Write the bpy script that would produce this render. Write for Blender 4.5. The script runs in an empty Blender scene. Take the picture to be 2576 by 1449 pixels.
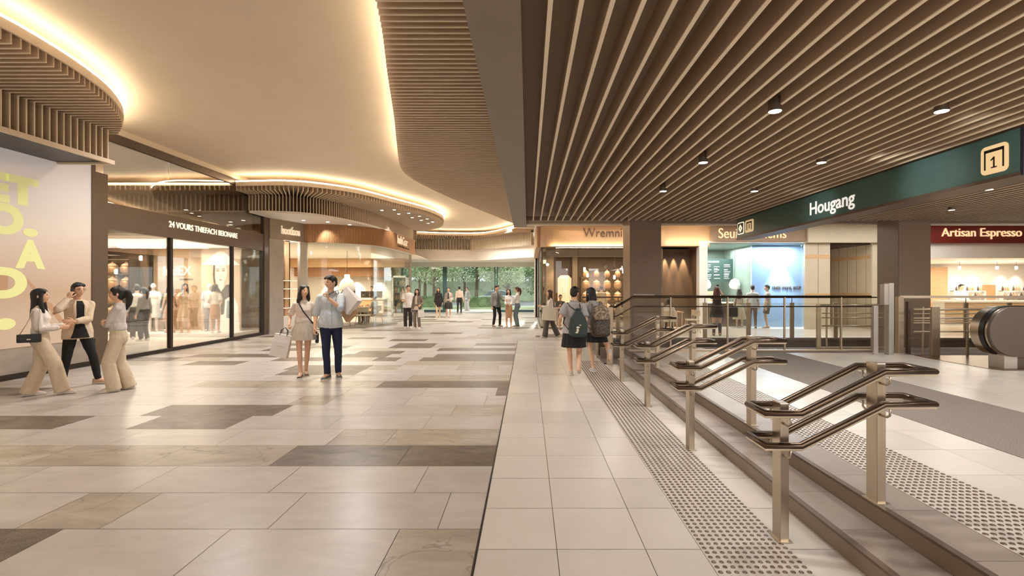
import bpy, bmesh, math, random
from mathutils import Vector, Matrix, noise
random.seed(11)
SC = bpy.context.scene
COL = SC.collection
R = math.radians

# ---------------- camera, world, big lights, exposure ----------------
cam_d = bpy.data.cameras.new('camera')
cam = bpy.data.objects.new('camera', cam_d)
COL.objects.link(cam)
cam.location = (0, 0, 1.6)
cam.rotation_euler = (R(90), 0, 0)
cam_d.sensor_width = 36
cam_d.lens = 36 * 1200 / 2576
cam_d.shift_x = -40 / 2576
cam_d.clip_end = 400
SC.camera = cam

world = bpy.data.worlds.new('daylight')
SC.world = world
world.use_nodes = True
wb = world.node_tree.nodes['Background']
wb.inputs['Color'].default_value = (0.93, 0.97, 1.0, 1)
wb.inputs['Strength'].default_value = 2.6

def lamp(name, kind, loc, energy, color, rot=(0, 0, 0), **kw):
    d = bpy.data.lights.new(name, kind)
    d.energy = energy
    d.color = color
    for k, v in kw.items():
        setattr(d, k, v)
    o = bpy.data.objects.new(name, d)
    o.location = loc
    o.rotation_euler = rot
    COL.objects.link(o)
    return o

WARM = (1.0, 0.985, 0.955)
WARMER = (1.0, 0.80, 0.56)
lamp('sun', 'SUN', (0, 60, 40), 6.0, (1, 0.95, 0.86), (R(-76), 0, R(-4)), angle=R(2))
# added hall fill: unseen lamps, this ceiling has no such fixtures
for hx, hy, hz, he in ((-7.4, -0.5, 4.5, 60), (-3.6, -0.5, 4.5, 60), (-5.0, 3.2, 5.0, 70), (-3.6, 8.2, 5.0, 400), (-6.4, 10.2, 5.0, 360), (-4.6, 12.8, 5.0, 560),
                       (-2.0, 18.6, 4.5, 300), (-1.9, 22.0, 5.0, 420), (-3.0, 25.4, 5.0, 420), (-3.2, 26.6, 4.9, 300), (-1.2, 25.6, 4.9, 300), (-4.4, 30.4, 3.25, 300), (-1.6, 30.4, 3.25, 300)):
    lamp('hall_fill', 'SPOT', (hx, hy, hz), he, WARM, (0, 0, 0), spot_size=R(150), spot_blend=0.6, shadow_soft_size=0.22)
lamp('concourse_fill', 'AREA', (5.5, -1.5, 3.1), 380, WARM, (0, 0, 0), shape='RECTANGLE', size=8, size_y=4)  # unseen fill panel added to light faces turned to the camera
for hx, hy in ((6.8, 2.6), (8.9, 2.6), (8.9, 5.2), (11.0, 4.0)):
    lamp('concourse_fill_spot', 'SPOT', (hx, hy, 3.1), 170, WARM, (R(25), 0, 0), spot_size=R(150), spot_blend=0.6, shadow_soft_size=0.1)  # unseen lamps added to brighten the column fronts and platform
lamp('back_fill', 'AREA', (0, -5.5, 2.6), 210, WARM, (R(78), 0, 0), shape='RECTANGLE', size=14, size_y=3)  # unseen fill panel added behind the camera
lamp('shopfront_light', 'AREA', (9, 16.4, 4.0), 330, WARM, (0, 0, 0), shape='RECTANGLE', size=14, size_y=2)

SC.view_settings.view_transform = 'Standard'
SC.view_settings.look = 'None'
SC.view_settings.gamma = 1
SC.view_settings.use_curve_mapping = False
SC.view_settings.exposure = 0.28
cy = SC.cycles
cy.use_denoising = True
cy.max_bounces = 9
cy.diffuse_bounces = 4
cy.glossy_bounces = 4
cy.transparent_max_bounces = 24
cy.transmission_bounces = 4
cy.caustics_reflective = False
cy.caustics_refractive = False
cy.sample_clamp_indirect = 6

# ---------------- materials ----------------
def s(r, g, b):
    f = lambda c: (c / 255 / 12.92) if c / 255 <= 0.04045 else ((c / 255 + 0.055) / 1.055) ** 2.4
    return (f(r), f(g), f(b), 1)

def mat(name, col, rough=0.5, metal=0.0, var=0.0, scale=4.0, stretch=(1, 1, 1), bump=0.0, bscale=60, spec=0.5, emit=None, es=0.0, coat=0.0, col2=None):
    m = bpy.data.materials.new(name)
    m.use_nodes = True
    nt = m.node_tree
    b = nt.nodes['Principled BSDF']
    b.inputs['Base Color'].default_value = col
    b.inputs['Roughness'].default_value = rough
    b.inputs['Metallic'].default_value = metal
    b.inputs['Specular IOR Level'].default_value = spec
    b.inputs['Coat Weight'].default_value = coat
    tc = nt.nodes.new('ShaderNodeTexCoord')
    mp = nt.nodes.new('ShaderNodeMapping')
    mp.inputs['Scale'].default_value = stretch
    nt.links.new(tc.outputs['Object'], mp.inputs['Vector'])
    if var or col2:
        n = nt.nodes.new('ShaderNodeTexNoise')
        n.inputs['Scale'].default_value = scale
        n.inputs['Detail'].default_value = 5
        nt.links.new(mp.outputs[0], n.inputs['Vector'])
        cr = nt.nodes.new('ShaderNodeValToRGB')
        c2 = col2 or tuple(max(0, c * (1 - var)) for c in col[:3]) + (1,)
        c1 = col if col2 else tuple(min(1, c * (1 + var)) for c in col[:3]) + (1,)
        cr.color_ramp.elements[0].position = 0.32
        cr.color_ramp.elements[1].position = 0.68
        cr.color_ramp.elements[0].color = c2
        cr.color_ramp.elements[1].color = c1
        nt.links.new(n.outputs['Fac'], cr.inputs[0])
        nt.links.new(cr.outputs[0], b.inputs['Base Color'])
    if bump:
        n2 = nt.nodes.new('ShaderNodeTexNoise')
        n2.inputs['Scale'].default_value = bscale
        n2.inputs['Detail'].default_value = 3
        nt.links.new(mp.outputs[0], n2.inputs['Vector'])
        bp = nt.nodes.new('ShaderNodeBump')
        bp.inputs['Strength'].default_value = bump
        bp.inputs['Distance'].default_value = 0.01
        nt.links.new(n2.outputs['Fac'], bp.inputs['Height'])
        nt.links.new(bp.outputs[0], b.inputs['Normal'])
    if emit:
        b.inputs['Emission Color'].default_value = emit
        b.inputs['Emission Strength'].default_value = es
    return m

def glass(name, tint=(0.93, 0.96, 0.95, 1), refl=0.06, rough=0.0):
    m = bpy.data.materials.new(name)
    m.use_nodes = True
    nt = m.node_tree
    nt.nodes.remove(nt.nodes['Principled BSDF'])
    out = nt.nodes['Material Output']
    t = nt.nodes.new('ShaderNodeBsdfTransparent')
    t.inputs[0].default_value = tint
    g = nt.nodes.new('ShaderNodeBsdfGlossy')
    g.inputs['Roughness'].default_value = rough
    lw = nt.nodes.new('ShaderNodeLayerWeight')
    lw.inputs[0].default_value = 0.25
    mu = nt.nodes.new('ShaderNodeMath')
    mu.operation = 'MULTIPLY_ADD'
    mu.inputs[1].default_value = 0.55
    mu.inputs[2].default_value = refl
    mu.use_clamp = True
    nt.links.new(lw.outputs['Fresnel'], mu.inputs[0])
    mx = nt.nodes.new('ShaderNodeMixShader')
    nt.links.new(mu.outputs[0], mx.inputs[0])
    nt.links.new(t.outputs[0], mx.inputs[1])
    nt.links.new(g.outputs[0], mx.inputs[2])
    nt.links.new(mx.outputs[0], out.inputs['Surface'])
    return m

def tile_mat(name, c1, c2, rough, scale, stretch, speck=0.0, vein=None, crack=False):
    """stone tile: clouds + fine speckle, offset per tile by the face attribute 'tint'"""
    m = bpy.data.materials.new(name)
    m.use_nodes = True
    nt = m.node_tree
    N, L = nt.nodes, nt.links
    b = N['Principled BSDF']
    b.inputs['Roughness'].default_value = rough
    b.inputs['Specular IOR Level'].default_value = 0.3
    at = N.new('ShaderNodeAttribute'); at.attribute_name = 'tint'
    tc = N.new('ShaderNodeTexCoord')
    mp = N.new('ShaderNodeMapping'); mp.inputs['Scale'].default_value = stretch
    mp.inputs['Rotation'].default_value = (0, 0, R(35))
    sc_ = N.new('ShaderNodeVectorMath'); sc_.operation = 'SCALE'; sc_.inputs['Scale'].default_value = 37.0
    cb = N.new('ShaderNodeCombineXYZ')
    L.new(at.outputs['Fac'], cb.inputs[2]); L.new(cb.outputs[0], sc_.inputs[0])
    ad = N.new('ShaderNodeVectorMath'); ad.operation = 'ADD'
    L.new(tc.outputs['Object'], ad.inputs[0]); L.new(sc_.outputs[0], ad.inputs[1]); L.new(ad.outputs[0], mp.inputs['Vector'])
    n = N.new('ShaderNodeTexNoise'); n.inputs['Scale'].default_value = scale; n.inputs['Detail'].default_value = 7; n.inputs['Roughness'].default_value = 0.6
    n.inputs['Distortion'].default_value = 0.6
    L.new(mp.outputs[0], n.inputs['Vector'])
    cr = N.new('ShaderNodeValToRGB')
    cr.color_ramp.elements[0].position = 0.3; cr.color_ramp.elements[0].color = c2
    cr.color_ramp.elements[1].position = 0.7; cr.color_ramp.elements[1].color = c1
    if vein:
        e = cr.color_ramp.elements.new(0.5); e.color = vein
    L.new(n.outputs['Fac'], cr.inputs[0])
    mr = N.new('ShaderNodeMapRange'); mr.inputs['To Min'].default_value = 0.93; mr.inputs['To Max'].default_value = 1.05
    L.new(at.outputs['Fac'], mr.inputs['Value'])
    mx = N.new('ShaderNodeVectorMath'); mx.operation = 'SCALE'
    L.new(cr.outputs[0], mx.inputs[0]); L.new(mr.outputs[0], mx.inputs['Scale'])
    last = mx.outputs[0]
    if crack:
        n3 = N.new('ShaderNodeTexNoise'); n3.inputs['Scale'].default_value = 1.1; n3.inputs['Detail'].default_value = 3; n3.inputs['Distortion'].default_value = 1.2
        L.new(ad.outputs[0], n3.inputs['Vector'])
        m4 = N.new('ShaderNodeMath'); m4.operation = 'SUBTRACT'; m4.inputs[1].default_value = 0.5; L.new(n3.outputs['Fac'], m4.inputs[0])
        m5 = N.new('ShaderNodeMath'); m5.operation = 'ABSOLUTE'; L.new(m4.outputs[0], m5.inputs[0])
        m6 = N.new('ShaderNodeMapRange'); m6.inputs['From Max'].default_value = 0.006; m6.inputs['To Min'].default_value = 0.62; m6.inputs['To Max'].default_value = 1.0
        L.new(m5.outputs[0], m6.inputs['Value'])
        m7 = N.new('ShaderNodeVectorMath'); m7.operation = 'SCALE'; L.new(last, m7.inputs[0]); L.new(m6.outputs[0], m7.inputs['Scale']); last = m7.outputs[0]
    if speck:
        n2 = N.new('ShaderNodeTexNoise'); n2.inputs['Scale'].default_value = 120; n2.inputs['Detail'].default_value = 2
        L.new(tc.outputs['Object'], n2.inputs['Vector'])
        m2 = N.new('ShaderNodeMapRange'); m2.inputs['From Min'].default_value = 0.35; m2.inputs['From Max'].default_value = 0.65
        m2.inputs['To Min'].default_value = 1 - speck; m2.inputs['To Max'].default_value = 1 + speck
        L.new(n2.outputs['Fac'], m2.inputs['Value'])
        m3 = N.new('ShaderNodeVectorMath'); m3.operation = 'SCALE'
        L.new(last, m3.inputs[0]); L.new(m2.outputs[0], m3.inputs['Scale']); last = m3.outputs[0]
    L.new(last, b.inputs['Base Color'])
    return m

M = {}
M['tile_light'] = tile_mat('pale limestone', s(193, 185, 178), s(176, 167, 159), 0.30, 2.2, (1, 2.2, 1))
M['tile_vein'] = tile_mat('veined marble', s(186, 177, 168), s(148, 138, 130), 0.30, 1.4, (1.0, 3.2, 1), vein=s(168, 155, 138), crack=True)
M['tile_dark'] = tile_mat('dark granite', s(126, 112, 98), s(76, 65, 55), 0.34, 3.0, (1, 1.6, 1), speck=0.5)
M['tile_cream'] = tile_mat('cream homogeneous tile', s(210, 201, 190), s(204, 194, 182), 0.26, 1.5, (1, 1, 1))
M['grout'] = mat('dark grout', s(120, 106, 94), 0.8)
M['step'] = tile_mat('grey step stone', s(158, 145, 134), s(146, 133, 122), 0.3, 2.0, (1, 1, 1))
M['riser'] = mat('brown riser stone', s(128, 110, 92), 0.35, var=0.06)
M['mat'] = mat('grey ribbed mat', s(132, 120, 110), 0.9, var=0.35, scale=90, bump=0.6, bscale=120)
M['stud'] = mat('tactile stud steel', s(120, 105, 92), 0.35, 0.7)
M['plaster'] = mat('warm plaster', s(232, 213, 187), 0.75, var=0.02, scale=1.2)
M['white'] = mat('off white paint', s(236, 226, 212), 0.6, var=0.015)
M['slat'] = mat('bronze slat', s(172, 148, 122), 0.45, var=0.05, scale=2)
M['slat_edge'] = mat('lit slat edge', s(240, 222, 196), 0.5)  # pale colour paints the light caught along slat edges
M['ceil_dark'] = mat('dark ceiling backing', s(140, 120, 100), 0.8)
M['beam'] = mat('taupe beam cladding', s(130, 116, 100), 0.5, var=0.03)
M['wood'] = mat('oak slat', s(208, 184, 156), 0.5, var=0.08, scale=3, stretch=(1, 8, 8))
M['wood_fascia'] = mat('walnut fluted panel', s(172, 126, 84), 0.5, var=0.1, scale=3, stretch=(6, 6, 1))
M['wood_light'] = mat('light oak veneer', s(204, 164, 120), 0.5, var=0.08, scale=2, stretch=(1, 1, 8))
M['led'] = mat('warm LED lens', s(255, 236, 200), 0.5, emit=(1.0, 0.86, 0.64, 1), es=19)
M['lamp'] = mat('downlight lens', s(255, 240, 215), 0.5, emit=(1.0, 0.88, 0.7, 1), es=14)
M['bronze'] = mat('dark bronze', s(108, 92, 78), 0.4, 0.5, var=0.05)
M['bronze_dark'] = mat('black bronze', s(52, 42, 36), 0.4, 0.4)
M['stone_plinth'] = mat('grey marble plinth', s(150, 138, 126), 0.25, var=0.25, scale=1.6, stretch=(1, 1, 2))
M['steel'] = mat('brushed steel', s(190, 176, 158), 0.28, 1.0, var=0.05, scale=3, stretch=(30, 30, 1))
M['rail'] = mat('bronze handrail', s(96, 80, 66), 0.3, 1.0)
M['rail_under'] = mat('pale rail underside', s(216, 198, 174), 0.35, 0.3)
M['black'] = mat('black rubber', s(24, 20, 18), 0.35)
M['glass'] = glass('clear glass', refl=0.03)
M['glass_shop'] = glass('shopfront glass', (0.94, 0.94, 0.92, 1), 0.05)
M['glass_upper'] = glass('upper shopfront glass', (0.8, 0.77, 0.72, 1), 0.10)
M['glass_rail'] = glass('balustrade glass', (0.95, 0.95, 0.93, 1), 0.02)
M['column'] = mat('dark brown column cladding', s(140, 119, 100), 0.5, var=0.04)
M['column_side'] = mat('bronze column edge', s(170, 144, 116), 0.4, 0.2)
M['letters'] = mat('lit sign letters', s(255, 238, 208), 0.5, emit=(1.0, 0.86, 0.62, 1), es=0.9)
M['letters_soft'] = mat('softly lit letters', s(255, 236, 204), 0.5, emit=(1.0, 0.86, 0.64, 1), es=0.35)
M['letters_gold'] = mat('gold outlined letters', s(240, 200, 150), 0.4, emit=(1.0, 0.72, 0.42, 1), es=0.6)
M['letters_white'] = mat('white sign letters', s(250, 244, 236), 0.5, emit=(1, 0.95, 0.88, 1), es=0.5)
M['letters_dark'] = mat('dark sign letters', s(90, 62, 44), 0.5)
M['teal'] = mat('teal sign face', s(74, 104, 98), 0.35, var=0.03)
M['navy'] = mat('navy end cap', s(28, 34, 52), 0.5)
M['red'] = mat('dark red fascia', s(112, 26, 18), 0.5)
M['tile_wall'] = mat('beige wall panel', s(198, 183, 160), 0.5, var=0.03)
M['blue'] = mat('blue lit panel', s(158, 186, 228), 0.4, col2=s(150, 180, 214), scale=0.6)
M['teal_wall'] = mat('sage wall', s(110, 128, 120), 0.5, var=0.05)
M['menu'] = mat('dark green menu board', s(48, 70, 66), 0.4)
M['shop_dark'] = mat('dark walnut wall', s(112, 88, 66), 0.5, var=0.1, scale=2, stretch=(4, 4, 1))
M['shop_grey'] = mat('taupe shop wall', s(160, 144, 126), 0.6, var=0.04)
M['shop_white'] = mat('white shop interior', s(240, 234, 224), 0.5)
M['gold'] = mat('copper lantern', s(206, 150, 104), 0.35, 0.6, emit=(1.0, 0.62, 0.3, 1), es=0.25)
M['copper_floor'] = mat('bronze landing plate', s(128, 98, 72), 0.25, 0.8, var=0.1, scale=1)
M['escalator'] = mat('dark escalator skirt', s(104, 92, 82), 0.4, 0.5)
M['asphalt'] = mat('asphalt', s(120, 120, 118), 0.9, var=0.1)
M['paving'] = mat('outdoor paving', s(200, 196, 186), 0.8, var=0.06)
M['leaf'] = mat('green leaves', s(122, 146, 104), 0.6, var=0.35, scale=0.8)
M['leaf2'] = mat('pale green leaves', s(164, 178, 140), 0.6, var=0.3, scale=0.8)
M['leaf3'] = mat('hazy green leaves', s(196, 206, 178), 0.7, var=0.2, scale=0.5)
M['bark'] = mat('bark', s(110, 98, 84), 0.9, var=0.2)
M['mullion'] = mat('dark green mullion', s(58, 84, 82), 0.4, 0.3)

# ---------------- mesh helpers ----------------
class MB:
    def __init__(self):
        self.v, self.f, self.m = [], [], []
    def add(self, vs, fs, mi=0):
        o = len(self.v)
        self.v += [tuple(p) for p in vs]
        self.f += [tuple(i + o for i in q) for q in fs]
        self.m += [mi] * len(fs)
        return self
    def box(self, x0, y0, z0, x1, y1, z1, mi=0, T=None):
        if x0 > x1: x0, x1 = x1, x0
        if y0 > y1: y0, y1 = y1, y0
        if z0 > z1: z0, z1 = z1, z0
        vs = [(x0, y0, z0), (x1, y0, z0), (x1, y1, z0), (x0, y1, z0), (x0, y0, z1), (x1, y0, z1), (x1, y1, z1), (x0, y1, z1)]
        if T is not None: vs = [T @ Vector(p) for p in vs]
        return self.add(vs, [(0, 3, 2, 1), (4, 5, 6, 7), (0, 1, 5, 4), (1, 2, 6, 5), (2, 3, 7, 6), (3, 0, 4, 7)], mi)
    def quad(self, a, b, c, d, mi=0):
        return self.add([a, b, c, d], [(0, 1, 2, 3)], mi)
    def bar(self, p, q, w, h, mi=0, up=(0, 0, 1)):
        p, q = Vector(p), Vector(q)
        d = (q - p).normalized()
        u = Vector(up)
        if abs(d.dot(u)) > 0.99: u = Vector((0, 1, 0))
        r = d.cross(u).normalized() * w / 2
        u = r.cross(d).normalized() * h / 2
        vs = [p - r - u, p + r - u, p + r + u, p - r + u, q - r - u, q + r - u, q + r + u, q - r + u]
        return self.add(vs, [(0, 1, 2, 3), (7, 6, 5, 4), (0, 4, 5, 1), (1, 5, 6, 2), (2, 6, 7, 3), (3, 7, 4, 0)], mi)
    def tube(self, pts, r, n=8, mi=0, closed=False, sx=1.0, sz=1.0):
        """round tube along a polyline, r a number or one per point"""
        P = [Vector(p) for p in pts]
        rs = r if isinstance(r, (list, tuple)) else [r] * len(P)
        rings, k = [], len(P)
        u = None
        for i in range(k):
            if closed: d = (P[(i + 1) % k] - P[i - 1])
            else: d = P[min(i + 1, k - 1)] - P[max(i - 1, 0)]
            d = d.normalized() if d.length > 1e-9 else Vector((0, 0, 1))
            if u is None:
                u = Vector((0, 0, 1)) if abs(d.z) < 0.9 else Vector((1, 0, 0))
            x = d.cross(u)
            if x.length < 1e-6: x = d.cross(Vector((0, 1, 0)))
            x.normalize(); u = x.cross(d).normalized()
            rings.append([P[i] + x * (math.cos(2 * math.pi * j / n) * rs[i] * sx) + u * (math.sin(2 * math.pi * j / n) * rs[i] * sz) for j in range(n)])
        return self.loft(rings, mi, closed)
    def loft(self, rings, mi=0, closed=False, cap=True):
        n, k = len(rings[0]), len(rings)
        vs = [p for rg in rings for p in rg]
        fs = []
        for i in range(k if closed else k - 1):
            a, b = i * n, ((i + 1) % k) * n
            for j in range(n):
                j2 = (j + 1) % n
                fs.append((a + j, a + j2, b + j2, b + j))
        if cap and not closed:
            fs.append(tuple(range(n - 1, -1, -1)))
            fs.append(tuple(range((k - 1) * n, k * n)))
        return self.add(vs, fs, mi)
    def lathe(self, prof, c=(0, 0, 0), n=16, mi=0, T=None):
        rings = []
        for r, z in prof:
            rg = [Vector((c[0] + r * math.cos(2 * math.pi * j / n), c[1] + r * math.sin(2 * math.pi * j / n), c[2] + z)) for j in range(n)]
            rings.append([T @ p for p in rg] if T is not None else rg)
        return self.loft(rings, mi)
    def ell(self, c, rx, ry, rz, n=12, k=8, mi=0, T=None):
        prof = []
        rings = []
        for i in range(k + 1):
            t = -math.pi / 2 + math.pi * i / k
            cr, z = max(math.cos(t), 0.02), math.sin(t)
            rg = [Vector((rx * cr * math.cos(2 * math.pi * j / n), ry * cr * math.sin(2 * math.pi * j / n), rz * z)) for j in range(n)]
            if T is not None: rg = [T @ p for p in rg]
            rings.append([p + Vector(c) for p in rg])
        return self.loft(rings, mi)
    def prism(self, poly, z0, z1, mi=0):
        """polygon in plan, extruded up"""
        n = len(poly)
        ar = sum(poly[i][0] * poly[(i + 1) % n][1] - poly[(i + 1) % n][0] * poly[i][1] for i in range(n))
        if ar < 0: poly = poly[::-1]
        vs = [(x, y, z0) for x, y in poly] + [(x, y, z1) for x, y in poly]
        fs = [tuple(range(n - 1, -1, -1)), tuple(range(n, 2 * n))] + [(i, (i + 1) % n, n + (i + 1) % n, n + i) for i in range(n)]
        return self.add(vs, fs, mi)
    def prism_y(self, poly, y0, y1, mi=0):
        """polygon in x-z, extruded along y"""
        n = len(poly)
        ar = sum(poly[i][0] * poly[(i + 1) % n][1] - poly[(i + 1) % n][0] * poly[i][1] for i in range(n))
        if ar < 0: poly = poly[::-1]
        vs = [(x, y0, z) for x, z in poly] + [(x, y1, z) for x, z in poly]
        fs = [tuple(range(n)), tuple(range(2 * n - 1, n - 1, -1))] + [(n + i, n + (i + 1) % n, (i + 1) % n, i) for i in range(n)]
        return self.add(vs, fs, mi)
    def wallstrip(self, pts, z0, z1, th, mi=0):
        """a vertical band of thickness th following a plan polyline"""
        P = [Vector((p[0], p[1])) for p in pts]
        n = len(P)
        A, B = [], []
        for i in range(n):
            d = (P[min(i + 1, n - 1)] - P[max(i - 1, 0)]).normalized()
            nr = Vector((-d.y, d.x)) * th / 2
            A.append(P[i] + nr); B.append(P[i] - nr)
        rings = [[(A[i].x, A[i].y, z0), (B[i].x, B[i].y, z0), (B[i].x, B[i].y, z1), (A[i].x, A[i].y, z1)] for i in range(n)]
        return self.loft(rings, mi)
    def build(self, name, mats, parent=None, smooth=False, bevel=0.0, loc=None):
        me = bpy.data.meshes.new(name)
        me.from_pydata(self.v, [], self.f)
        if not isinstance(mats, (list, tuple)): mats = [mats]
        for m in mats: me.materials.append(m)
        if len(mats) > 1: me.polygons.foreach_set('material_index', self.m)
        bm = bmesh.new(); bm.from_mesh(me)
        bmesh.ops.recalc_face_normals(bm, faces=bm.faces)
        bm.to_mesh(me); bm.free()
        if smooth: me.polygons.foreach_set('use_smooth', [True] * len(me.polygons))
        o = bpy.data.objects.new(name, me)
        COL.objects.link(o)
        if loc is not None: o.location = loc
        if parent is not None: o.parent = parent
        if bevel:
            b = o.modifiers.new('bevel', 'BEVEL'); b.width = bevel; b.segments = 2; b.limit_method = 'ANGLE'
        return o

def smooth_angle(o, ang=40):
    me = o.data
    me.polygons.foreach_set('use_smooth', [True] * len(me.polygons))
    bm = bmesh.new(); bm.from_mesh(me)
    for e in bm.edges:
        if len(e.link_faces) == 2 and e.calc_face_angle(0) > R(ang): e.smooth = False
    bm.to_mesh(me); bm.free()
    return o

def tag(o, label, cat, group=None, kind=None):
    o['label'] = label
    o['category'] = cat
    if group: o['group'] = group
    if kind: o['kind'] = kind
    return o

def struct(o):
    o['kind'] = 'structure'
    return o

def thing(name, label, cat, loc=(0, 0, 0), rz=0.0, group=None):
    o = bpy.data.objects.new(name, None)
    o.empty_display_size = 0.1
    o.location = tuple(loc) + (0,) * (3 - len(loc))
    o.rotation_euler = (0, 0, rz)
    COL.objects.link(o)
    return tag(o, label, cat, group)

def copy_tree(o, parent=None):
    c = o.copy()
    COL.objects.link(c)
    if parent is not None: c.parent = parent
    for ch in o.children: copy_tree(ch, c)
    return c

def text(name, body, w, h, loc, rot, m, parent=None, extrude=0.01, bold=0.0, x_anchor='L', y_fit=True, shear=0.0):
    """writing as solid letters, scaled to width w and height h (metres); loc is its lower left corner"""
    cu = bpy.data.curves.new(name, 'FONT')
    cu.body = body
    cu.size = 1
    cu.extrude = 0.02
    cu.offset = bold
    cu.shear = shear
    cu.resolution_u = 6
    t = bpy.data.objects.new(name + '_tmp', cu)
    COL.objects.link(t)
    dg = bpy.context.evaluated_depsgraph_get()
    me = bpy.data.meshes.new_from_object(t.evaluated_get(dg))
    bpy.data.objects.remove(t)
    xs = [v.co.x for v in me.vertices]; ys = [v.co.y for v in me.vertices]
    x0, x1, y0, y1 = min(xs), max(xs), min(ys), max(ys)
    fx, fy = w / (x1 - x0), h / (y1 - y0)
    for v in me.vertices:
        v.co = ((v.co.x - x0) * fx, (v.co.y - y0) * fy, v.co.z / 0.02 * extrude)
    me.name = name
    me.materials.clear(); me.materials.append(m)
    o = bpy.data.objects.new(name, me)
    COL.objects.link(o)
    o.location = loc
    o.rotation_euler = rot
    if parent is not None: o.parent = parent
    return o

FRONT = (R(90), 0, 0)          # writing on a wall that faces the camera
ON_LEFT = (R(90), 0, R(90))    # writing on the left wall, read from the hall
ON_SIGN = (R(90), 0, R(-90))   # writing on a face turned to the left

def resample(pts, n):
    P = [Vector(p) for p in pts]
    # Catmull-Rom then even spacing
    Q = []
    for i in range(len(P) - 1):
        p0, p1, p2, p3 = P[max(i - 1, 0)], P[i], P[i + 1], P[min(i + 2, len(P) - 1)]
        for k in range(12):
            t = k / 12
            Q.append(0.5 * ((2 * p1) + (p2 - p0) * t + (2 * p0 - 5 * p1 + 4 * p2 - p3) * t * t + (3 * p1 - p0 - 3 * p2 + p3) * t ** 3))
    Q.append(P[-1])
    L = [0]
    for a, b in zip(Q, Q[1:]): L.append(L[-1] + (b - a).length)
    out, j = [], 0
    for i in range(n):
        d = L[-1] * i / (n - 1)
        while j < len(L) - 2 and L[j + 1] < d: j += 1
        t = (d - L[j]) / max(L[j + 1] - L[j], 1e-9)
        out.append(Q[j].lerp(Q[j + 1], min(1, max(0, t))))
    return out


# ---------------- floors ----------------
ROWS = {  # row: (x0, x1, stone) read from the floor pattern; rows are 0.56 m deep from y = 3.166
    -1: [(-5.3, -4.2, 2), (-4.2, -3.08, 2), (-3.08, -1.97, 0), (-1.97, -0.85, 0), (-0.85, -0.31, 1)],
    0: [(-4.5, -3.41, 0), (-3.41, -2.85, 1), (-2.85, -1.73, 0), (-1.73, -0.6, 0), (-0.6, -0.31, 0)],
    1: [(-5.4, -4.27, 0), (-4.27, -3.13, 0), (-3.13, -2.03, 0), (-2.03, -0.89, 0), (-0.89, -0.31, 0)],
    2: [(-6.8, -5.7, 1), (-5.7, -4.57, 1), (-4.57, -3.45, 1), (-3.45, -2.33, 1), (-2.33, -1.18, 2), (-1.18, -0.31, 2)],
    3: [(-5.4, -4.3, 0), (-4.3, -3.18, 0), (-3.18, -2.06, 0), (-2.06, -1.47, 1), (-1.47, -0.31, 1)],
    4: [(-6.6, -5.4, 2), (-5.4, -4.56, 0), (-4.56, -3.44, 2), (-3.44, -2.3, 0), (-2.3, -1.2, 0), (-1.2, -0.31, 0)],
    5: [(-5.98, -4.86, 0), (-4.86, -4.0, 2), (-4.0, -3.2, 2), (-3.2, -2.1, 0), (-2.1, -0.97, 0), (-0.97, -0.31, 1)],
    6: [(-9.05, -7.95, 2), (-7.95, -7.0, 0), (-4.4, -3.3, 0), (-3.3, -2.8, 1), (-2.8, -1.7, 0), (-1.7, -0.6, 0), (-0.6, -0.31, 0)],
    7: [(-9.05, -8.2, 2), (-8.2, -7.6, 2), (-3.9, -2.8, 0), (-2.8, -1.6, 0), (-1.6, -0.48, 0), (-0.48, -0.31, 2)],
    8: [(-5.5, -4.4, 1), (-4.4, -3.4, 1), (-3.4, -2.45, 1), (-2.45, -1.3, 2), (-1.3, -0.31, 2)],
    9: [(-3.2, -2.1, 0), (-2.1, -1.2, 1), (-1.2, -0.31, 1)],
    10: [(-5.8, -4.66, 0), (-4.66, -3.95, 2), (-3.95, -3.2, 2), (-3.2, -2.1, 0)],
    11: [(-4.8, -4.0, 2), (-4.0, -3.2, 2), (-3.2, -2.6, 1), (-1.4, -0.6, 1)],
    12: [(-7.2, -6.1, 2), (-2.6, -1.5, 1)], 13: [(-9.0, -7.9, 2), (-3.4, -2.9, 2), (-2.4, -0.31, 2)],
    14: [(-6.9, -5.8, 2), (-4.4, -3.3, 2)], 15: [(-8.4, -7.3, 1), (-4.2, -3.1, 2)],
}
rng = random.Random(5)
fl = MB()
tints = []
def put_tile(x0, x1, y0, y1, k):
    g = 0.0022
    if x1 - x0 < 0.03: return
    fl.quad((x0 + g, y0 + g, 0), (x1 - g, y0 + g, 0), (x1 - g, y1 - g, 0), (x0 + g, y1 - g, 0), k)
    tints.append(rng.random())
def fill(x0, x1, y0, y1, r):
    x = x0
    first = True
    while x < x1 - 0.01:
        w = 1.12 if not first else rng.choice([0.35, 0.6, 0.85, 1.12])
        first = False
        e = min(x + w, x1)
        u = rng.random()
        k = 0
        if r > 11:
            k = 2 if u < 0.15 else (1 if u < 0.31 else 0)
        elif u > 0.94: k = 1
        put_tile(x, e, y0, y1, k)
        x = e
for r in range(-17, 51):
    y0, y1 = 3.166 + 0.56 * r, 3.166 + 0.56 * (r + 1)
    xr = -0.31 if y1 < 14.4 else (1.62 if y1 < 19 else 0.42)
    x = -9.05
    for a, b, k in ROWS.get(r, []):
        fill(x, a, y0, y1, r)
        put_tile(a, b, y0, y1, k)
        x = b
    fill(x, xr, y0, y1, r)
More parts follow.
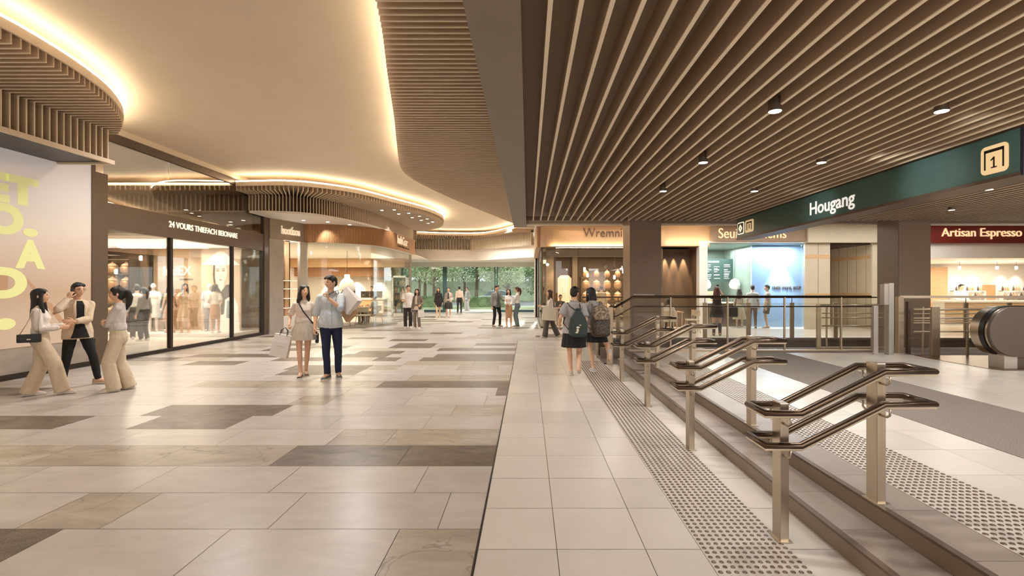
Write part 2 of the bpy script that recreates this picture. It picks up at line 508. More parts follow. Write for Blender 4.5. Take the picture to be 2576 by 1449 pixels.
# cream tiles right of the stone, up to the steps
def edges(a, b, step):
    out = [a]
    while out[-1] < b - 0.02: out.append(min(b, out[-1] + step))
    return out
rowsY = [2.92 + 0.545 * k for k in range(-18, 21)] + [14.37]
for ya, yb in zip(rowsY, rowsY[1:]):
    for xa, xb in zip([-0.31, 0.177, 0.72, 1.06, 1.605], [0.177, 0.72, 1.06, 1.605, 1.9]):
        if yb > 10.5 and xb > 1.65: xb = 1.62
        put_tile(xa, xb, ya, yb, 3)
fl.box(-9.05, -6.5, -0.25, 1.7, 31.9, -0.003, 4)
fl.box(1.62, -6.5, -0.25, 1.92, 10.2, -0.003, 4)
floor = struct(fl.build('floor', [M['tile_light'], M['tile_vein'], M['tile_dark'], M['tile_cream'], M['grout']]))
at = floor.data.attributes.new('tint', 'FLOAT', 'FACE')
vals = [0.5] * len(floor.data.polygons)
vals[:len(tints)] = tints
at.data.foreach_set('value', vals)

# black metal strip between stone and cream tiles
b = MB(); b.box(-0.318, -6, -0.002, -0.304, 14.3, 0.003)
struct(b.build('trim_1', M['black']))

# steps and the raised platform
PZ, R1, R2 = 0.24, 1.88, 2.19
pf = MB(); tp = []
def ptile(x0, x1, y0, y1, z, k):
    g = 0.0016
    pf.quad((x0 + g, y0 + g, z), (x1 - g, y0 + g, z), (x1 - g, y1 - g, z), (x0 + g, y1 - g, z), k); tp.append(rng.random())
for ya, yb in zip(rowsY, rowsY[1:]):
    if ya > 9.9: break
    ptile(R1 + 0.03, R2, ya, min(yb, 10.0), 0.12, 1)
    ptile(R2 + 0.03, 2.5, ya, min(yb, 10.0), PZ, 1)
    xs = [2.5, 3.05, 3.5, 3.95]
    for xa, xb in zip(xs, xs[1:]): ptile(xa, xb, ya, yb if yb < 10 else 10.9, PZ, 0)
    xs = edges(5.4, 13.2, 0.6)
    for xa, xb in zip(xs, xs[1:]):
        if xa >= 7.7 and yb > 7.9: continue
        ptile(xa, xb, ya, yb, PZ, 0)
n_t = len(tp)
pf.box(R1 + 0.002, -6.5, -0.25, 13.2, 10.0, 0.117, 2)
pf.box(R2 + 0.002, -6.5, 0.1, 13.2, 10.9, PZ - 0.003, 2)
pf.box(1.66, 10.0, -0.25, R2 + 0.01, 10.9, 0.0, 2)
pf.box(R1, -6.5, 0.0, R1 + 0.02, 10.0, 0.104, 3)
pf.box(R1 - 0.008, -6.5, 0.104, R1 + 0.035, 10.0, 0.121, 4)
pf.box(R2, -6.5, 0.12, R2 + 0.02, 10.0, 0.224, 3)
pf.box(R2 - 0.008, -6.5, 0.224, R2 + 0.035, 10.0, 0.241, 4)
pf.box(1.66, 10.89, -3.2, 25.3, 10.93, PZ - 0.004, 3)
plat = struct(pf.build('floor_platform', [M['tile_cream'], M['step'], M['grout'], M['riser'], M['bronze']]))
at = plat.data.attributes.new('tint', 'FLOAT', 'FACE')
vals = [0.5] * len(plat.data.polygons); vals[:n_t] = tp
at.data.foreach_set('value', vals)

# tactile strips: studs are the pattern of each strip
def tactile(name, x0, x1, y0, y1, z, label):
    b = MB()
    b.box(x0, y0, z, x1, y1, z + 0.002, 0)
    half = (x1 - x0) / 2
    cols = [x0 + half * h + half * (i + 0.5) / 6 for h in (0, 1) for i in range(6)]
    y = y0 + 0.03
    while y < y1 - 0.02:
        for cx in cols:
            rings = []
            for rr, h in ((0.0145, 0.002), (0.0125, 0.0065), (0.006, 0.0075)):
                rings.append([(cx + rr * math.cos(j * math.pi / 4), y + rr * math.sin(j * math.pi / 4), z + h) for j in range(8)])
            b.loft(rings, 1)
        y += 0.05
    o = b.build(name, [M['tile_cream'], M['stud']])
    return tag(o, label, 'tactile strip')
tactile('tactile_strip', 1.06, 1.605, 1.2, 10.5, 0.0, 'long studded tactile strip on the lower floor beside the handrail posts')
tactile('tactile_strip', 2.5, 3.05, 1.2, 10.0, PZ, 'long studded tactile strip on the raised platform behind the handrails')
b = MB(); b.box(3.95, -6, PZ, 5.4, 9.85, PZ + 0.004)
tag(b.build('entrance_mat', M['mat']), 'grey ribbed floor mat running along the raised platform', 'mat')

# the opening beyond the platform and the floor on its far side
b = MB()
b.box(1.66, 10.9, -3.3, 25.3, 15.3, -3.1, 0)
b.box(1.6, 10.93, -3.2, 1.66, 15.3, -0.02, 0)
struct(b.build('floor_void', M['bronze']))
b = MB()
b.box(1.62, 15.3, -0.25, 25.5, 30, 0, 0)
b.box(0.42, 19.0, -0.25, 1.7, 30, -0.001, 0)
b.box(1.66, 15.27, -3.2, 25.3, 15.3, -0.06, 1)
b.box(1.66, 15.24, -0.06, 25.3, 15.42, 0.004, 2)
M['shop_floor'] = mat('polished white floor', s(226, 216, 202), 0.18, var=0.03, scale=1)
M['void_face'] = mat('dark slab face', s(112, 96, 82), 0.6, var=0.04)
struct(b.build('floor_far', [M['shop_floor'], M['void_face'], M['step']]))

# ---------------- ceilings ----------------
b = MB()
b.box(-20, -7, 5.1, 0.36, 32, 5.3)
struct(b.build('ceiling', M['plaster']))
b = MB()
b.box(0.36, 12.4, 4.05, 25.5, 30, 4.3)
b.box(0.34, 12.4, 4.05, 0.36, 26.0, 5.3)
struct(b.build('ceiling_shops', M['white']))
# slatted metal ceiling over the platform
b = MB()
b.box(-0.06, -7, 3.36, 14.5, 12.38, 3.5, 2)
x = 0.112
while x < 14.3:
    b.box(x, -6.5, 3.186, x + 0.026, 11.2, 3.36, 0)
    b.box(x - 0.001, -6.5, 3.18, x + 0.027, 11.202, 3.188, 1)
    x += 0.1715
b.box(-0.04, 11.75, 3.27, 20.5, 12.38, 3.42, 2)
struct(b.build('ceiling_slats', [M['slat'], M['slat_edge'], M['ceil_dark']]))
b = MB()
b.box(-0.04, 12.36, 3.25, 25.3, 12.42, 5.1, 0)
b.box(-0.04, 12.30, 3.235, 25.3, 12.5, 3.275, 1)  # pale strip paints the lit bottom edge of the bulkhead
struct(b.build('trim_2', [M['beam'], M['slat_edge']]))
b = MB(); b.box(-0.36, -7, 3.18, -0.04, 12.42, 5.1)
struct(b.build('beam', M['beam']))

# timber-lined ceiling islands with a light line along the edge
def soffit_rim(pts, zt, name, led=True, rim_h=0.13, label=None):
    pts = resample([(x, y, 0) for x, y in pts], 60)
    P = [(p.x, p.y) for p in pts]
    b = MB(); b.wallstrip(P, zt - rim_h, zt, 0.03, 0)
    struct(b.build(name, M['plaster']))
    if led:
        b = MB(); b.tube([(p[0], p[1], zt + 0.02) for p in P], 0.022, 6)
        o = b.build('cove_light', M['led'])
        tag(o, label, 'cove light', 'cove lights of the ceiling')

def x_at(pts, y):
    for (xa, ya), (xb, yb) in zip(pts, pts[1:]):
        if ya <= y <= yb: return xa + (xb - xa) * (y - ya) / max(yb - ya, 1e-6)
    return None

# island over the billboard on the left
E1 = [(-6.4, -6.5), (-6.3, 1.5), (-6.3, 4.2), (-6.35, 5.74), (-6.4, 6.24), (-6.55, 6.97), (-6.85, 7.8), (-7.38, 8.68), (-7.96, 9.3), (-8.6, 9.76), (-9.0, 9.9)]
E1s = [(p.x, p.y) for p in resample([(x, y, 0) for x, y in E1], 120)]
b = MB()
y = -6.3
while y < 9.75:
    xe = x_at(E1s, y)
    if xe is not None:
        xf = min(-8.0, xe - 0.0)
        if xe > -8.0:
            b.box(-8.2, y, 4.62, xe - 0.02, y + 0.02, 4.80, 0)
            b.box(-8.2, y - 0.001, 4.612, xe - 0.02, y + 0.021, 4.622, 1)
        if y < 9.1:
            b.box(-8.35, y, 4.02, -8.0, y + 0.02, 4.62, 0)
            b.box(-8.005, y - 0.001, 4.02, -7.995, y + 0.021, 4.62, 1)
    y += 0.123
b.box(-8.99, -6.5, 4.05, -8.36, 9.05, 4.6, 2)
struct(b.build('ceiling_timber_billboard', [M['wood'], M['slat_edge'], M['bronze_dark']]))
poly = E1s + [(-9.05, 9.9), (-9.05, -6.5)]
b = MB(); b.prism(poly, 4.80, 4.84)
struct(b.build('ceiling_island_billboard', M['plaster']))
b = MB(); b.box(-9.0, -6.5, 4.0, -7.99, 9.1, 4.03, 1); b.box(-7.99, -6.5, 3.965, -7.93, 9.1, 4.04, 0); b.box(-9.0, 9.1, 3.965, -7.93, 9.16, 4.04, 0)
struct(b.build('trim_3', [M['plaster'], M['bronze_dark']]))
soffit_rim(E1, 4.87, 'trim_4', label='curved warm light line over the yellow lettered billboard')

# island over the cafe
E2 = [(-9.0, 14.7), (-8.45, 14.65), (-7.4, 14.6), (-6.56, 14.95), (-5.64, 15.9), (-4.86, 17.7), (-4.1, 19.6), (-3.86, 21.6), (-4.3, 23.7), (-5.4, 25.2), (-6.4, 26.0)]
F2 = [(-9.0, 15.4), (-8.4, 15.42), (-7.4, 15.75), (-6.75, 16.8), (-6.25, 18.6), (-6.02, 20.5), (-5.92, 22.6), (-5.95, 25.2)]
n = 110
e2 = resample([(x, y, 0) for x, y in E2], n); f2 = resample([(x, y, 0) for x, y in F2], n)
b = MB()
for i in range(n):
    e, f = e2[i], f2[i]
    d = (e - f)
    e_in = e - d.normalized() * 0.03
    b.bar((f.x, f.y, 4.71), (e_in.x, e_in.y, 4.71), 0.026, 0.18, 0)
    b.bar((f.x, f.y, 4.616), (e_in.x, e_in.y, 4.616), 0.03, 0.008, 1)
    k = f - d.normalized() * 0.22
    b.bar((f.x, f.y, 4.36), (k.x, k.y, 4.36), 0.026, 0.52, 0)
    g = f + d.normalized() * 0.004
    b.bar((g.x, g.y, 4.1), (g.x, g.y, 4.62), 0.012, 0.03, 1, up=(d.x, d.y, 0))
inner = [(p.x, p.y) for p in resample([(x - 0.2, y + 0.12, 0) for x, y in F2], 40)]
b.wallstrip(inner, 4.1, 4.62, 0.02, 2)
struct(b.build('ceiling_timber_cafe', [M['wood'], M['slat_edge'], M['shop_dark']]))
b = MB(); b.prism([(p.x, p.y) for p in e2] + [(-9.0, 26.0)], 4.80, 4.84)
struct(b.build('ceiling_island_cafe', M['plaster']))
b = MB(); b.prism([(p.x, p.y) for p in f2] + [(-9.0, 26.0)], 4.03, 4.10)
struct(b.build('ceiling_soffit_cafe', M['white']))
soffit_rim(E2, 4.87, 'trim_5', label='long curved warm light line over the cafe corner')

# timber ceiling beside the beam
E3 = [(-1.2, -6.5), (-1.25, 2), (-1.45, 4.0), (-1.67, 5.38), (-2.0, 6.8), (-2.36, 8.4), (-2.75, 10.0), (-3.08, 11.4), (-3.24, 12.4), (-3.18, 13.4), (-2.71, 15.6), (-1.94, 18.2), (-0.87, 21.7), (-0.2, 24.0)]
E3s = [(p.x, p.y) for p in resample([(x, y, 0) for x, y in E3], 160)]
b = MB()
y = -6.3
while y < 23.9:
    xe = x_at(E3s, y)
    xr = -0.34 if y < 12.4 else 0.33
    if xe is not None and xe < xr:
        b.box(xe + 0.0, y, 4.62, xr, y + 0.018, 4.80, 0)
        b.box(xe - 0.001, y - 0.001, 4.611, xr, y + 0.019, 4.622, 1)
    y += 0.127
struct(b.build('ceiling_timber_beam', [M['wood'], M['slat_edge']]))
b = MB(); b.prism([(x + 0.02, y) for x, y in E3s] + [(0.33, 24.0), (0.33, 12.43), (-0.34, 12.43), (-0.34, -6.5)], 4.80, 4.84)
struct(b.build('ceiling_island_beam', M['plaster']))
soffit_rim([(x + 0.05, y) for x, y in E3], 4.92, 'trim_6', rim_h=0.09, label='warm light line along the timber slats beside the grey beam')

# far island by the entrance
E4 = [(-7.2, 27.3), (-6.4, 27.9), (-5.1, 28.4), (-3.1, 28.5), (-2.0, 27.6), (-0.9, 25.6), (-0.1, 23.6)]
E4s = resample([(x, y, 0) for x, y in E4], 100)
F4 = [(-7.6, 29.3), (-5.2, 29.75), (-3.4, 29.85), (-1.6, 28.2), (0.3, 26.1)]
F4 = [(-7.6, 29.3), (-5.5, 29.6), (-3.4, 29.85)] , [(-3.4, 29.85), (0.3, 26.1)]
b = MB()
for seg, cnt in ((F4[0], 46), (F4[1], 60)):
    P = [Vector((x, y, 0)) for x, y in seg]
    for i in range(cnt):
        t = i / (cnt - 1) * (len(P) - 1); j = min(int(t), len(P) - 2)
        p = P[j].lerp(P[j + 1], t - j)
        dn = (P[j + 1] - P[j]).normalized(); nn = Vector((dn.y, -dn.x, 0))
        b.bar((p.x, p.y, 4.3), ((p + nn * 0.2).x, (p + nn * 0.2).y, 4.3), 0.03, 0.7, 0)
        q = p + nn * 0.2
        b.bar((q.x, q.y, 3.95), (q.x, q.y, 4.65), 0.04, 0.03, 1, up=(nn.x, nn.y, 0))
        # radial slat under the island
        e = min(E4s, key=lambda v: (v - p).length)
        b.bar((q.x, q.y, 4.71), (e.x, e.y, 4.71), 0.026, 0.16, 0)
b.wallstrip(F4[0], 3.95, 4.65, 0.02, 2); b.wallstrip(F4[1], 3.95, 4.65, 0.02, 2)
struct(b.build('ceiling_timber_entrance', [M['wood'], M['slat_edge'], M['shop_dark']]))
b = MB(); b.prism([(p.x, p.y) for p in E4s] + [(0.34, 23.6), (0.34, 31), (-7.6, 31)], 4.80, 4.84)
struct(b.build('ceiling_island_entrance', M['plaster']))
soffit_rim(E4, 4.87, 'trim_7', label='curved warm light line near the garden entrance')
b = MB()
b.wallstrip([(-7.9, 29.3), (-5.5, 29.75), (-3.4, 30.0), (0.4, 26.2)], 3.3, 3.95, 0.12)
b.wallstrip([(-7.9, 29.2), (-5.5, 29.65), (-3.4, 29.9), (0.36, 26.1)], 3.93, 3.98, 0.3)
b.prism([(-8.2, 29.3), (-5.5, 29.75), (-3.4, 30.0), (0.42, 26.2), (0.6, 32.2), (-8.4, 32.2)], 3.3, 3.34)
struct(b.build('wall_bulkhead', M['white']))

# ---------------- outer walls ----------------
M['back_wall'] = mat('beige back wall', s(190, 168, 142), 0.7, var=0.04)
b = MB(); b.box(-20, -7.2, -0.2, 21, -7.0, 5.2); struct(b.build('wall_back', M['back_wall']))
b = MB(); b.box(25.3, 8, -3.2, 25.5, 30, 5.2); b.box(14.3, -7, -0.2, 14.5, 10.9, 5.2); b.box(14.3, 10.8, -3, 25.5, 10.9, 5.2)
struct(b.build('wall_right', M['back_wall']))
b = MB(); b.box(-9.15, -7, 0, -9.05, 9.9, 5.1); struct(b.build('wall_left', M['shop_grey']))

# billboard wall base
b = MB(); b.box(-9.05, -6.5, 0.1, -9.0, 9.9, 0.55, 0); b.box(-9.05, -6.5, 0, -8.985, 9.95, 0.1, 1)
struct(b.build('baseboard_left', [M['stone_plinth'], M['bronze_dark']]))

# columns
def column(x0, y0, x1, y1, z0, z1, nm, side=None):
    b = MB(); b.box(x0, y0, z0, x1, y1, z1, 0)
    b.box(x0 - 0.01, y0 + 0.01, z0, x0, y1 - 0.01, z1, 1)
    return struct(b.build(nm, [M['column'], side or M['column_side']], bevel=0.01))
column(2.46, 11.45, 3.2, 12.3, -3.1, 3.3, 'column')
column(8.75, 11.25, 9.5, 11.95, -3.1, 3.3, 'column', M['column'])

# ---------------- billboard ----------------
def ad_mat():
    m = bpy.data.materials.new('backlit print')
    m.use_nodes = True
    nt = m.node_tree; N, L = nt.nodes, nt.links
    b = N['Principled BSDF']; b.inputs['Roughness'].default_value = 0.25
    tc = N.new('ShaderNodeTexCoord'); sp = N.new('ShaderNodeSeparateXYZ')
    L.new(tc.outputs['Object'], sp.inputs[0])
    mr = N.new('ShaderNodeMapRange'); mr.inputs['From Min'].default_value = 0.55; mr.inputs['From Max'].default_value = 4.25
    L.new(sp.outputs[2], mr.inputs['Value'])
    cr = N.new('ShaderNodeValToRGB')
    cr.color_ramp.elements[0].color = s(190, 168, 146); cr.color_ramp.elements[1].color = s(216, 214, 218)
    e = cr.color_ramp.elements.new(0.45); e.color = s(208, 196, 184)
    e = cr.color_ramp.elements.new(0.12); e.color = s(182, 156, 132)
    L.new(mr.outputs[0], cr.inputs[0])
    L.new(cr.outputs[0], b.inputs['Base Color']); L.new(cr.outputs[0], b.inputs['Emission Color'])
    b.inputs['Emission Strength'].default_value = 0.24
    return m
M['ad'] = ad_mat()
M['ad_letter'] = mat('lime print', s(216, 216, 150), 0.3, emit=s(222, 222, 160), es=0.25)
bb = thing('billboard', 'big backlit billboard with yellow letters on the left wall', 'billboard', (-9.05, 8.0, 0.55))
b = MB(); b.box(0, -14.4, 0, 0.06, 1.82, 3.75); b.build('print_panel', M['ad'], bb)
b = MB(); b.box(0.0, 1.82, -0.0, 0.08, 1.9, 3.78); b.box(0, -14.4, 3.66, 0.1, 1.9, 3.78); b.build('frame', M['bronze'], bb)
def bb_text(body, y0, y1, z0, z1):
    text('lettering', body, y1 - y0, z1 - z0, (0.062, y0 - 8.0, z0 - 0.55), ON_LEFT, M['ad_letter'], bb, 0.003, 0.06)
bb_text('ET', 7.86, 8.76, 3.07, 3.58)
bb_text('O', 7.86, 8.5, 2.52, 3.06)
bb_text('A', 8.36, 8.88, 1.95, 2.47)
bb_text('D', 7.88, 8.56, 1.42, 1.96)
b = MB()
for cy_, cz, rx, rz in ((8.62, 2.6, 0.13, 0.075), (8.2, 0.98, 0.17, 0.1)):
    b.loft([[(xx, cy_ - 8.0 + rx * math.cos(a * math.pi / 12), cz - 0.55 + rz * math.sin(a * math.pi / 12)) for a in range(24)] for xx in (0.055, 0.066)])
b.build('lettering', M['ad_letter'], bb)
M['ad_brown'] = mat('brown print', s(170, 134, 104), 0.3, emit=s(170, 134, 104), es=0.3)
b = MB()
for (ya, za, yb, zb, w) in ((8.55, 1.75, 8.95, 1.3, 0.05), (8.95, 1.3, 9.2, 0.95, 0.09), (9.0, 1.1, 9.4, 1.25, 0.05), (8.17, 1.56, 8.19, 1.82, 0.13)):
    b.bar((0.0605, ya - 8, za - 0.55), (0.0605, yb - 8, zb - 0.55), 0.003, w)
b.build('printed_twig', M['ad_brown'], bb)
b = MB(); b.box(-9.12, 9.9, 0, -8.98, 10.2, 4.02); struct(b.build('trim_8', M['bronze']))

# ---------------- glazed fashion shopfront on the left ----------------
Y0, Y1 = 10.2, 16.3
sf = thing('shopfront', 'bronze framed glass shopfront of the fashion store on the left', 'shopfront', (-9.05, 10.2, 0))
b = MB(); b.box(-0.1, 0, 2.87, 0.03, 6.1, 3.44); b.build('header_band', M['bronze'], sf, bevel=0.008)
b = MB(); b.box(-0.06, 0, 4.79, 0.02, 6.4, 4.97, 0); b.box(-0.06, -0.4, 4.97, 0.06, 6.4, 5.1, 1)
b.build('top_beam', [M['bronze'], M['plaster']], sf)
b = MB(); b.box(-0.06, 0, 0, 0.03, 6.1, 0.09); b.build('bottom_rail', M['bronze_dark'], sf)
for ya, yb in ((1.84, 1.93), (4.36, 4.44), (5.98, 6.1)):
    b = MB(); b.box(-0.06, ya, 0.09, 0.03, yb, 2.87); b.build('mullion', M['bronze_dark'], sf, bevel=0.005)
b = MB(); b.box(-0.1, 6.1, 0, 0.05, 6.36, 4.79); b.build('jamb', M['bronze'], sf, bevel=0.008)
for ya, yb in ((0.0, 1.84), (1.93, 4.36), (4.44, 5.98)):
    b = MB(); b.box(-0.025, ya, 0.09, -0.013, yb, 2.87); b.build('pane', M['glass_shop'], sf)
for ya, yb in ((0.0, 1.83), (1.85, 6.1)):
    b = MB(); b.box(-0.025, ya, 3.44, -0.013, yb, 4.79); b.build('upper_pane', M['glass_upper'], sf)
text('lettering', '24 VOURS TNIEFACH BEIONARE', 2.82, 0.155, (0.032, 1.78, 3.135), ON_LEFT, M['letters'], sf, 0.012, 0.008)

# inside the fashion store
b = MB()
b.box(-20, 10.2, -0.1, -9.15, 20, -0.002, 0)
b.box(-20, 18.0, 0, -9.6, 18.1, 5.1, 1)
b.box(-20, 7.2, 0, -9.15, 7.3, 5.1, 1); b.box(-20.1, 7.2, 0, -20, 18.1, 5.1, 1)
b.box(-20, 7.3, -0.1, -9.15, 10.2, -0.002, 0)
struct(b.build('wall_store', [M['shop_floor'], M['shop_grey']]))
b = MB(); b.box(-15.5, 15.6, 0, -9.7, 18.0, 0.1); tag(b.build('display_platform', M['shop_white']), 'low white display platform across the back of the fashion store', 'platform')
b = MB(); b.box(-15, 13.2, 3.05, -9.2, 17.9, 3.12, 0); b.box(-15, 13.2, 3.12, -9.2, 17.9, 3.15, 1); struct(b.build('ceiling_store', [M['white'], M['shop_grey']]))
# fins and light line of the inner soffit seen through the upper glass
b = MB()
x = -16.0
while x < -9.25:
    b.box(x, 15.62, 4.13, x + 0.03, 15.85, 4.68, 0)
    b.box(x - 0.002, 15.612, 4.13, x + 0.032, 15.622, 4.68, 1)
    b.box(x, 14.9, 4.66, x + 0.03, 15.7, 4.80, 0)
    x += 0.155
b.box(-16, 15.86, 4.1, -9.2, 15.9, 5.1, 2)
b.box(-16, 14.9, 4.80, -9.2, 15.9, 4.84, 3)
b.box(-16, 15.58, 4.09, -9.2, 15.9, 4.13, 0)
b.box(-16, 15.9, 3.15, -9.2, 15.95, 4.1, 4)
struct(b.build('ceiling_timber_store', [M['wood'], M['slat_edge'], M['shop_dark'], M['plaster'], M['shop_grey']]))
b = MB(); b.tube([(-16, 14.88, 4.86), (-9.3, 14.88, 4.86)], 0.022, 6)
tag(b.build('cove_light', M['led']), 'straight light line behind the upper shopfront glass', 'cove light', 'cove lights of the ceiling')
o = text('shop_sign', 'sion', 0.62, 0.42, (-10.16, 15.86, 3.3), FRONT, M['letters'], None, 0.02, 0.01)
tag(o, 'lit white letters seen above the header band of the fashion store', 'sign')
# feature wall, letters, portrait
b = MB(); b.box(-13.5, 17.2, 0.1, -11.3, 17.3, 3.05)
M['bronze_wall'] = mat('brushed bronze panel', s(206, 176, 142), 0.35, 0.3, var=0.08, scale=2, stretch=(6, 6, 0.4))
fw = tag(b.build('feature_wall', M['bronze_wall']), 'tall bronze panel with white script letters in the fashion store', 'wall panel')
text('lettering', 'IndEX', 0.98, 0.34, (-13.1, 17.185, 2.05), FRONT, M['letters'], fw, 0.02, 0.0)
text('lettering', 'SVOCEQUVEUIT', 0.5, 0.07, (-12.55, 17.19, 1.87), FRONT, M['letters_dark'], fw, 0.006, 0.0)
M['poster_bg'] = mat('poster taupe', s(206, 180, 152), 0.4, emit=s(206, 180, 152), es=0.25)
M['poster_white'] = mat('poster white', s(244, 238, 226), 0.4, emit=s(244, 238, 226), es=0.35)
M['poster_skin'] = mat('poster skin', s(236, 214, 194), 0.4, emit=s(236, 214, 194), es=0.3)
M['poster_black'] = mat('poster black', s(58, 50, 46), 0.4)
ps = thing('fashion_poster', 'tall lit portrait of a woman in a white conical hat and black scarf', 'poster', (-10.75, 16.7, 0.1))
b = MB(); b.box(-0.68, 0, 0, 0.68, 0.08, 3.0); b.build('panel', M['poster_bg'], ps)
def poly_y(name, pts, y, m, th=0.003):
    b = MB(); b.prism_y(pts, y - th, y); return b.build(name, m, ps)
poly_y('printed_coat', [(-0.62, 0.0), (-0.5, 0.75), (-0.3, 1.35), (0.0, 1.5), (0.35, 1.42), (0.6, 0.9), (0.66, 0.0)], 0.0, M['poster_white'])
poly_y('printed_face', [(0.0 + 0.235 * math.cos(a) * (1 - 0.22 * max(0, -math.sin(a))), 2.02 + 0.42 * math.sin(a)) for a in [i * math.pi / 12 for i in range(24)]], -0.004, M['poster_skin'])
poly_y('printed_neck', [(-0.1, 1.35), (0.1, 1.35), (0.12, 1.75), (-0.12, 1.75)], -0.003, M['poster_skin'])
poly_y('printed_hair', [(-0.25, 2.3), (-0.19, 2.32), (-0.2, 1.9), (-0.16, 1.5), (-0.22, 1.5), (-0.27, 1.95)], -0.006, M['poster_black'])
poly_y('printed_hat', [(-0.68, 2.3), (-0.1, 2.78), (0.1, 2.78), (0.68, 2.3)], -0.008, M['poster_white'])
poly_y('printed_scarf', [(-0.2, 1.45), (-0.12, 1.6), (0.02, 1.38), (0.2, 1.62), (0.34, 1.62), (0.32, 1.2), (0.16, 1.1), (0.12, 0.6), (0.02, 0.55), (-0.02, 1.0), (-0.16, 1.2)], -0.006, M['poster_black'])
M['poster_blue'] = mat('poster grey blue', s(140, 156, 162), 0.4)
poly_y('printed_bag', [(0.2, 0.45), (0.46, 0.45), (0.46, 1.05), (0.22, 1.05)], -0.006, M['poster_blue'])
b = MB()
for sx in (-0.1, 0.1):
    b.prism_y([(sx + 0.055 * math.cos(a), 2.1 + 0.02 * math.sin(a)) for a in [i * math.pi / 6 for i in range(12)]], -0.009, -0.005)
    b.prism_y([(sx - 0.07, 2.15), (sx + 0.07, 2.15), (sx + 0.06, 2.175), (sx - 0.06, 2.175)], -0.009, -0.005)
b.prism_y([(-0.07, 1.78), (0, 1.765), (0.07, 1.78), (0.03, 1.8), (-0.03, 1.8)], -0.009, -0.005)
b.prism_y([(-0.03, 1.9), (0.03, 1.9), (0.015, 1.92), (-0.015, 1.92)], -0.009, -0.005)
M['poster_line'] = mat('poster brown', s(150, 112, 92), 0.4)
b.build('printed_features', M['poster_line'], ps)
b = MB(); b.box(-14.9, 16.9, 0, -13.5, 17.0, 3.05); struct(b.build('wall_store_reflection', M['shop_dark']))  # dark backing added for the reflected lanterns
# rack and lanterns added to stand in for a reflection in the shop glass
lan = []
def lantern(loc, k, label, group):
    t = thing('lantern', label, 'lantern', loc, 0, group)
    b = MB(); b.lathe([(0.02, 0), (0.12 * k, 0.02), (0.17 * k, 0.1 * k), (0.18 * k, 0.22 * k), (0.15 * k, 0.3 * k)], n=16); b.build('body', M['gold'], t, smooth=True)
    b = MB(); b.lathe([(0.15 * k, 0.3 * k), (0.13 * k, 0.34 * k), (0.05 * k, 0.4 * k), (0.02 * k, 0.42 * k)], n=16); b.build('lid', M['gold_lit'], t, smooth=True)
    b = MB(); b.lathe([(0.008, 0.42 * k), (0.025 * k, 0.45 * k), (0.005, 0.48 * k)], n=8); b.build('knob', M['gold'], t, smooth=True)
    return t
M['gold_lit'] = mat('glowing copper lid', s(238, 196, 150), 0.35, 0.2, emit=(1.0, 0.7, 0.42, 1), es=0.9)
rk = thing('reflection_rack', 'dark rack standing in for reflected lanterns at the left end of the fashion store', 'rack', (-14.3, 16.4, 0))
for i in range(5):
    b = MB(); b.box(-0.75, -0.2, 0.55 + 0.5 * i, 0.75, 0.25, 0.58 + 0.5 * i); b.build('shelf', M['shop_dark'], rk)
for sx in (-0.75, 0.75):
    b = MB(); b.box(sx - 0.02, -0.2, 0, sx + 0.02, 0.25, 2.6); b.build('upright', M['bronze_dark'], rk)
pos = ['bottom', 'second', 'third', 'top']
for i in range(4):
    for j in range(3):
        if j == 2 and i < 2: continue
        lantern((-14.78 + 0.48 * j, 16.42, 0.58 + 0.5 * i), 0.95, f'reflected copper lantern on the {pos[i]} shelf of the store rack, ' + ['left', 'middle', 'right'][j] + ' of its row', 'reflected lanterns of the fashion store glass')
def pendant(loc, ztop, label, group, m=None, r=0.035, h=0.16):
    t = thing('pendant_lamp', label, 'pendant lamp', loc, 0, group)
    b = MB(); b.tube([(0, 0, h), (0, 0, ztop - loc[2])], 0.006, 5); b.build('cord', M['bronze_dark'], t)
    b = MB(); b.lathe([(r * 0.6, 0), (r, 0.01), (r, h - 0.02), (r * 0.4, h)], n=10); b.build('shade', m or M['lamp'], t, smooth=True)
    return t
for i, (x, z) in enumerate(((-13.55, 2.3), (-13.2, 2.05), (-12.65, 2.5))):
    pendant((x, 15.0 + 0.3 * i, z), 3.05, ['small pendant nearest the lantern rack in the fashion store', 'small pendant between the lantern rack and the bronze panel', 'small pendant in front of the bronze panel'][i], 'pendants in the fashion store')
lamp('store_light', 'AREA', (-12.3, 14.6, 2.95), 300, (1, 0.93, 0.84), (0, 0, 0), shape='RECTANGLE', size=5, size_y=3)
lamp('store_light', 'AREA', (-12.4, 16.2, 3.0), 150, (1, 0.86, 0.68), (R(-20), 0, 0), shape='RECTANGLE', size=3, size_y=0.3)
lamp('upper_store_light', 'AREA', (-12, 12.5, 4.95), 90, WARM, (0, 0, 0), shape='RECTANGLE', size=5, size_y=4)

# ---------------- boutique bay between the store and the cafe ----------------
A, B = Vector((-9.0, 16.62, 0)), Vector((-8.5, 18.2, 0))
d = (B - A).normalized(); nrm = Vector((d.y, -d.x, 0)); ang = math.atan2(d.y, d.x)
def along(t, off=0.0): p = A + d * t + nrm * off; return (p.x, p.y)
Lb = (B - A).length
fx = thing('boutique_fascia', 'grey sign band with small gold letters left of the fluted cafe fascia', 'fascia', (A.x, A.y, 3.34), ang)
b = MB(); b.box(0, -0.02, 0, Lb, 0.12, 0.72); b.build('band', M['shop_grey'], fx)
text('lettering', 'Isootfoou', 0.86, 0.3, (0.48, -0.045, 0.2), FRONT, M['letters_soft'], fx, 0.02, 0.0)
b = MB()
b.box(0, 0.0, 0, 0.62, 0.12, 3.34, 0)
o = b.build('wall_boutique', mat('pale glass panel', s(176, 166, 156), 0.2, var=0.05)); o.location = (A.x, A.y, 0); o.rotation_euler = (0, 0, ang); struct(o)
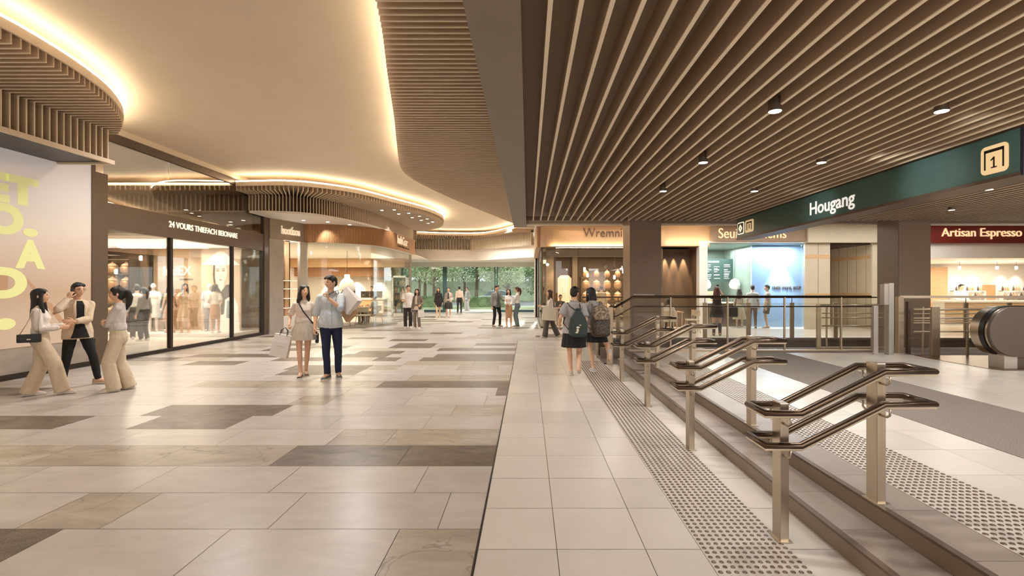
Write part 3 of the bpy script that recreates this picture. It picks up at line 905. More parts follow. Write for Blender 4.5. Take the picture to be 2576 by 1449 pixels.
sh = thing('shelf_unit', 'lit wall shelf unit with backlit oak panel beside the cafe', 'shelf unit', (along(0.62)[0], along(0.62)[1], 0), ang)
b = MB(); b.box(0, 0.45, 0.55, 0.72, 0.5, 3.34); b.build('back_panel', mat('lit oak', s(226, 194, 154), 0.5, var=0.06, emit=s(226, 184, 134), es=0.25), sh)
b = MB(); b.box(0, 0.02, 0, 0.72, 0.5, 0.58); b.build('cabinet', M['shop_white'], sh)
for i, z in enumerate((0.85, 1.2, 1.55, 1.85)):
    b = MB(); b.box(0, 0.08, z, 0.72, 0.45, z + 0.03); f_ = b.build('shelf', M['wood_light'], sh)
    b = MB(); b.box(0, 0.07, z + 0.005, 0.72, 0.08, z + 0.028); b.build('light_strip', M['letters'], f_)
b = MB(); b.box(0.34, 0.3, 0.58, 0.38, 0.45, 3.34); b.build('divider', M['wood_light'], sh)
t = thing('vase', 'small dark vase on the lit shelf unit beside the cafe', 'vase', (along(0.8, -0.25)[0], along(0.8, -0.25)[1], 1.58))
b = MB(); b.lathe([(0.03, 0), (0.05, 0.03), (0.045, 0.08), (0.02, 0.12), (0.025, 0.14)], n=10); b.build('body', M['bronze_dark'], t, smooth=True)
b = MB(); b.wallstrip([along(1.34), along(1.66), (-8.6, 18.5), (-8.9, 18.7)], 0, 3.34, 0.12)
struct(b.build('wall_cafe', mat('pale curved jamb', s(206, 194, 178), 0.5, var=0.02)))
lamp('boutique_light', 'POINT', (-8.75, 17.55, 3.0), 9, WARM, shadow_soft_size=0.08)

# ---------------- cafe ----------------
CF = [(-8.5, 18.2), (-7.75, 18.2), (-7.1, 18.5), (-6.5, 19.0), (-6.12, 19.8), (-5.95, 21.0), (-5.9, 22.4), (-5.88, 24.6)]
cp = [(p.x, p.y) for p in resample([(x, y, 0) for x, y in CF], 150)]
cf = thing('cafe_fascia', 'curved walnut fascia with lit cafe lettering over the cafe glass', 'fascia', (-8.5, 18.2, 3.33))
L_ = lambda P: [(x + 8.5, y - 18.2) for x, y in P]
b = MB(); b.wallstrip(L_(cp), 0, 0.72, 0.1)
for i in range(2, 90, 1):
    p = Vector(cp[i]); q = Vector(cp[i + 1]) if i + 1 < len(cp) else p
    dd = (q - p).normalized(); nn = Vector((dd.y, -dd.x))
    c = p + nn * 0.055
    b.box(-0.011, -0.01, 0, 0.011, 0.02, 0.72, 0, Matrix.Translation((c.x + 8.5, c.y - 18.2, 0)) @ Matrix.Rotation(math.atan2(dd.y, dd.x), 4, 'Z'))
b.build('fluted_band', M['wood_fascia'], cf)
ls = text('lettering', 'huihGsartk', 2.2, 0.38, (2.64, 3.2, 0.28), (R(90), 0, R(90)), M['letters_soft'], cf, 0.02, 0.01)
ls2 = text('lettering', 'Luuu flvy uu uk', 2.0, 0.14, (2.66, 3.3, 0.1), (R(90), 0, R(90)), M['letters_dark'], cf, 0.01, 0.0)
b = MB(); b.wallstrip([(x - 0.18, y + 0.1) for x, y in cp[4:]], 0.0, 3.33, 0.014)
cg = tag(b.build('cafe_glazing', M['glass'], smooth=False), 'curved frameless glass front of the cafe below the walnut fascia', 'glazing')
b = MB(); b.wallstrip([(x - 0.18, y + 0.1) for x, y in cp[4:]], 0.0, 0.03, 0.04)
b.build('floor_channel', M['steel'], cg)
b = MB(); b.box(-6.11, 24.55, 0, -6.03, 24.75, 3.33); b.build('end_post', M['steel'], cg)
b = MB()
b.prism([(x, y) for x, y in cp] + [(-5.88, 24.7), (-6.1, 30), (-14, 30), (-14, 18.2)], 3.325, 3.345)
struct(b.build('ceiling_cafe', M['white']))
b = MB(); b.box(-14, 29.6, 0, -7.9, 29.7, 3.33, 0); b.box(-14.1, 18.0, 0, -14, 29.7, 3.33, 0); b.box(-14, 18.1, 0, -9.1, 18.25, 3.33, 0)
b.box(-9.2, 16.5, 0, -9.1, 18.25, 5.1, 0); b.box(-14, 18, -0.1, -9.05, 30, -0.001, 1)
b.box(-9.1, 16.5, 4.1, -9.0, 30, 5.1, 0)
struct(b.build('wall_cafe_back', [M['shop_white'], M['shop_floor']]))
b = MB(); b.box(-14, 27.9, 2.82, -7.2, 29.6, 3.33); tag(b.build('cafe_canopy', M['wood_light']), 'light oak canopy over the cafe counter', 'canopy')
b = MB(); b.box(-14, 28.6, 2.3, -8.2, 29.6, 2.82); tag(b.build('cafe_bulkhead', M['wood_fascia']), 'darker timber band below the oak canopy in the cafe', 'panel')
for i, x in enumerate((-12.2, -10.6, -9.2)):
    lamp('cafe_spot', 'SPOT', (x, 29.2, 2.26), 150, (1, 0.9, 0.74), (R(16), 0, 0), spot_size=R(75), spot_blend=0.6, shadow_soft_size=0.04)
lamp('cafe_light', 'AREA', (-9.5, 24.0, 3.28), 420, (1, 0.86, 0.68), (0, 0, 0), shape='RECTANGLE', size=4, size_y=6)
# counter
ct = thing('cafe_counter', 'oak cafe counter with pale top in front of the back wall', 'counter', (-9.6, 27.0, 0))
b = MB(); b.box(-1.8, -0.3, 0.06, 1.55, 0.3, 0.95); b.build('body', M['wood_light'], ct)
b = MB(); b.box(-1.85, -0.36, 0.95, 1.62, 0.36, 1.02); b.build('worktop', M['shop_white'], ct, bevel=0.01)
b = MB(); b.box(-1.8, -0.28, 0, 1.55, 0.28, 0.06); b.build('kick_plate', M['bronze_dark'], ct)
for i in range(5):
    b = MB(); b.box(0.85, -0.325, 0.2 + 0.14 * i, 1.5, -0.3, 0.32 + 0.14 * i); b.build('drawer_front', M['shop_white'], ct)
for i in range(3):
    t = thing('coffee_canister', ['dark canister at the left of three on the cafe counter', 'dark canister in the middle of three on the cafe counter', 'dark canister at the right of three on the cafe counter'][i], 'canister', (-10.35 + 0.24 * i, 27.0, 1.02), 0, 'canisters on the cafe counter')
    b = MB(); b.lathe([(0.09, 0), (0.1, 0.02), (0.1, 0.4), (0.09, 0.42)], n=12); b.build('body', M['bronze_dark'], t, smooth=True)
    b = MB(); b.lathe([(0.1, 0.42), (0.1, 0.47), (0.02, 0.5)], n=12); b.build('lid', M['steel'], t, smooth=True)
t = thing('coffee_machine', 'long dark espresso machine on the right half of the cafe counter', 'coffee machine', (-8.85, 27.0, 1.02))
b = MB(); b.box(-0.55, -0.2, 0.06, 0.55, 0.25, 0.4); b.build('body', M['bronze_dark'], t, bevel=0.03)
for i in range(3):
    b = MB(); b.tube([(-0.35 + 0.35 * i, -0.2, 0.2), (-0.35 + 0.35 * i, -0.34, 0.18)], 0.025, 8); b.build('portafilter', M['steel'], t)
b = MB(); b.box(-0.52, -0.28, 0.0, 0.52, 0.22, 0.06); b.build('drip_tray', M['steel'], t)
for i, x in enumerate((-9.6, -8.85)):
    t = thing('menu_card', ['small framed menu left of the pair on the cafe wall', 'small framed menu right of the pair on the cafe wall'][i], 'menu', (x, 29.6, 1.75), 0, 'framed menus on the cafe wall')
    b = MB(); b.box(-0.25, -0.03, 0, 0.25, 0, 0.62); b.build('frame', M['shop_white'], t)
    b = MB()
    for j in range(5): b.box(-0.15, -0.035, 0.1 + 0.09 * j, 0.15 - 0.05 * (j % 2), -0.03, 0.12 + 0.09 * j)
    b.build('print', M['shop_grey'], t)
# fridge
t = thing('display_fridge', 'tall white drinks fridge at the right end of the cafe counter', 'fridge', (-7.35, 27.6, 0))
b = MB(); b.box(-0.4, 0.3, 0, 0.4, 0.36, 2.3); b.box(-0.4, -0.3, 0, -0.36, 0.36, 2.3); b.box(0.36, -0.3, 0, 0.4, 0.36, 2.3); b.box(-0.4, -0.3, 2.2, 0.4, 0.36, 2.3); b.box(-0.4, -0.3, 0, 0.4, 0.36, 0.15); b.build('body', M['shop_white'], t)
for i in range(4):
    b = MB(); b.box(-0.36, -0.25, 0.5 + 0.42 * i, 0.36, 0.3, 0.52 + 0.42 * i); b.build('shelf', M['steel'], t)
b = MB(); b.box(-0.36, -0.3, 0.15, 0.36, -0.28, 2.2); b.build('door', M['glass'], t)
rgb = [M['bronze_dark'], M['gold'], M['wood_light'], M['white']]
nm4 = ['lowest', 'second', 'third', 'top']
for i in range(4):
    for j in range(5):
        b = MB(); b.lathe([(0.045, 0), (0.05, 0.02), (0.05, 0.17), (0.02, 0.22), (0.02, 0.26)], n=8)
        tag(b.build('bottle', rgb[(i + j) % 4], loc=(-7.6 + 0.125 * j, 27.55, 0.52 + 0.42 * i), smooth=True), f'bottle on the {nm4[i]} shelf of the white drinks fridge', 'bottle', f'bottles on the {nm4[i]} fridge shelf')
# bell lamp
t = thing('bell_lamp', 'big white bell shaped pendant lamp hanging in the cafe', 'pendant lamp', (-8.45, 22.3, 1.5))
b = MB(); b.lathe([(0.37, 0.0), (0.37, 0.06), (0.33, 0.3), (0.24, 0.46), (0.13, 0.56), (0.12, 0.72), (0.02, 0.74)], n=28); b.build('shade', mat('white lamp shade', s(246, 240, 228), 0.4, emit=(1, 0.92, 0.8, 1), es=0.05), t, smooth=True)
b = MB(); b.tube([(0, 0, 0.74), (0, 0, 1.82)], 0.01, 6); b.build('cord', M['bronze_dark'], t)
# downlights of the cafe soffit and island
DLP = [(-8.0, 17.0, 4.03), (-7.3, 17.4, 4.03), (-6.8, 18.2, 4.03), (-5.6, 18.3, 4.6), (-5.2, 19.2, 4.6), (-4.9, 20.2, 4.6), (-4.7, 21.0, 4.6), (-4.6, 22.0, 4.6), (-5.1, 18.2, 4.6), (-4.75, 19.0, 4.6), (-4.5, 19.8, 4.6), (-4.35, 20.6, 4.6), (-4.3, 21.5, 4.6)]
dl_names = ['white soffit near the boutique letters', 'white soffit over the fluted fascia', 'white soffit at the bend of the fascia'] + [f'cafe timber island, {k} in its {r} row' for r, n_ in (('inner', 5), ('outer', 5)) for k in ('first', 'second', 'third', 'fourth', 'last')]
for (x, y, z), w in zip(DLP, dl_names):
    t = thing('ceiling_downlight', f'small round downlight in the {w}', 'downlight', (x, y, z), 0, 'small downlights of the cafe ceiling')
    b = MB(); b.lathe([(0.075, -0.02), (0.08, 0.0), (0.06, 0.01)], n=14); b.build('ring', M['white'], t)
    b = MB(); b.lathe([(0.055, -0.024), (0.055, -0.016)], n=14); b.build('lens', M['lamp'], t)
lamp('soffit_spot', 'SPOT', (-7.7, 17.75, 4.0), 70, WARM, (R(28), 0, R(-20)), spot_size=R(80), spot_blend=0.7, shadow_soft_size=0.05)
lamp('soffit_spot', 'SPOT', (-5.4, 20.3, 4.5), 60, WARM, (R(10), R(28), 0), spot_size=R(80), spot_blend=0.7, shadow_soft_size=0.05)

# ---------------- garden entrance ----------------
en = thing('entrance_glazing', 'tall glass entrance screen with dark green posts at the garden end', 'glazing', (-3.6, 31.7, 0))
for i, (xa, xb) in enumerate(((-4.7, -2.06), (-1.76, 1.36), (1.62, 4.0))):
    b = MB(); b.box(xa, -0.01, 0.0, xb, 0.01, 3.0); b.build('pane', M['glass'], en)
for xa, xb in ((-2.05, -1.78), (1.37, 1.44), (1.54, 1.61), (-4.78, -4.7)):
    b = MB(); b.box(xa, -0.08, 0, xb, 0.08, 3.0); b.build('post', M['mullion'], en)
b = MB(); b.box(-4.8, -0.1, 3.0, 4.1, 0.1, 3.33); b.build('transom', mat('pale green transom', s(200, 204, 190), 0.4), en)
for xa, xb in ((-4.7, -2.06), (1.62, 4.0)):
    b = MB(); b.box(xa, -0.12, 0, xb, 0.12, 0.16); b.build('kick_plate', M['mullion'], en)
b = MB(); b.box(0.42, 26.0, 0, 0.5, 31.8, 5.1); b.box(-8.5, 31.6, 0, -8.4, 31.9, 5.1); b.box(-20, 31.8, 3.3, 3, 32.0, 5.2); b.box(-20, 31.6, 0, -8.4, 31.8, 3.4); b.box(-8.5, 29.7, 0, -8.4, 31.7, 3.33)
struct(b.build('wall_entrance', M['white']))
b = MB(); b.box(0.36, 26.0, 0, 0.6, 26.3, 4.05); struct(b.build('trim_9', M['white']))

# ---------------- outside ----------------
b = MB(); b.box(-60, 31.9, -0.2, 50, 44, -0.02, 0); b.box(-60, 44, -0.2, 50, 62, -0.1, 1); b.box(-60, 62, -0.2, 50, 120, 0.0, 2)
struct(b.build('ground_outside', [M['paving'], M['asphalt'], M['leaf2']]))
def leaf_blob(mb, c, rx, ry, rz, n, size, rg):
    for _ in range(n):
        while True:
            p = Vector((rg.uniform(-1, 1), rg.uniform(-1, 1), rg.uniform(-1, 1)))
            if 0.25 < p.length < 1: break
        p = Vector((c[0] + p.x * rx, c[1] + p.y * ry, c[2] + p.z * rz))
        a = Vector((rg.gauss(0, 1), rg.gauss(0, 1), rg.gauss(0, 1))).normalized()
        u = a.orthogonal().normalized(); v = a.cross(u)
        s_ = size * rg.uniform(0.6, 1.3)
        mb.add([p - u * s_, p - v * s_ * 0.5, p + u * s_, p + v * s_ * 0.5], [(0, 1, 2, 3)])
def tree(name, label, x, y, h, cw, seed, leafm, ls=0.085):
    rg = random.Random(seed)
    t = thing(name, label, 'tree', (x, y, -0.05), 0, 'trees outside the entrance')
    b = MB()
    b.tube([(0, 0, 0), (0.05, 0, h * 0.3), (0, 0.05, h * 0.6), (0.05, 0, h * 0.9)], [0.16, 0.13, 0.09, 0.03], 8)
    br = []
    for i in range(12):
        z = h * rg.uniform(0.22, 0.8); a = rg.uniform(0, 6.28); l = cw * rg.uniform(0.5, 0.95)
        e = (l * math.cos(a), l * math.sin(a), z + l * rg.uniform(0.4, 0.9)); br.append(e)
        b.tube([(0, 0, z), (e[0] * .5, e[1] * .5, z + (e[2] - z) * .35), e], [0.05, 0.035, 0.012], 5)
    b.build('trunk', M['bark'], t, smooth=True)
    b = MB()
    for e in br: leaf_blob(b, e, cw * 0.5, cw * 0.5, cw * 0.45, 800, ls, rg)
    leaf_blob(b, (0, 0, h * 0.65), cw * 0.8, cw * 0.8, h * 0.4, 4200, ls, rg)
    o = b.build('foliage', leafm, t)
    return t
tree('tree', 'young tree with dark upright crown just left of the entrance post', -9.0, 41.5, 7.5, 2.0, 3, M['leaf'])
tree('tree', 'slender tree with spreading branches seen behind the white shirted man', -7.6, 38.5, 7.0, 2.2, 4, M['leaf2'])
tree('tree', 'tall tree in the middle of the entrance view', -4.6, 42.5, 8.5, 2.6, 5, M['leaf'])
tree('tree', 'pale tree right of the entrance middle near the parked car', -1.7, 41.0, 6.5, 2.0, 6, M['leaf2'])
tree('tree', 'green tree at the right edge of the garden view', 1.6, 44.0, 5.5, 1.9, 7, M['leaf'])
for i, (x, y) in enumerate(((-16, 64), (-10.5, 66), (-5, 64.5), (0.5, 66))):
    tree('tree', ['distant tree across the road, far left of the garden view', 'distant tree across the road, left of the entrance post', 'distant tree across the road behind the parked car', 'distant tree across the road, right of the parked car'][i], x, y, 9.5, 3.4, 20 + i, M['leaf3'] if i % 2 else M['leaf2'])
for i, (x, y) in enumerate(((-13.2, 58), (-8, 60), (-2.6, 59), (3.2, 60), (-20, 62), (-11, 72), (-4, 74), (3, 73))):
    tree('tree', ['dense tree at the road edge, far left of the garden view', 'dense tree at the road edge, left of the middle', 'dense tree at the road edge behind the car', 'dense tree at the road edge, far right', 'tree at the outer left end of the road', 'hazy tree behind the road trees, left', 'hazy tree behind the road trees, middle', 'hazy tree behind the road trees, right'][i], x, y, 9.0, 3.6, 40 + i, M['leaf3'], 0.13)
def hedge(x0, x1, y0, y1, z1, label, seed, m=None):
    rg = random.Random(seed); b = MB()
    b.box(x0 + 0.1, y0 + 0.1, -0.02, x1 - 0.1, y1 - 0.1, z1 - 0.12)
    for _ in range(int((x1 - x0) * 420)):
        f_ = rg.random()
        p = Vector((rg.uniform(x0, x1), rg.uniform(y0, y1), z1 * rg.uniform(0.85, 1.02))) if f_ < 0.5 else Vector((rg.uniform(x0, x1), y0 + rg.uniform(0, 0.15), rg.uniform(0, z1)))
        a = Vector((rg.gauss(0, 1), rg.gauss(0, 1), rg.gauss(0, 1))).normalized(); u = a.orthogonal().normalized(); v = a.cross(u)
        b.add([p - u * 0.06, p - v * 0.035, p + u * 0.06, p + v * 0.035], [(0, 1, 2, 3)])
    return tag(b.build('hedge', m or M['leaf']), label, 'hedge')
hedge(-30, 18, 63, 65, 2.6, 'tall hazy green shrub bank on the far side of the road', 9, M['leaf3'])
hedge(-12, -5.9, 37, 38.2, 0.95, 'clipped hedge left of the entrance post outside', 1)
hedge(-5.2, -1.2, 37, 38.2, 0.9, 'clipped hedge right of the entrance post outside', 2)
b = MB(); b.box(-14, 36.4, -0.03, 4, 37, 0.1); b.box(-14, 37, -0.03, 4, 40, 0.05)
tag(b.build('planting_bed', M['leaf2']), 'low grassy bed in front of the hedges outside', 'planting bed')
# parked car
car = thing('car', 'silver saloon car on the road beyond the right hedge', 'car', (-3.2, 49, -0.1))
b = MB()
prof = [(-2.25, 0.35), (-2.3, 0.65), (-2.0, 0.82), (-1.2, 0.92), (1.5, 0.95), (2.2, 0.8), (2.25, 0.35)]
b.prism_y(prof, -0.85, 0.85)
b.build('body', mat('silver car paint', s(214, 216, 218), 0.25, 0.3), car, bevel=0.06)
b = MB(); b.prism_y([(-1.35, 0.9), (-0.6, 1.38), (0.7, 1.42), (1.55, 0.93)], -0.72, 0.72); b.build('windows', mat('car glass', s(126, 138, 142), 0.15), car, bevel=0.03)
b = MB(); b.prism_y([(-0.85, 1.3), (-0.6, 1.37), (0.72, 1.41), (0.95, 1.3), (0.6, 1.5), (-0.5, 1.48)], -0.72, 0.72); b.build('roof', car.children[0].data.materials[0], car)
for x in (-1.4, 1.35):
    for yy in (-0.78, 0.78):
        b = MB(); b.lathe([(0.2, -0.1), (0.33, -0.08), (0.33, 0.08), (0.2, 0.1)], n=18, T=Matrix.Translation((x, yy, 0.33)) @ Matrix.Rotation(R(90), 4, 'X')); b.build('wheel', M['black'], car, smooth=False)

# ---------------- shops across the opening ----------------
b = MB()
# fascia and bulkheads (front plane y = 18.5)
b.box(1.9, 18.5, 3.22, 5.3, 18.7, 4.05, 0)
WR = [(0.42, 26), (0.42, 19.6), (0.5, 19.1), (0.75, 18.75), (1.2, 18.6), (1.9, 18.6)]
wr = [(p.x, p.y) for p in resample([(x, y, 0) for x, y in WR], 40)]
b.wallstrip(wr, 3.22, 4.05, 0.2, 0)
o = b.build('restaurant_fascia', mat('tan fascia', s(196, 160, 122), 0.5, var=0.03))
tag(o, 'tan curved fascia of the corner restaurant with outlined letters', 'fascia')
text('lettering', 'Wremni Pia', 2.15, 0.34, (2.15, 18.46, 3.58), FRONT, M['letters_dark'], o, 0.02, -0.008)
lamp('fascia_light', 'AREA', (3.2, 18.3, 3.95), 16, WARMER, (R(-25), 0, 0), shape='RECTANGLE', size=4.0, size_y=0.08)
lamp('fascia_light', 'AREA', (2.6, 18.45, 3.2), 18, WARMER, (R(150), 0, 0), shape='RECTANGLE', size=3.5, size_y=0.06)
b = MB(); b.wallstrip([(x + 0.1, y + 0.1) for x, y in wr], 0.05, 3.22, 0.014)
b.box(1.95, 18.69, 0.05, 5.25, 18.705, 3.22)
rg_ = tag(b.build('restaurant_glazing', M['glass_shop']), 'curved glass front of the corner restaurant', 'glazing')
b = MB(); b.wallstrip([(x + 0.1, y + 0.1) for x, y in wr], 0.0, 0.05, 0.05); b.box(1.95, 18.67, 0, 5.25, 18.72, 0.05); b.build('bottom_channel', M['bronze'], rg_)
# restaurant room
b = MB()
b.box(0.55, 24.0, 0, 6.5, 24.1, 4.05, 0); b.box(6.4, 19.7, 0, 6.5, 24, 4.05, 0); b.box(5.2, 18.75, 0, 5.3, 19.7, 4.05, 0)
b.box(2.2, 23.6, 0, 2.45, 24.0, 3.2, 1)
b.box(0.9, 23.2, 0, 1.25, 23.6, 3.2, 2)
b.box(0.6, 18.8, 3.2, 6.5, 24, 3.24, 3); b.box(0.6, 19.8, 2.9, 6.4, 20.0, 3.22, 4)
struct(b.build('wall_restaurant', [M['shop_dark'], M['shop_grey'], M['column_side'], M['shop_dark'], M['shop_grey']]))
lamp('restaurant_light', 'AREA', (3.8, 21.6, 3.15), 150, WARMER, (0, 0, 0), shape='RECTANGLE', size=5, size_y=2.5)
lamp('restaurant_spot', 'SPOT', (3.3, 23.3, 3.1), 140, WARMER, (R(12), 0, 0), spot_size=R(70), spot_blend=0.8, shadow_soft_size=0.05)
lamp('restaurant_spot', 'SPOT', (1.4, 22.8, 3.1), 120, WARMER, (R(5), R(8), 0), spot_size=R(60), spot_blend=0.8, shadow_soft_size=0.05)
rr = thing('lantern_rack', 'open rack with stacked copper lanterns in the corner restaurant', 'rack', (3.6, 22.6, 0))
for z in (0.42, 0.97, 1.52, 2.07):
    b = MB(); b.box(-1.15, -0.2, z, 0.95, 0.2, z + 0.03); b.build('shelf', M['shop_dark'], rr)
for x in (-1.15, 0.93):
    b = MB(); b.box(x, -0.2, 0, x + 0.03, 0.2, 2.1); b.build('upright', M['bronze_dark'], rr)
rown = ['lowest', 'second', 'upper', 'topmost']; coln = ['first', 'second', 'third', 'fourth']
for i, z in enumerate((0.45, 1.0, 1.55, 2.1)):
    for j in range(4):
        lantern((2.75 + 0.5 * j, 22.6, z), 1.05 if i < 3 else 0.8, f'reflected copper lantern on the {rown[i]} level of the restaurant rack, {coln[j]} from the left', 'lanterns in the corner restaurant')
for i in range(3):
    t = lantern((5.15, 22.6, 0.9 + 0.55 * i), 1.05, ['copper lantern at the foot of the right hand stack in the restaurant', 'copper lantern in the middle of the right hand stack in the restaurant', 'copper lantern on top of the right hand stack in the restaurant'][i], 'lanterns in the corner restaurant')
b = MB(); b.box(4.75, 22.3, 0, 6.2, 22.9, 0.9); tag(b.build('service_counter', M['shop_grey']), 'pale stone service counter under the right hand lantern stack', 'counter')
t = thing('big_lantern', 'large cylindrical lit lantern left of the rack in the restaurant', 'lantern', (1.75, 22.8, 0.9))
b = MB(); b.lathe([(0.28, 0), (0.32, 0.1), (0.32, 1.15), (0.2, 1.3)], n=20); b.build('body', M['gold_lit'], t)
b = MB()
for k in range(20):
    a = k * math.pi / 10; b.bar((0.33 * math.cos(a), 0.33 * math.sin(a), 0.05), (0.33 * math.cos(a), 0.33 * math.sin(a), 1.2), 0.012, 0.012)
b.build('cage', M['gold'], t)
b = MB(); b.box(1.3, 22.4, 0, 2.2, 23.2, 0.9); tag(b.build('plinth', M['shop_white']), 'pale plinth under the large cylindrical lantern', 'plinth')
for i, (x, y, z) in enumerate(((2.55, 21.5, 2.35), (2.75, 22.0, 2.1), (3.9, 21.5, 2.0), (4.2, 21.0, 2.25), (4.6, 21.4, 2.05), (5.0, 20.8, 2.35))):
    pendant((x, y, z), 3.2, f'glowing tube pendant in the restaurant, {["first", "second", "third", "fourth", "fifth", "last"][i]} from the left', 'tube pendants in the corner restaurant', r=0.045, h=0.18)

# niche wall with three light cones
b = MB(); b.box(5.3, 18.5, 3.22, 7.05, 18.7, 4.05, 0); b.box(5.0, 19.6, 0, 6.7, 19.7, 3.22, 1); b.box(6.66, 18.6, 0, 6.72, 19.7, 3.22, 1); b.box(5.0, 18.6, 3.2, 6.9, 19.7, 3.24, 1)
struct(b.build('wall_niche', [mat('tan bulkhead', s(190, 156, 120), 0.5), M['shop_dark'], M['shop_white']]))
for x in (5.62, 5.98, 6.38):
    lamp('cone_spot', 'SPOT', (x, 19.48, 3.1), 260, WARMER, (R(4), 0, 0), spot_size=R(34), spot_blend=0.6, shadow_soft_size=0.02)
lamp('fascia_light', 'AREA', (6.2, 18.3, 3.3), 9, WARMER, (R(150), 0, 0), shape='RECTANGLE', size=1.7, size_y=0.06)

# drinks shop with blue wall
b = MB(); b.box(7.05, 18.4, 3.4, 10.75, 18.7, 4.05)
o = tag(b.build('drinks_fascia', mat('brown fascia', s(150, 124, 100), 0.5, var=0.03)), 'brown fascia with outlined letters half hidden by the green sign', 'fascia')
text('lettering', 'Seuit Pomems', 2.6, 0.38, (7.34, 18.36, 3.52), FRONT, M['letters_gold'], o, 0.02, -0.004)
b = MB(); b.box(6.64, 18.48, 0, 6.96, 18.8, 3.36, 0); b.box(6.64, 18.48, 3.36, 10.75, 18.8, 3.42, 0)
b.box(6.95, 22.4, 0, 11.6, 22.5, 3.4, 1); b.box(9.2, 19.6, 0, 11.6, 19.7, 3.4, 2); b.box(9.2, 19.7, 0, 9.3, 22.4, 3.4, 1); b.box(6.9, 18.8, 0, 6.96, 22.4, 3.4, 0)
b.box(6.9, 18.7, 3.36, 11.6, 22.5, 3.4, 1)
struct(b.build('wall_drinks', [M['shop_white'], M['teal_wall'], M['blue']]))
b = MB(); b.box(6.96, 18.66, 0.02, 10.7, 18.674, 3.36); tag(b.build('drinks_glazing', glass('drinks glass', (0.9, 0.94, 0.96, 1), 0.03)), 'clear glass front of the drinks shop with the blue wall', 'glazing')
lamp('blue_spot', 'SPOT', (10.35, 19.25, 3.2), 700, (0.85, 0.95, 1.0), (R(3), 0, 0), spot_size=R(56), spot_blend=0.7, shadow_soft_size=0.02)
lamp('drinks_light', 'AREA', (8.1, 20.6, 3.3), 240, (1, 0.95, 0.88), (0, 0, 0), shape='RECTANGLE', size=2, size_y=2)
lamp('drinks_light', 'AREA', (10.1, 19.1, 3.3), 90, (0.92, 0.97, 1.0), (0, 0, 0), shape='RECTANGLE', size=1.6, size_y=0.5)  # extra lamp added to raise the blue wall's brightness
o = text('wall_lettering', 'TIHREF VIYIAYE, EECUP', 1.18, 0.14, (10.03, 19.58, 1.53), FRONT, M['letters_dark'], None, 0.01, 0.0)
tag(o, 'dark lettering on the blue wall of the drinks shop', 'lettering')
mb_ = thing('menu_board', 'dark green menu board with white lines in the drinks shop', 'menu board', (8.55, 21.4, 1.9))
b = MB(); b.box(-0.65, 0, 0, 0.65, 0.05, 1.0); b.build('panel', M['menu'], mb_)
text('lettering', 'IRN I EUL-ABANDO', 0.62, 0.07, (-0.6, -0.008, 0.84), FRONT, M['letters_white'], mb_, 0.004, 0.0)
b = MB()
rg2 = random.Random(3)
for cx in (-0.58, -0.2, 0.25):
    for k in range(9):
        z = 0.72 - 0.075 * k
        if rg2.random() < 0.8: b.box(cx, -0.008, z, cx + rg2.uniform(0.14, 0.28), -0.001, z + (0.035 if k % 3 == 0 else 0.018))
b.build('menu_lines', M['letters_white'], mb_)
b = MB()
for x in (-0.5, 0.5): b.bar((x, 0.025, 1.0), (x, 0.025, 1.46), 0.01, 0.01)
b.build('hanger', M['bronze_dark'], mb_)
for i, (x, y) in enumerate(((7.67, 20.6), (8.93, 20.6))):
    t = thing('shell_lamp', ['white shell pendant at the left edge of the drinks shop', 'white shell pendant right of the green menu board'][i], 'pendant lamp', (x, y, 1.55), 0, 'white shell pendants')
    b = MB(); b.lathe([(0.08, 0), (0.2, 0.06), (0.23, 0.2), (0.16, 0.38), (0.03, 0.46)], n=16); b.build('shade', mat('ribbed white shade', s(244, 240, 232), 0.5, emit=(1, 0.95, 0.88, 1), es=0.12), t, smooth=True)
    b = MB(); b.tube([(0, 0, 0.46), (0, 0, 1.8)], 0.007, 5); b.build('cord', M['bronze_dark'], t)
t = thing('drinks_counter', 'dark panelled counter with white top in the drinks shop', 'counter', (8.0, 20.2, 0))
b = MB(); b.box(-0.75, -0.3, 0, 0.95, 0.3, 0.95); b.build('body', M['shop_dark'], t)
b = MB(); b.box(-0.8, -0.35, 0.95, 1.0, 0.35, 1.0); b.build('worktop', M['shop_white'], t)
for i in range(4):
    b = MB(); b.box(0.1, -0.32, 0.15 + 0.18 * i, 0.8, -0.3, 0.29 + 0.18 * i); b.build('drawer_front', M['bronze'], t)
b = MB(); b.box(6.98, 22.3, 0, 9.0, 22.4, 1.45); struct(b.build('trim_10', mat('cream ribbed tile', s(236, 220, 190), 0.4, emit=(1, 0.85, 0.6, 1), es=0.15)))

# panelled wall and recess
b = MB()
def panel_wall(x0, x1, y, seams, z_band):
    b.box(x0, y, 0, x1, y + 0.1, 3.35, 0)
    for sx in seams: b.box(sx, y - 0.003, 0, sx + 0.012, y, 3.35, 1)
    for z in z_band: b.box(x0, y - 0.006, z, x1, y, z + 0.14, 2)
panel_wall(10.75, 11.72, 18.5, [11.25], (2.75, 1.25))
b.box(10.75, 18.3, 3.35, 13.7, 18.6, 4.05, 0)
b.box(13.35, 18.5, 0, 13.8, 18.6, 3.35, 0)
b.box(13.4, 18.6, 0, 13.5, 23, 3.35, 0)
for k in range(7): b.box(13.397, 18.9 + 0.55 * k, 0, 13.4, 18.912 + 0.55 * k, 3.35, 1)
for z in (2.75, 1.25): b.box(13.394, 18.6, z, 13.4, 23, z + 0.14, 2)
b.box(11.6, 18.6, 0, 11.72, 23, 3.35, 0); b.box(11.6, 23, 0, 13.5, 23.1, 3.35, 0); b.box(11.6, 18.6, 3.3, 13.5, 23.1, 3.36, 3)
struct(b.build('wall_panels', [M['tile_wall'], M['bronze'], M['wood_light'], M['bronze_dark']]))
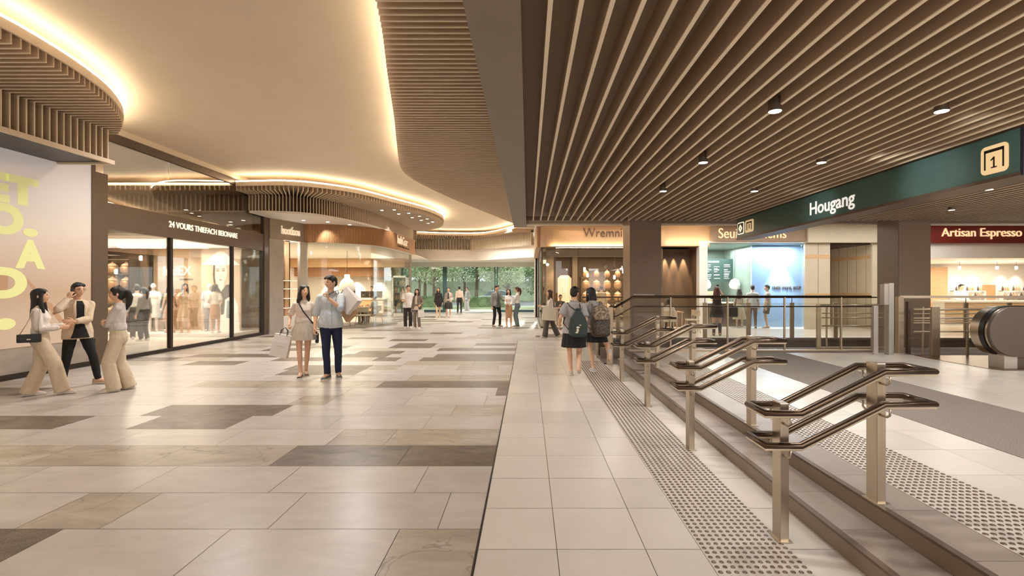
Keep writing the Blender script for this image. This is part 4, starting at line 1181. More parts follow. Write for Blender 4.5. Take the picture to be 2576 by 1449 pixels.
lamp('recess_light', 'SPOT', (12.3, 19.6, 3.2), 120, WARM, (R(10), R(30), 0), spot_size=R(110), spot_blend=0.8, shadow_soft_size=0.1)

# espresso shop
b = MB(); b.box(15.2, 18.2, 3.32, 25.2, 18.4, 4.0)
o = tag(b.build('espresso_fascia', M['red']), 'dark red fascia with gold cafe lettering at the far right', 'fascia')
text('lettering', 'Artisan Espresso', 3.05, 0.42, (15.75, 18.16, 3.46), FRONT, M['letters_gold'], o, 0.02, 0.0)
b = MB(); b.box(15.2, 18.1, 4.0, 25.2, 18.4, 4.06); struct(b.build('trim_11', M['slat_edge']))
b = MB()
b.box(13.8, 18.4, 0, 15.4, 18.5, 4.05, 0); b.box(15.2, 18.4, 2.75, 25.2, 18.5, 3.32, 1); b.box(15.2, 18.5, 2.75, 25.2, 23.2, 2.8, 1)
b.box(15.2, 23.1, 0, 25.2, 23.2, 3, 1); b.box(15.1, 18.5, 0, 15.2, 23.1, 3, 1)
struct(b.build('wall_espresso', [M['column'], M['shop_white']]))
b = MB(); b.box(19.2, 22.95, 0, 20.2, 23.1, 2.6); struct(b.build('door_1', M['wood_light']))
b = MB(); b.box(22.0, 23.0, 0, 22.55, 23.09, 1.75); struct(b.build('door_2', mat('tan door', s(196, 150, 106), 0.5)))
lamp('espresso_light', 'AREA', (20.0, 20.6, 2.7), 240, (1, 0.92, 0.8), (0, 0, 0), shape='RECTANGLE', size=6, size_y=3)
for x in (20.7, 21.5, 22.9, 23.6): lamp('espresso_spot', 'SPOT', (x, 22.6, 2.7), 60, (1, 0.95, 0.88), (R(12), 0, 0), spot_size=R(70), spot_blend=0.7, shadow_soft_size=0.04)
for k, (x0, x1) in enumerate(((20.35, 21.9), (22.7, 24.4))):
    t = thing('bottle_shelf', ['white wall shelf with bottles left of the tan door in the espresso shop', 'white wall shelf with bottles right of the tan door in the espresso shop'][k], 'shelf', (x0, 22.9, 0))
    for i, z in enumerate((0.8, 1.12, 1.44)):
        b = MB(); b.box(0, -0.1, z, x1 - x0, 0.1, z + 0.03); b.build('board', M['shop_white'], t)
    for sx in (0, x1 - x0 - 0.03):
        b = MB(); b.box(sx, -0.1, 0, sx + 0.03, 0.1, 1.46); b.build('upright', M['shop_white'], t)
    for i, z in enumerate((0.83, 1.15, 1.47)):
        for j in range(int((x1 - x0) / 0.13)):
            b = MB(); b.lathe([(0.035, 0), (0.04, 0.02), (0.04, 0.13), (0.015, 0.18), (0.015, 0.23)], n=8)
            tag(b.build('bottle', [M['wood_light'], M['gold'], M['white'], M['bronze']][(i * 3 + j * 5 + k) % 4], loc=(x0 + 0.09 + 0.13 * j, 22.9, z), smooth=True), f'bottle on the {["lowest", "middle", "top"][i]} board of the {["left", "right"][k]} espresso shop shelf', 'bottle', f'bottles on the {["lowest", "middle", "top"][i]} {["left", "right"][k]} espresso board')
t = thing('espresso_counter', 'pale slatted counter of the espresso shop at the far right', 'counter', (19.6, 20.9, 0))
b = MB(); b.box(-1.6, -0.3, 0, 2.8, 0.3, 1.0); b.build('body', M['shop_white'], t)
b = MB(); b.box(-1.65, -0.36, 1.0, 2.85, 0.36, 1.06); b.build('worktop', M['white'], t)
b = MB()
for i in range(6): b.box(-1.6, -0.33, 0.1 + 0.15 * i, 2.8, -0.3, 0.18 + 0.15 * i)
b.build('slat_front', M['wood_light'], t)
for i, x in enumerate((19.0, 20.65, 21.5)):
    pendant((x, 21.0, 2.42), 2.75, ['small spotlight pendant above the barista in the espresso shop', 'small spotlight pendant left of the tan door in the espresso shop', 'small spotlight pendant above the tan door in the espresso shop'][i], 'spot pendants in the espresso shop', r=0.05, h=0.14)

# ---------------- green station sign ----------------
sg = thing('station_sign', 'long hanging green station sign with white place name and gate number', 'sign', (4.84, 4.69, 2.71))
b = MB(); b.box(0, 0.0, 0.035, 0.34, 6.37, 0.47); b.build('sign_box', M['teal'], sg, bevel=0.004)
b = MB(); b.box(-0.004, -0.01, 0.0, 0.36, 6.38, 0.035); b.build('bottom_trim', M['bronze'], sg)
b = MB(); b.box(0.0, -0.03, 0.0, 0.36, 0.0, 0.47); b.build('end_cap', M['navy'], sg)
def on_sign(body, yl, yr, z0, z1, m, ex=0.004, bold=0.0):
    return text('lettering', body, yl - yr, z1 - z0, (-0.003, yl - 4.69, z0 - 2.71), ON_SIGN, m, sg, ex, bold)
on_sign('Hougang', 8.18, 7.06, 2.775, 3.055, M['letters_white'], bold=0.012)
def rounded(y0, y1, z0, z1, r, n=5):
    out = []
    for cx, cz, a0 in ((y1 - r, z1 - r, 0), (y0 + r, z1 - r, 90), (y0 + r, z0 + r, 180), (y1 - r, z0 + r, 270)):
        for i in range(n + 1):
            a = R(a0 + 90 * i / n); out.append((cx + r * math.cos(a), cz + r * math.sin(a)))
    return out
def plate(name, y0, y1, z0, z1, r, m, x0=-0.008, x1=0.002):
    b = MB(); P = rounded(y0 - 4.69, y1 - 4.69, z0 - 2.71, z1 - 2.71, r)
    b.loft([[(x0, y, z) for y, z in P], [(x1, y, z) for y, z in P]])
    return b.build(name, m, sg)
M['gate_plate'] = mat('cream gate plate', s(250, 218, 164), 0.4, emit=s(250, 218, 164), es=0.35)
# plate with the gate symbol and number (near end)
plate('gate_plate', 4.80, 5.09, 2.79, 3.085, 0.05, M['gate_plate'])
b = MB()
for y0, y1, z0, z1 in ((4.84, 5.05, 3.015, 3.045), (5.035, 5.05, 2.84, 3.045), (4.84, 4.855, 2.84, 3.045)):
    b.box(-0.012, y0 - 4.69, z0 - 2.71, -0.006, y1 - 4.69, z1 - 2.71)
b.build('gate_symbol', M['black'], sg)
b = MB()
yc, zb_ = 4.945 - 4.69, 2.848 - 2.71
b.box(-0.012, yc - 0.007, zb_, -0.006, yc + 0.007, zb_ + 0.115)
b.box(-0.012, yc - 0.03, zb_, -0.006, yc + 0.03, zb_ + 0.012)
b.bar((-0.009, yc, zb_ + 0.108), (-0.009, yc + 0.032, zb_ + 0.082), 0.006, 0.013)
b.build('gate_number', M['black'], sg)
plate('gate_plate', 10.22, 10.62, 2.82, 3.09, 0.05, M['gate_plate'])
b = MB()
for y0, y1, z0, z1 in ((10.3, 10.54, 3.02, 3.05), (10.51, 10.54, 2.87, 3.05), (10.3, 10.33, 2.87, 3.05), (10.4, 10.43, 2.9, 3.0)):
    b.box(-0.012, y0 - 4.69, z0 - 2.71, -0.006, y1 - 4.69, z1 - 2.71)
b.build('gate_symbol', M['black'], sg)
plate('lift_plate', 10.68, 11.0, 2.82, 3.09, 0.04, M['letters'])
plate('lift_inset', 10.7, 10.98, 2.84, 3.07, 0.03, M['black'], x0=-0.011)
b = MB()
for rr in (0.08, 0.045):
    P = [(10.84 + rr * math.cos(a * math.pi / 2) - 4.69, 2.955 + rr * math.sin(a * math.pi / 2) - 2.71) for a in range(4)]
    for i in range(4):
        (y0, z0), (y1, z1) = P[i], P[(i + 1) % 4]
        b.bar((-0.013, y0, z0), (-0.013, y1, z1), 0.004, 0.014)
b.build('lift_symbol', M['letters'], sg)

# ---------------- ceiling spotlights ----------------
SPN = {(0, 0): 'nearest', (0, 1): 'middle', (0, 2): 'farthest', (1, 0): 'nearest', (1, 1): 'middle', (1, 2): 'farthest'}
first = None
for i, x in enumerate((2.15, 3.6)):
    for j, y in enumerate((4.15, 5.85, 7.58)):
        t = thing('ceiling_spotlight', f'small spotlight hung between the ceiling slats, {SPN[(i, j)]} of the ' + ('row nearer the beam' if i == 0 else 'row nearer the green sign'), 'spotlight', (x, y, 3.135), 0, 'spotlights in the slatted ceiling')
        b = MB(); b.lathe([(0.052, 0.004), (0.056, 0.0), (0.056, 0.12), (0.03, 0.13)], n=16); b.build('can', M['bronze'], t, smooth=False)
        b = MB(); b.lathe([(0.05, -0.002), (0.05, 0.006)], n=16); b.build('lens', M['lamp'], t)
        b = MB(); b.box(-0.012, 0.03, 0.06, 0.012, 0.06, 0.285); b.build('bracket', M['bronze_dark'], t)
        lamp('spot_beam', 'SPOT', (x, y, 3.11), 80, WARM, (0, 0, 0), spot_size=R(120), spot_blend=0.8, shadow_soft_size=0.05)
for k, (x, y) in enumerate(((7.2, 7.45), (8.35, 9.4))):
    t = thing('ceiling_spotlight', ['small spotlight beyond the green sign, nearer of two', 'small spotlight beyond the green sign, farther of two'][k], 'spotlight', (x, y, 3.135), 0, 'spotlights in the slatted ceiling')
    b = MB(); b.lathe([(0.052, 0.004), (0.056, 0.0), (0.056, 0.12), (0.03, 0.13)], n=16); b.build('can', M['bronze'], t)
    b = MB(); b.lathe([(0.05, -0.002), (0.05, 0.006)], n=16); b.build('lens', M['lamp'], t)
    b = MB(); b.box(-0.012, 0.03, 0.06, 0.012, 0.06, 0.285); b.build('bracket', M['bronze_dark'], t)
    lamp('spot_beam', 'SPOT', (x, y, 3.11), 80, WARM, (0, 0, 0), spot_size=R(120), spot_blend=0.8, shadow_soft_size=0.05)
# extra lamps added beside the spotlights to brighten the sign face
for (x, y), tgt, e in (((3.66, 5.85), (4.84, 5.75, 2.9), 40), ((3.66, 7.58), (4.84, 7.9, 2.8), 28), ((3.66, 4.15), (4.84, 4.9, 2.9), 20)):
    o = lamp('sign_fill', 'SPOT', (x, y, 3.05), e * 0.7, WARM, (0, 0, 0), spot_size=R(56), spot_blend=1.0, shadow_soft_size=0.03)
    o.rotation_euler = (Vector(tgt) - o.location).to_track_quat('-Z', 'Y').to_euler()

# ---------------- handrails on the steps ----------------
def rail_loop(zl, zh, name, parent):
    """double handrail: two parallel runs joined at both ends; rises from zl to zh. local x 0 = lower post"""
    x0, x1, x2, x3 = -0.15, 0.06, 0.57, 0.88
    ya, yb = -0.12, 0.12
    xs = [(x0, zl), (x1, zl), (x2, zh), (x3, zh)]
    P = [(x, ya, z) for x, z in xs] + [(x, yb, z) for x, z in reversed(xs)]
    b = MB(); n = len(P)
    b.tube(P, 0.026, 10, 0, closed=True, sx=1.0, sz=0.8)
    o = b.build(name, M['rail'], parent, smooth=True)
    b = MB()
    b.tube([(x, y, z - 0.019) for x, y, z in P], 0.019, 6, 0, closed=True, sz=0.6)
    b.build('underside_strip', M['rail_under'], o)
    return o
def handrail(y, label):
    t = thing('handrail', label, 'handrail', (1.615, y, 0), 0, 'stainless step handrails')
    for (xa, za, zb, nm) in ((0, 0, 0.875, 'lower_post'), (0.61, PZ, 1.125, 'upper_post')):
        b = MB(); b.box(xa - 0.028, -0.05, za, xa + 0.028, 0.05, zb); b.build(nm, M['steel'], t, bevel=0.004)
        b = MB(); b.box(xa - 0.045, -0.066, za, xa + 0.045, 0.066, za + 0.008); b.build('base_plate', M['steel'], t)
    rail_loop(0.83, 1.085, 'upper_rail', t)
    rail_loop(0.63, 0.885, 'lower_rail', t)
    for xa, zs in ((0.0, (0.83, 0.63)), (0.61, (1.085, 0.885))):
        for z in zs:
            for sy in (-1, 1):
                b = MB()
                b.tube([(xa, sy * 0.05, z - 0.085), (xa, sy * 0.095, z - 0.085), (xa, sy * 0.118, z - 0.07), (xa, sy * 0.12, z - 0.02)], 0.0075, 6)
                b.build('bracket', M['steel'], t, smooth=True)
    return t
h0 = handrail(3.05, 'double steel step handrail nearest the front, largest of the four')
for y, lb in ((4.75, 'double steel step handrail, second from the front'), (6.45, 'double steel step handrail, third from the front'), (8.2, 'double steel step handrail farthest back, beside the glass balustrade')):
    c = copy_tree(h0); c.location.y = y; c['label'] = lb

# ---------------- balustrade at the end of the steps and platform ----------------
M['rail_bar'] = mat('warm steel bar', s(196, 176, 150), 0.35, 0.6)
bl = thing('balustrade', 'long glass balustrade with bronze rail across the end of the platform', 'balustrade', (1.66, 10.3, 0))
def bal_post(parent, x, y, z0, z1, w=0.05, d=0.05, nm='post', m=None):
    b = MB(); b.box(x - w / 2, y - d / 2, z0, x + w / 2, y + d / 2, z1); return b.build(nm, m or M['rail_bar'], parent, bevel=0.003)
X0 = 1.66
bal_post(bl, 0.05, -0.35, 0, 1.2, 0.12, 0.06)
b = MB(); b.tube([(0.05, -0.35, 1.2), (0.2, -0.2, 1.2), (0.62, 0, 1.41), (5.75, 0, 1.41)], 0.028, 8); b.build('top_rail', M['rail'], bl, smooth=True)
b = MB(); b.tube([(0.05, -0.35, 1.0), (0.2, -0.2, 1.0), (0.62, 0, 1.2), (5.75, 0, 1.2)], 0.014, 6); b.build('mid_rail', M['rail'], bl, smooth=True)
for x in (3.08, 4.31, 5.54, 6.76): bal_post(bl, x - X0, 0, PZ, 1.41, 0.028, 0.05)
b = MB(); b.box(0.62, -0.008, PZ + 0.02, 5.75, 0.008, 1.47); b.build('pane', M['glass_rail'], bl)
b = MB(); b.box(0.1, -0.3, 0.03, 0.5, -0.285, 1.15); b.build('pane', M['glass_rail'], bl)
b = MB(); b.box(0.52, -0.06, PZ, 5.75, 0.06, PZ + 0.03); b.build('base_channel', M['rail_bar'], bl)
# side balustrade along the opening
b2 = thing('balustrade', 'glass balustrade running back along the left side of the opening', 'balustrade', (1.6, 10.9, 0))
for y in (0.1, 1.5, 2.9, 4.2): bal_post(b2, 0, y, 0, 1.12, 0.05, 0.03)
b = MB(); b.box(-0.006, 0.1, 0.05, 0.006, 4.2, 1.1); b.build('pane', M['glass_rail'], b2)
b = MB(); b.tube([(0, 0.05, 1.14), (0, 4.25, 1.14)], 0.022, 8); b.build('top_rail', M['rail_bar'], b2, smooth=True)
# balustrade on the far side
b3 = thing('balustrade', 'glass balustrade with broad steel posts on the far side of the opening', 'balustrade', (1.7, 15.36, 0))
for k, x in enumerate((2.9, 4.3, 5.7, 7.1, 8.5, 9.9, 11.3, 12.7, 14.1, 15.5, 16.9, 18.3, 19.7)):
    bal_post(b3, x - 1.7, 0, 0, 1.13, 0.13, 0.05)
b = MB(); b.box(0.1, -0.006, 0.05, 17.5, 0.006, 1.12); b.build('pane', M['glass_rail'], b3)
b = MB(); b.tube([(0.05, 0, 1.3), (17.5, 0, 1.3)], 0.024, 8); b.build('top_rail', M['rail'], b3, smooth=True)
for x in (2.9, 5.7, 8.5, 11.3, 14.1, 16.9):
    b = MB(); b.tube([(x - 1.7, 0, 1.12), (x - 1.7, 0, 1.3)], 0.012, 6); b.build('bracket', M['rail'], b3)
# bar barrier and gate posts
b4 = thing('bar_barrier', 'low steel bar barrier left of the tall grey post', 'barrier', (6.45, 10.62, PZ))
bal_post(b4, 0.02, 0, 0, 1.0, 0.085, 0.05)
for x in (0.2, 1.2): bal_post(b4, x, 0.0, 0.03, 0.97, 0.03, 0.03)
for z, r in ((0.98, 0.02), (0.8, 0.012), (0.7, 0.014), (0.52, 0.017)):
    b = MB(); b.tube([(0.05 if z > 0.9 else 0.08, -0.03, z), (1.62, -0.03, z)], r, 8); b.build('bar', M['rail_bar'], b4, smooth=True)
b = MB(); b.box(0.0, -0.03, 0, 1.62, 0.03, 0.05); b.build('bottom_rail', M['rail_bar'], b4)
M['grey_post'] = mat('pale grey steel', s(196, 188, 178), 0.35, 0.5)
gp_ = thing('gate_post', 'tall square grey post standing at the end of the platform', 'post', (7.38, 9.75, PZ))
bal_post(gp_, 0.0, 0, 0, 1.46, 0.10, 0.14, 'shaft', M['grey_post'])
b = MB(); b.box(-0.14, -0.06, 1.02, -0.04, 0.06, 1.44); b.build('reader', M['grey_post'], gp_)
bal_post(gp_, -0.28, 0, 0, 1.0, 0.09, 0.05, 'shaft', M['grey_post'])
b5 = thing('platform_balustrade', 'glass balustrade with pale top rail behind the escalator end', 'balustrade', (7.75, 9.95, PZ))
bal_post(b5, 0.0, 0, 0, 1.18, 0.11, 0.1); bal_post(b5, 0.14, -0.05, 0, 1.08, 0.05, 0.08, m=M['bronze'])
b = MB(); b.box(0.0, -0.025, 1.15, 5.0, 0.025, 1.2); b.build('top_rail', M['rail_under'], b5)
b = MB(); b.box(0.05, -0.006, 0.03, 5.0, 0.006, 1.12); b.build('pane', M['glass_rail'], b5)
b6 = thing('bar_barrier', 'steel bar barrier between the grey post and the escalator', 'barrier', (8.0, 9.62, PZ))
bal_post(b6, 0.2, 0, 0, 0.98, 0.16, 0.08); bal_post(b6, 0.0, 0.04, 0, 0.98, 0.03, 0.03); bal_post(b6, 0.9, 0.04, 0, 0.9, 0.04, 0.03)
for z, r in ((0.93, 0.022), (0.84, 0.01), (0.75, 0.016), (0.7, 0.01), (0.655, 0.013), (0.48, 0.014)):
    b = MB(); b.tube([(-0.2, 0.02, z), (1.6, 0.02, z)], r, 8); b.build('bar', M['rail_bar'], b6, smooth=True)

# ---------------- escalator ----------------
ec = thing('escalator', 'rounded dark end of the escalator balustrade at the right edge', 'escalator', (7.75, 8.0, PZ))
def stadium(x0, zc, r, x1, n=20):
    return [(x1, zc + r)] + [(x0 + r - r * math.sin(a), zc + r * math.cos(a)) for a in [math.pi * i / n for i in range(n + 1)]] + [(x1, zc - r)]
zc, rr = 0.62, 0.41
b = MB(); b.prism_y(stadium(0.0, zc, rr, 5.0), 0.0, 0.36); o = b.build('newel_panel', M['escalator'], ec); smooth_angle(o, 30)
o.modifiers.new('bevel', 'BEVEL').width = 0.008
def newel_band(y0, y1, dr, m, nm, x1=5.0, trim=0):
    b = MB(); A_ = stadium(-dr, zc, rr + dr, x1); B_ = stadium(0.0, zc, rr - 0.01, x1)
    if trim: A_, B_ = A_[:-trim], B_[:-trim]
    b.loft([[(a[0], y0, a[1]), (a[0], y1, a[1]), (c[0], y1, c[1]), (c[0], y0, c[1])] for a, c in zip(A_, B_)])
    o = b.build(nm, m, ec); smooth_angle(o, 40); return o
newel_band(0.05, 0.09, 0.012, M['steel'], 'steel_band')
newel_band(0.1, 0.18, 0.03, M['black'], 'handrail_belt', trim=4)
newel_band(0.19, 0.36, 0.012, M['steel'], 'steel_band')
b = MB(); b.box(0.28, 0.04, 0, 0.5, 0.32, 0.32); b.build('pedestal', M['grey_post'], ec)
b = MB(); b.box(0.5, 0.06, 0, 5.0, 0.3, 0.3); b.build('skirt', M['escalator'], ec)
b = MB(); b.prism([(0.03, 1.6), (-0.02, 1.2), (0.0, -0.05), (5.0, -0.05), (5.0, 1.6)], -0.02, 0.006)
tag(b.build('landing_plate', M['copper_floor'], None, loc=(7.75, 8.0, PZ)), 'shiny bronze landing plate under the escalator end', 'landing plate')

# ---------------- people ----------------
def remesh(parts, voxel, name, m, parent, iters=6, fac=0.5, wrinkle=0.0, wfreq=9.0, seed=0, mats=None):
    """one continuous surface grown from overlapping closed forms"""
    me = bpy.data.meshes.new(name)
    me.from_pydata(parts.v, [], parts.f)
    bm = bmesh.new(); bm.from_mesh(me)
    bmesh.ops.recalc_face_normals(bm, faces=bm.faces)
    bm.to_mesh(me); bm.free()
    o = bpy.data.objects.new(name, me)
    COL.objects.link(o)
    r = o.modifiers.new('r', 'REMESH'); r.mode = 'VOXEL'; r.voxel_size = voxel; r.adaptivity = 0
    if iters:
        q = o.modifiers.new('s', 'SMOOTH'); q.iterations = iters; q.factor = fac
    dg = bpy.context.evaluated_depsgraph_get()
    ev = bpy.data.meshes.new_from_object(o.evaluated_get(dg))
    o.modifiers.clear()
    o.data = ev
    bpy.data.meshes.remove(me)
    ev.name = name
    ev.materials.clear()
    ev.materials.append(m)
    if wrinkle:
        off = Vector((seed * 3.7, seed * 1.3, seed * 2.1))
        nv = len(ev.vertices)
        co = [0.0] * (nv * 3); no = [0.0] * (nv * 3)
        ev.vertices.foreach_get('co', co)
        ev.vertex_normals.foreach_get('vector', no)
        for i in range(0, nv * 3, 3):
            p = Vector((co[i] * wfreq + off.x, co[i + 1] * wfreq + off.y, co[i + 2] * wfreq * 0.55 + off.z))
            a = noise.noise(p) * wrinkle + (0.5 - abs(noise.noise(p * 2.1))) * wrinkle * 0.8
            co[i] += no[i] * a; co[i + 1] += no[i + 1] * a; co[i + 2] += no[i + 2] * a
        ev.vertices.foreach_set('co', co)
        ev.update()
    ev.polygons.foreach_set('use_smooth', [True] * len(ev.polygons))
    if parent is not None: o.parent = parent
    return o

def cone(mb, p, q, r1, r2, n=12, flat=1.0, ends=True):
    """tapered limb piece; flat < 1 squashes it front to back"""
    p, q = Vector(p), Vector(q)
    mb.tube([p, q], [r1, r2], n)

def limb(mb, pts, rad, n=12, ball=True):
    P = [Vector(p) for p in pts]
    mb.tube(P, rad, n)
    if ball:
        for p, r in zip(P, rad): mb.ell(p, r * 0.98, r * 0.98, r * 0.98, 10, 6)

def ik(a, c, l1, l2, pole):
    """middle joint between a and c"""
    a, c, pole = Vector(a), Vector(c), Vector(pole)
    d = c - a
    D = min(d.length, (l1 + l2) * 0.995)
    u = d.normalized()
    c2 = a + u * D
    x = (l1 * l1 - l2 * l2 + D * D) / (2 * D)
    h = math.sqrt(max(0, l1 * l1 - x * x))
    pp = pole - u * pole.dot(u)
    if pp.length < 1e-5: pp = u.orthogonal()
    return a + u * x + pp.normalized() * h, c2

SKIN = {}
def skin_mat(c, nm):
    if nm not in SKIN: SKIN[nm] = mat(nm, c, 0.55, var=0.03, scale=8)
    return SKIN[nm]
FAB = {}
def fabric(c, rough=0.85, var=0.06, scale=14, col2=None):
    k = (c, col2, scale)
    if k not in FAB:
        FAB[k] = mat('cloth', s(*c), rough, var=var, scale=scale, bump=0.10, bscale=160, col2=s(*col2) if col2 else None)
    return FAB[k]
HAIR = mat('dark hair', s(30, 24, 21), 0.38, var=0.3, scale=30, stretch=(6, 6, 1), bump=0.5, bscale=90)
HAIR_BR = mat('brown hair', s(92, 52, 34), 0.4, var=0.3, scale=30, stretch=(6, 6, 1), bump=0.5, bscale=90)
EYE = mat('eye', s(40, 28, 22), 0.2)
LIP = mat('lip', s(176, 92, 80), 0.5)
BROW = mat('brow', s(44, 33, 28), 0.7)
WHITE_EYE = mat('eye white', s(236, 230, 222), 0.3)
SKIN_L = (226, 180, 148)

def face_point(px_, z):
    """front surface of the head at sideways px_, height z above the head centre (head space)"""
    k = max(0.0, 1 - (px_ / 0.078) ** 2 - (z / 0.118) ** 2)
    return 0.097 * math.sqrt(k) - 0.002

def head_mesh(mb, T):
    n, k = 28, 22
    rings = []
    for i in range(k + 1):
        t = -math.pi / 2 + math.pi * i / k
        cz, z0 = max(math.cos(t), 0.03), math.sin(t)
        rg = []
        for j in range(n):
            a = 2 * math.pi * j / n
            x, y = math.cos(a), math.sin(a)
            z = z0 * (0.118 if z0 < 0 else 0.115)
            px_ = x * cz * 0.077
            py = y * cz * (0.098 if y > 0 else 0.102)
            if z0 < 0:
                f = -z0
                px_ *= 1 - 0.30 * f ** 1.6
                if y < 0: py *= 1 - 0.45 * f ** 1.2
                else: py = py * (1 - 0.10 * f) + 0.012 * f
            if y > 0:
                w = max(0, y) ** 2
                py += w * 0.022 * math.exp(-((px_ / 0.012) ** 2)) * math.exp(-(((z + 0.026) / 0.022) ** 2))     # nose
                py += w * 0.010 * math.exp(-((px_ / 0.009) ** 2)) * math.exp(-(((z - 0.002) / 0.022) ** 2))
                for sx in (-1, 1):
                    py -= w * 0.010 * math.exp(-(((px_ - sx * 0.031) / 0.017) ** 2)) * math.exp(-(((z - 0.008) / 0.012) ** 2))  # eye sockets
                    py += w * 0.004 * math.exp(-(((px_ - sx * 0.04) / 0.02) ** 2)) * math.exp(-(((z + 0.03) / 0.02) ** 2))
                py += w * 0.006 * math.exp(-((px_ / 0.02) ** 2)) * math.exp(-(((z + 0.063) / 0.010) ** 2))      # lips
                py += w * 0.007 * math.exp(-((px_ / 0.022) ** 2)) * math.exp(-(((z + 0.098) / 0.014) ** 2))     # chin
            rg.append(T @ Vector((px_, py, z)))
        rings.append(rg)
    mb.loft(rings)
    for sx in (-1, 1):
        mb.ell(T @ Vector((sx * 0.077, -0.012, -0.01)), 0.012, 0.019, 0.031, 10, 6, T=T.to_3x3().to_4x4() @ Matrix.Rotation(R(-12), 4, 'X'))

def hand_mesh(mb, wrist, d, palm_n, side, curl=0.35, k=1.0, fine=True):
    """palm, thumb and four fingers. d = along the hand, palm_n = out of the palm, side = towards the thumb"""
    d, palm_n, side = Vector(d).normalized(), Vector(palm_n).normalized(), Vector(side)
    side = (side - d * side.dot(d)).normalized()
    palm_n = (palm_n - d * palm_n.dot(d) - side * palm_n.dot(side)).normalized()
    w = Vector(wrist)
    T = Matrix((side, palm_n, d)).transposed().to_4x4()
    mb.ell(w + d * 0.048 * k, 0.040 * k, 0.016 * k, 0.056 * k, 12, 8, T=T)
    mb.ell(w + d * 0.005, 0.026 * k, 0.02 * k, 0.03 * k, 10, 6, T=T)
    L = [0.066, 0.074, 0.069, 0.054]
    for i in range(4):
        off = (0.03 - 0.0205 * i) * k
        b0 = w + d * (0.085 - 0.004 * abs(i - 1)) * k + side * off
        a1, a2, a3 = curl * 0.8 + 0.05 * i, curl * 1.9 + 0.06 * i, curl * 2.7 + 0.06 * i
        f1 = b0 + (d * math.cos(a1) + palm_n * math.sin(a1)) * L[i] * 0.46 * k
        f2 = f1 + (d * math.cos(a2) + palm_n * math.sin(a2)) * L[i] * 0.32 * k
        f3 = f2 + (d * math.cos(a3) + palm_n * math.sin(a3)) * L[i] * 0.26 * k
        rr = [0.0098 * k, 0.0092 * k, 0.0086 * k, 0.0072 * k]
        limb(mb, [b0 - d * 0.02 * k, f1, f2, f3], rr, 8)
    t0 = w + d * 0.022 * k + side * 0.026 * k
    t1 = t0 + (side * 0.75 + d * 0.6 + palm_n * 0.35).normalized() * 0.036 * k
    t2 = t1 + (side * 0.25 + d * 0.9 + palm_n * (0.35 + curl * 0.5)).normalized() * 0.032 * k
    t3 = t2 + (d * 0.9 + palm_n * (0.3 + curl)).normalized() * 0.022 * k
    limb(mb, [t0, t1, t2, t3], [0.013 * k, 0.0115 * k, 0.010 * k, 0.008 * k], 8)

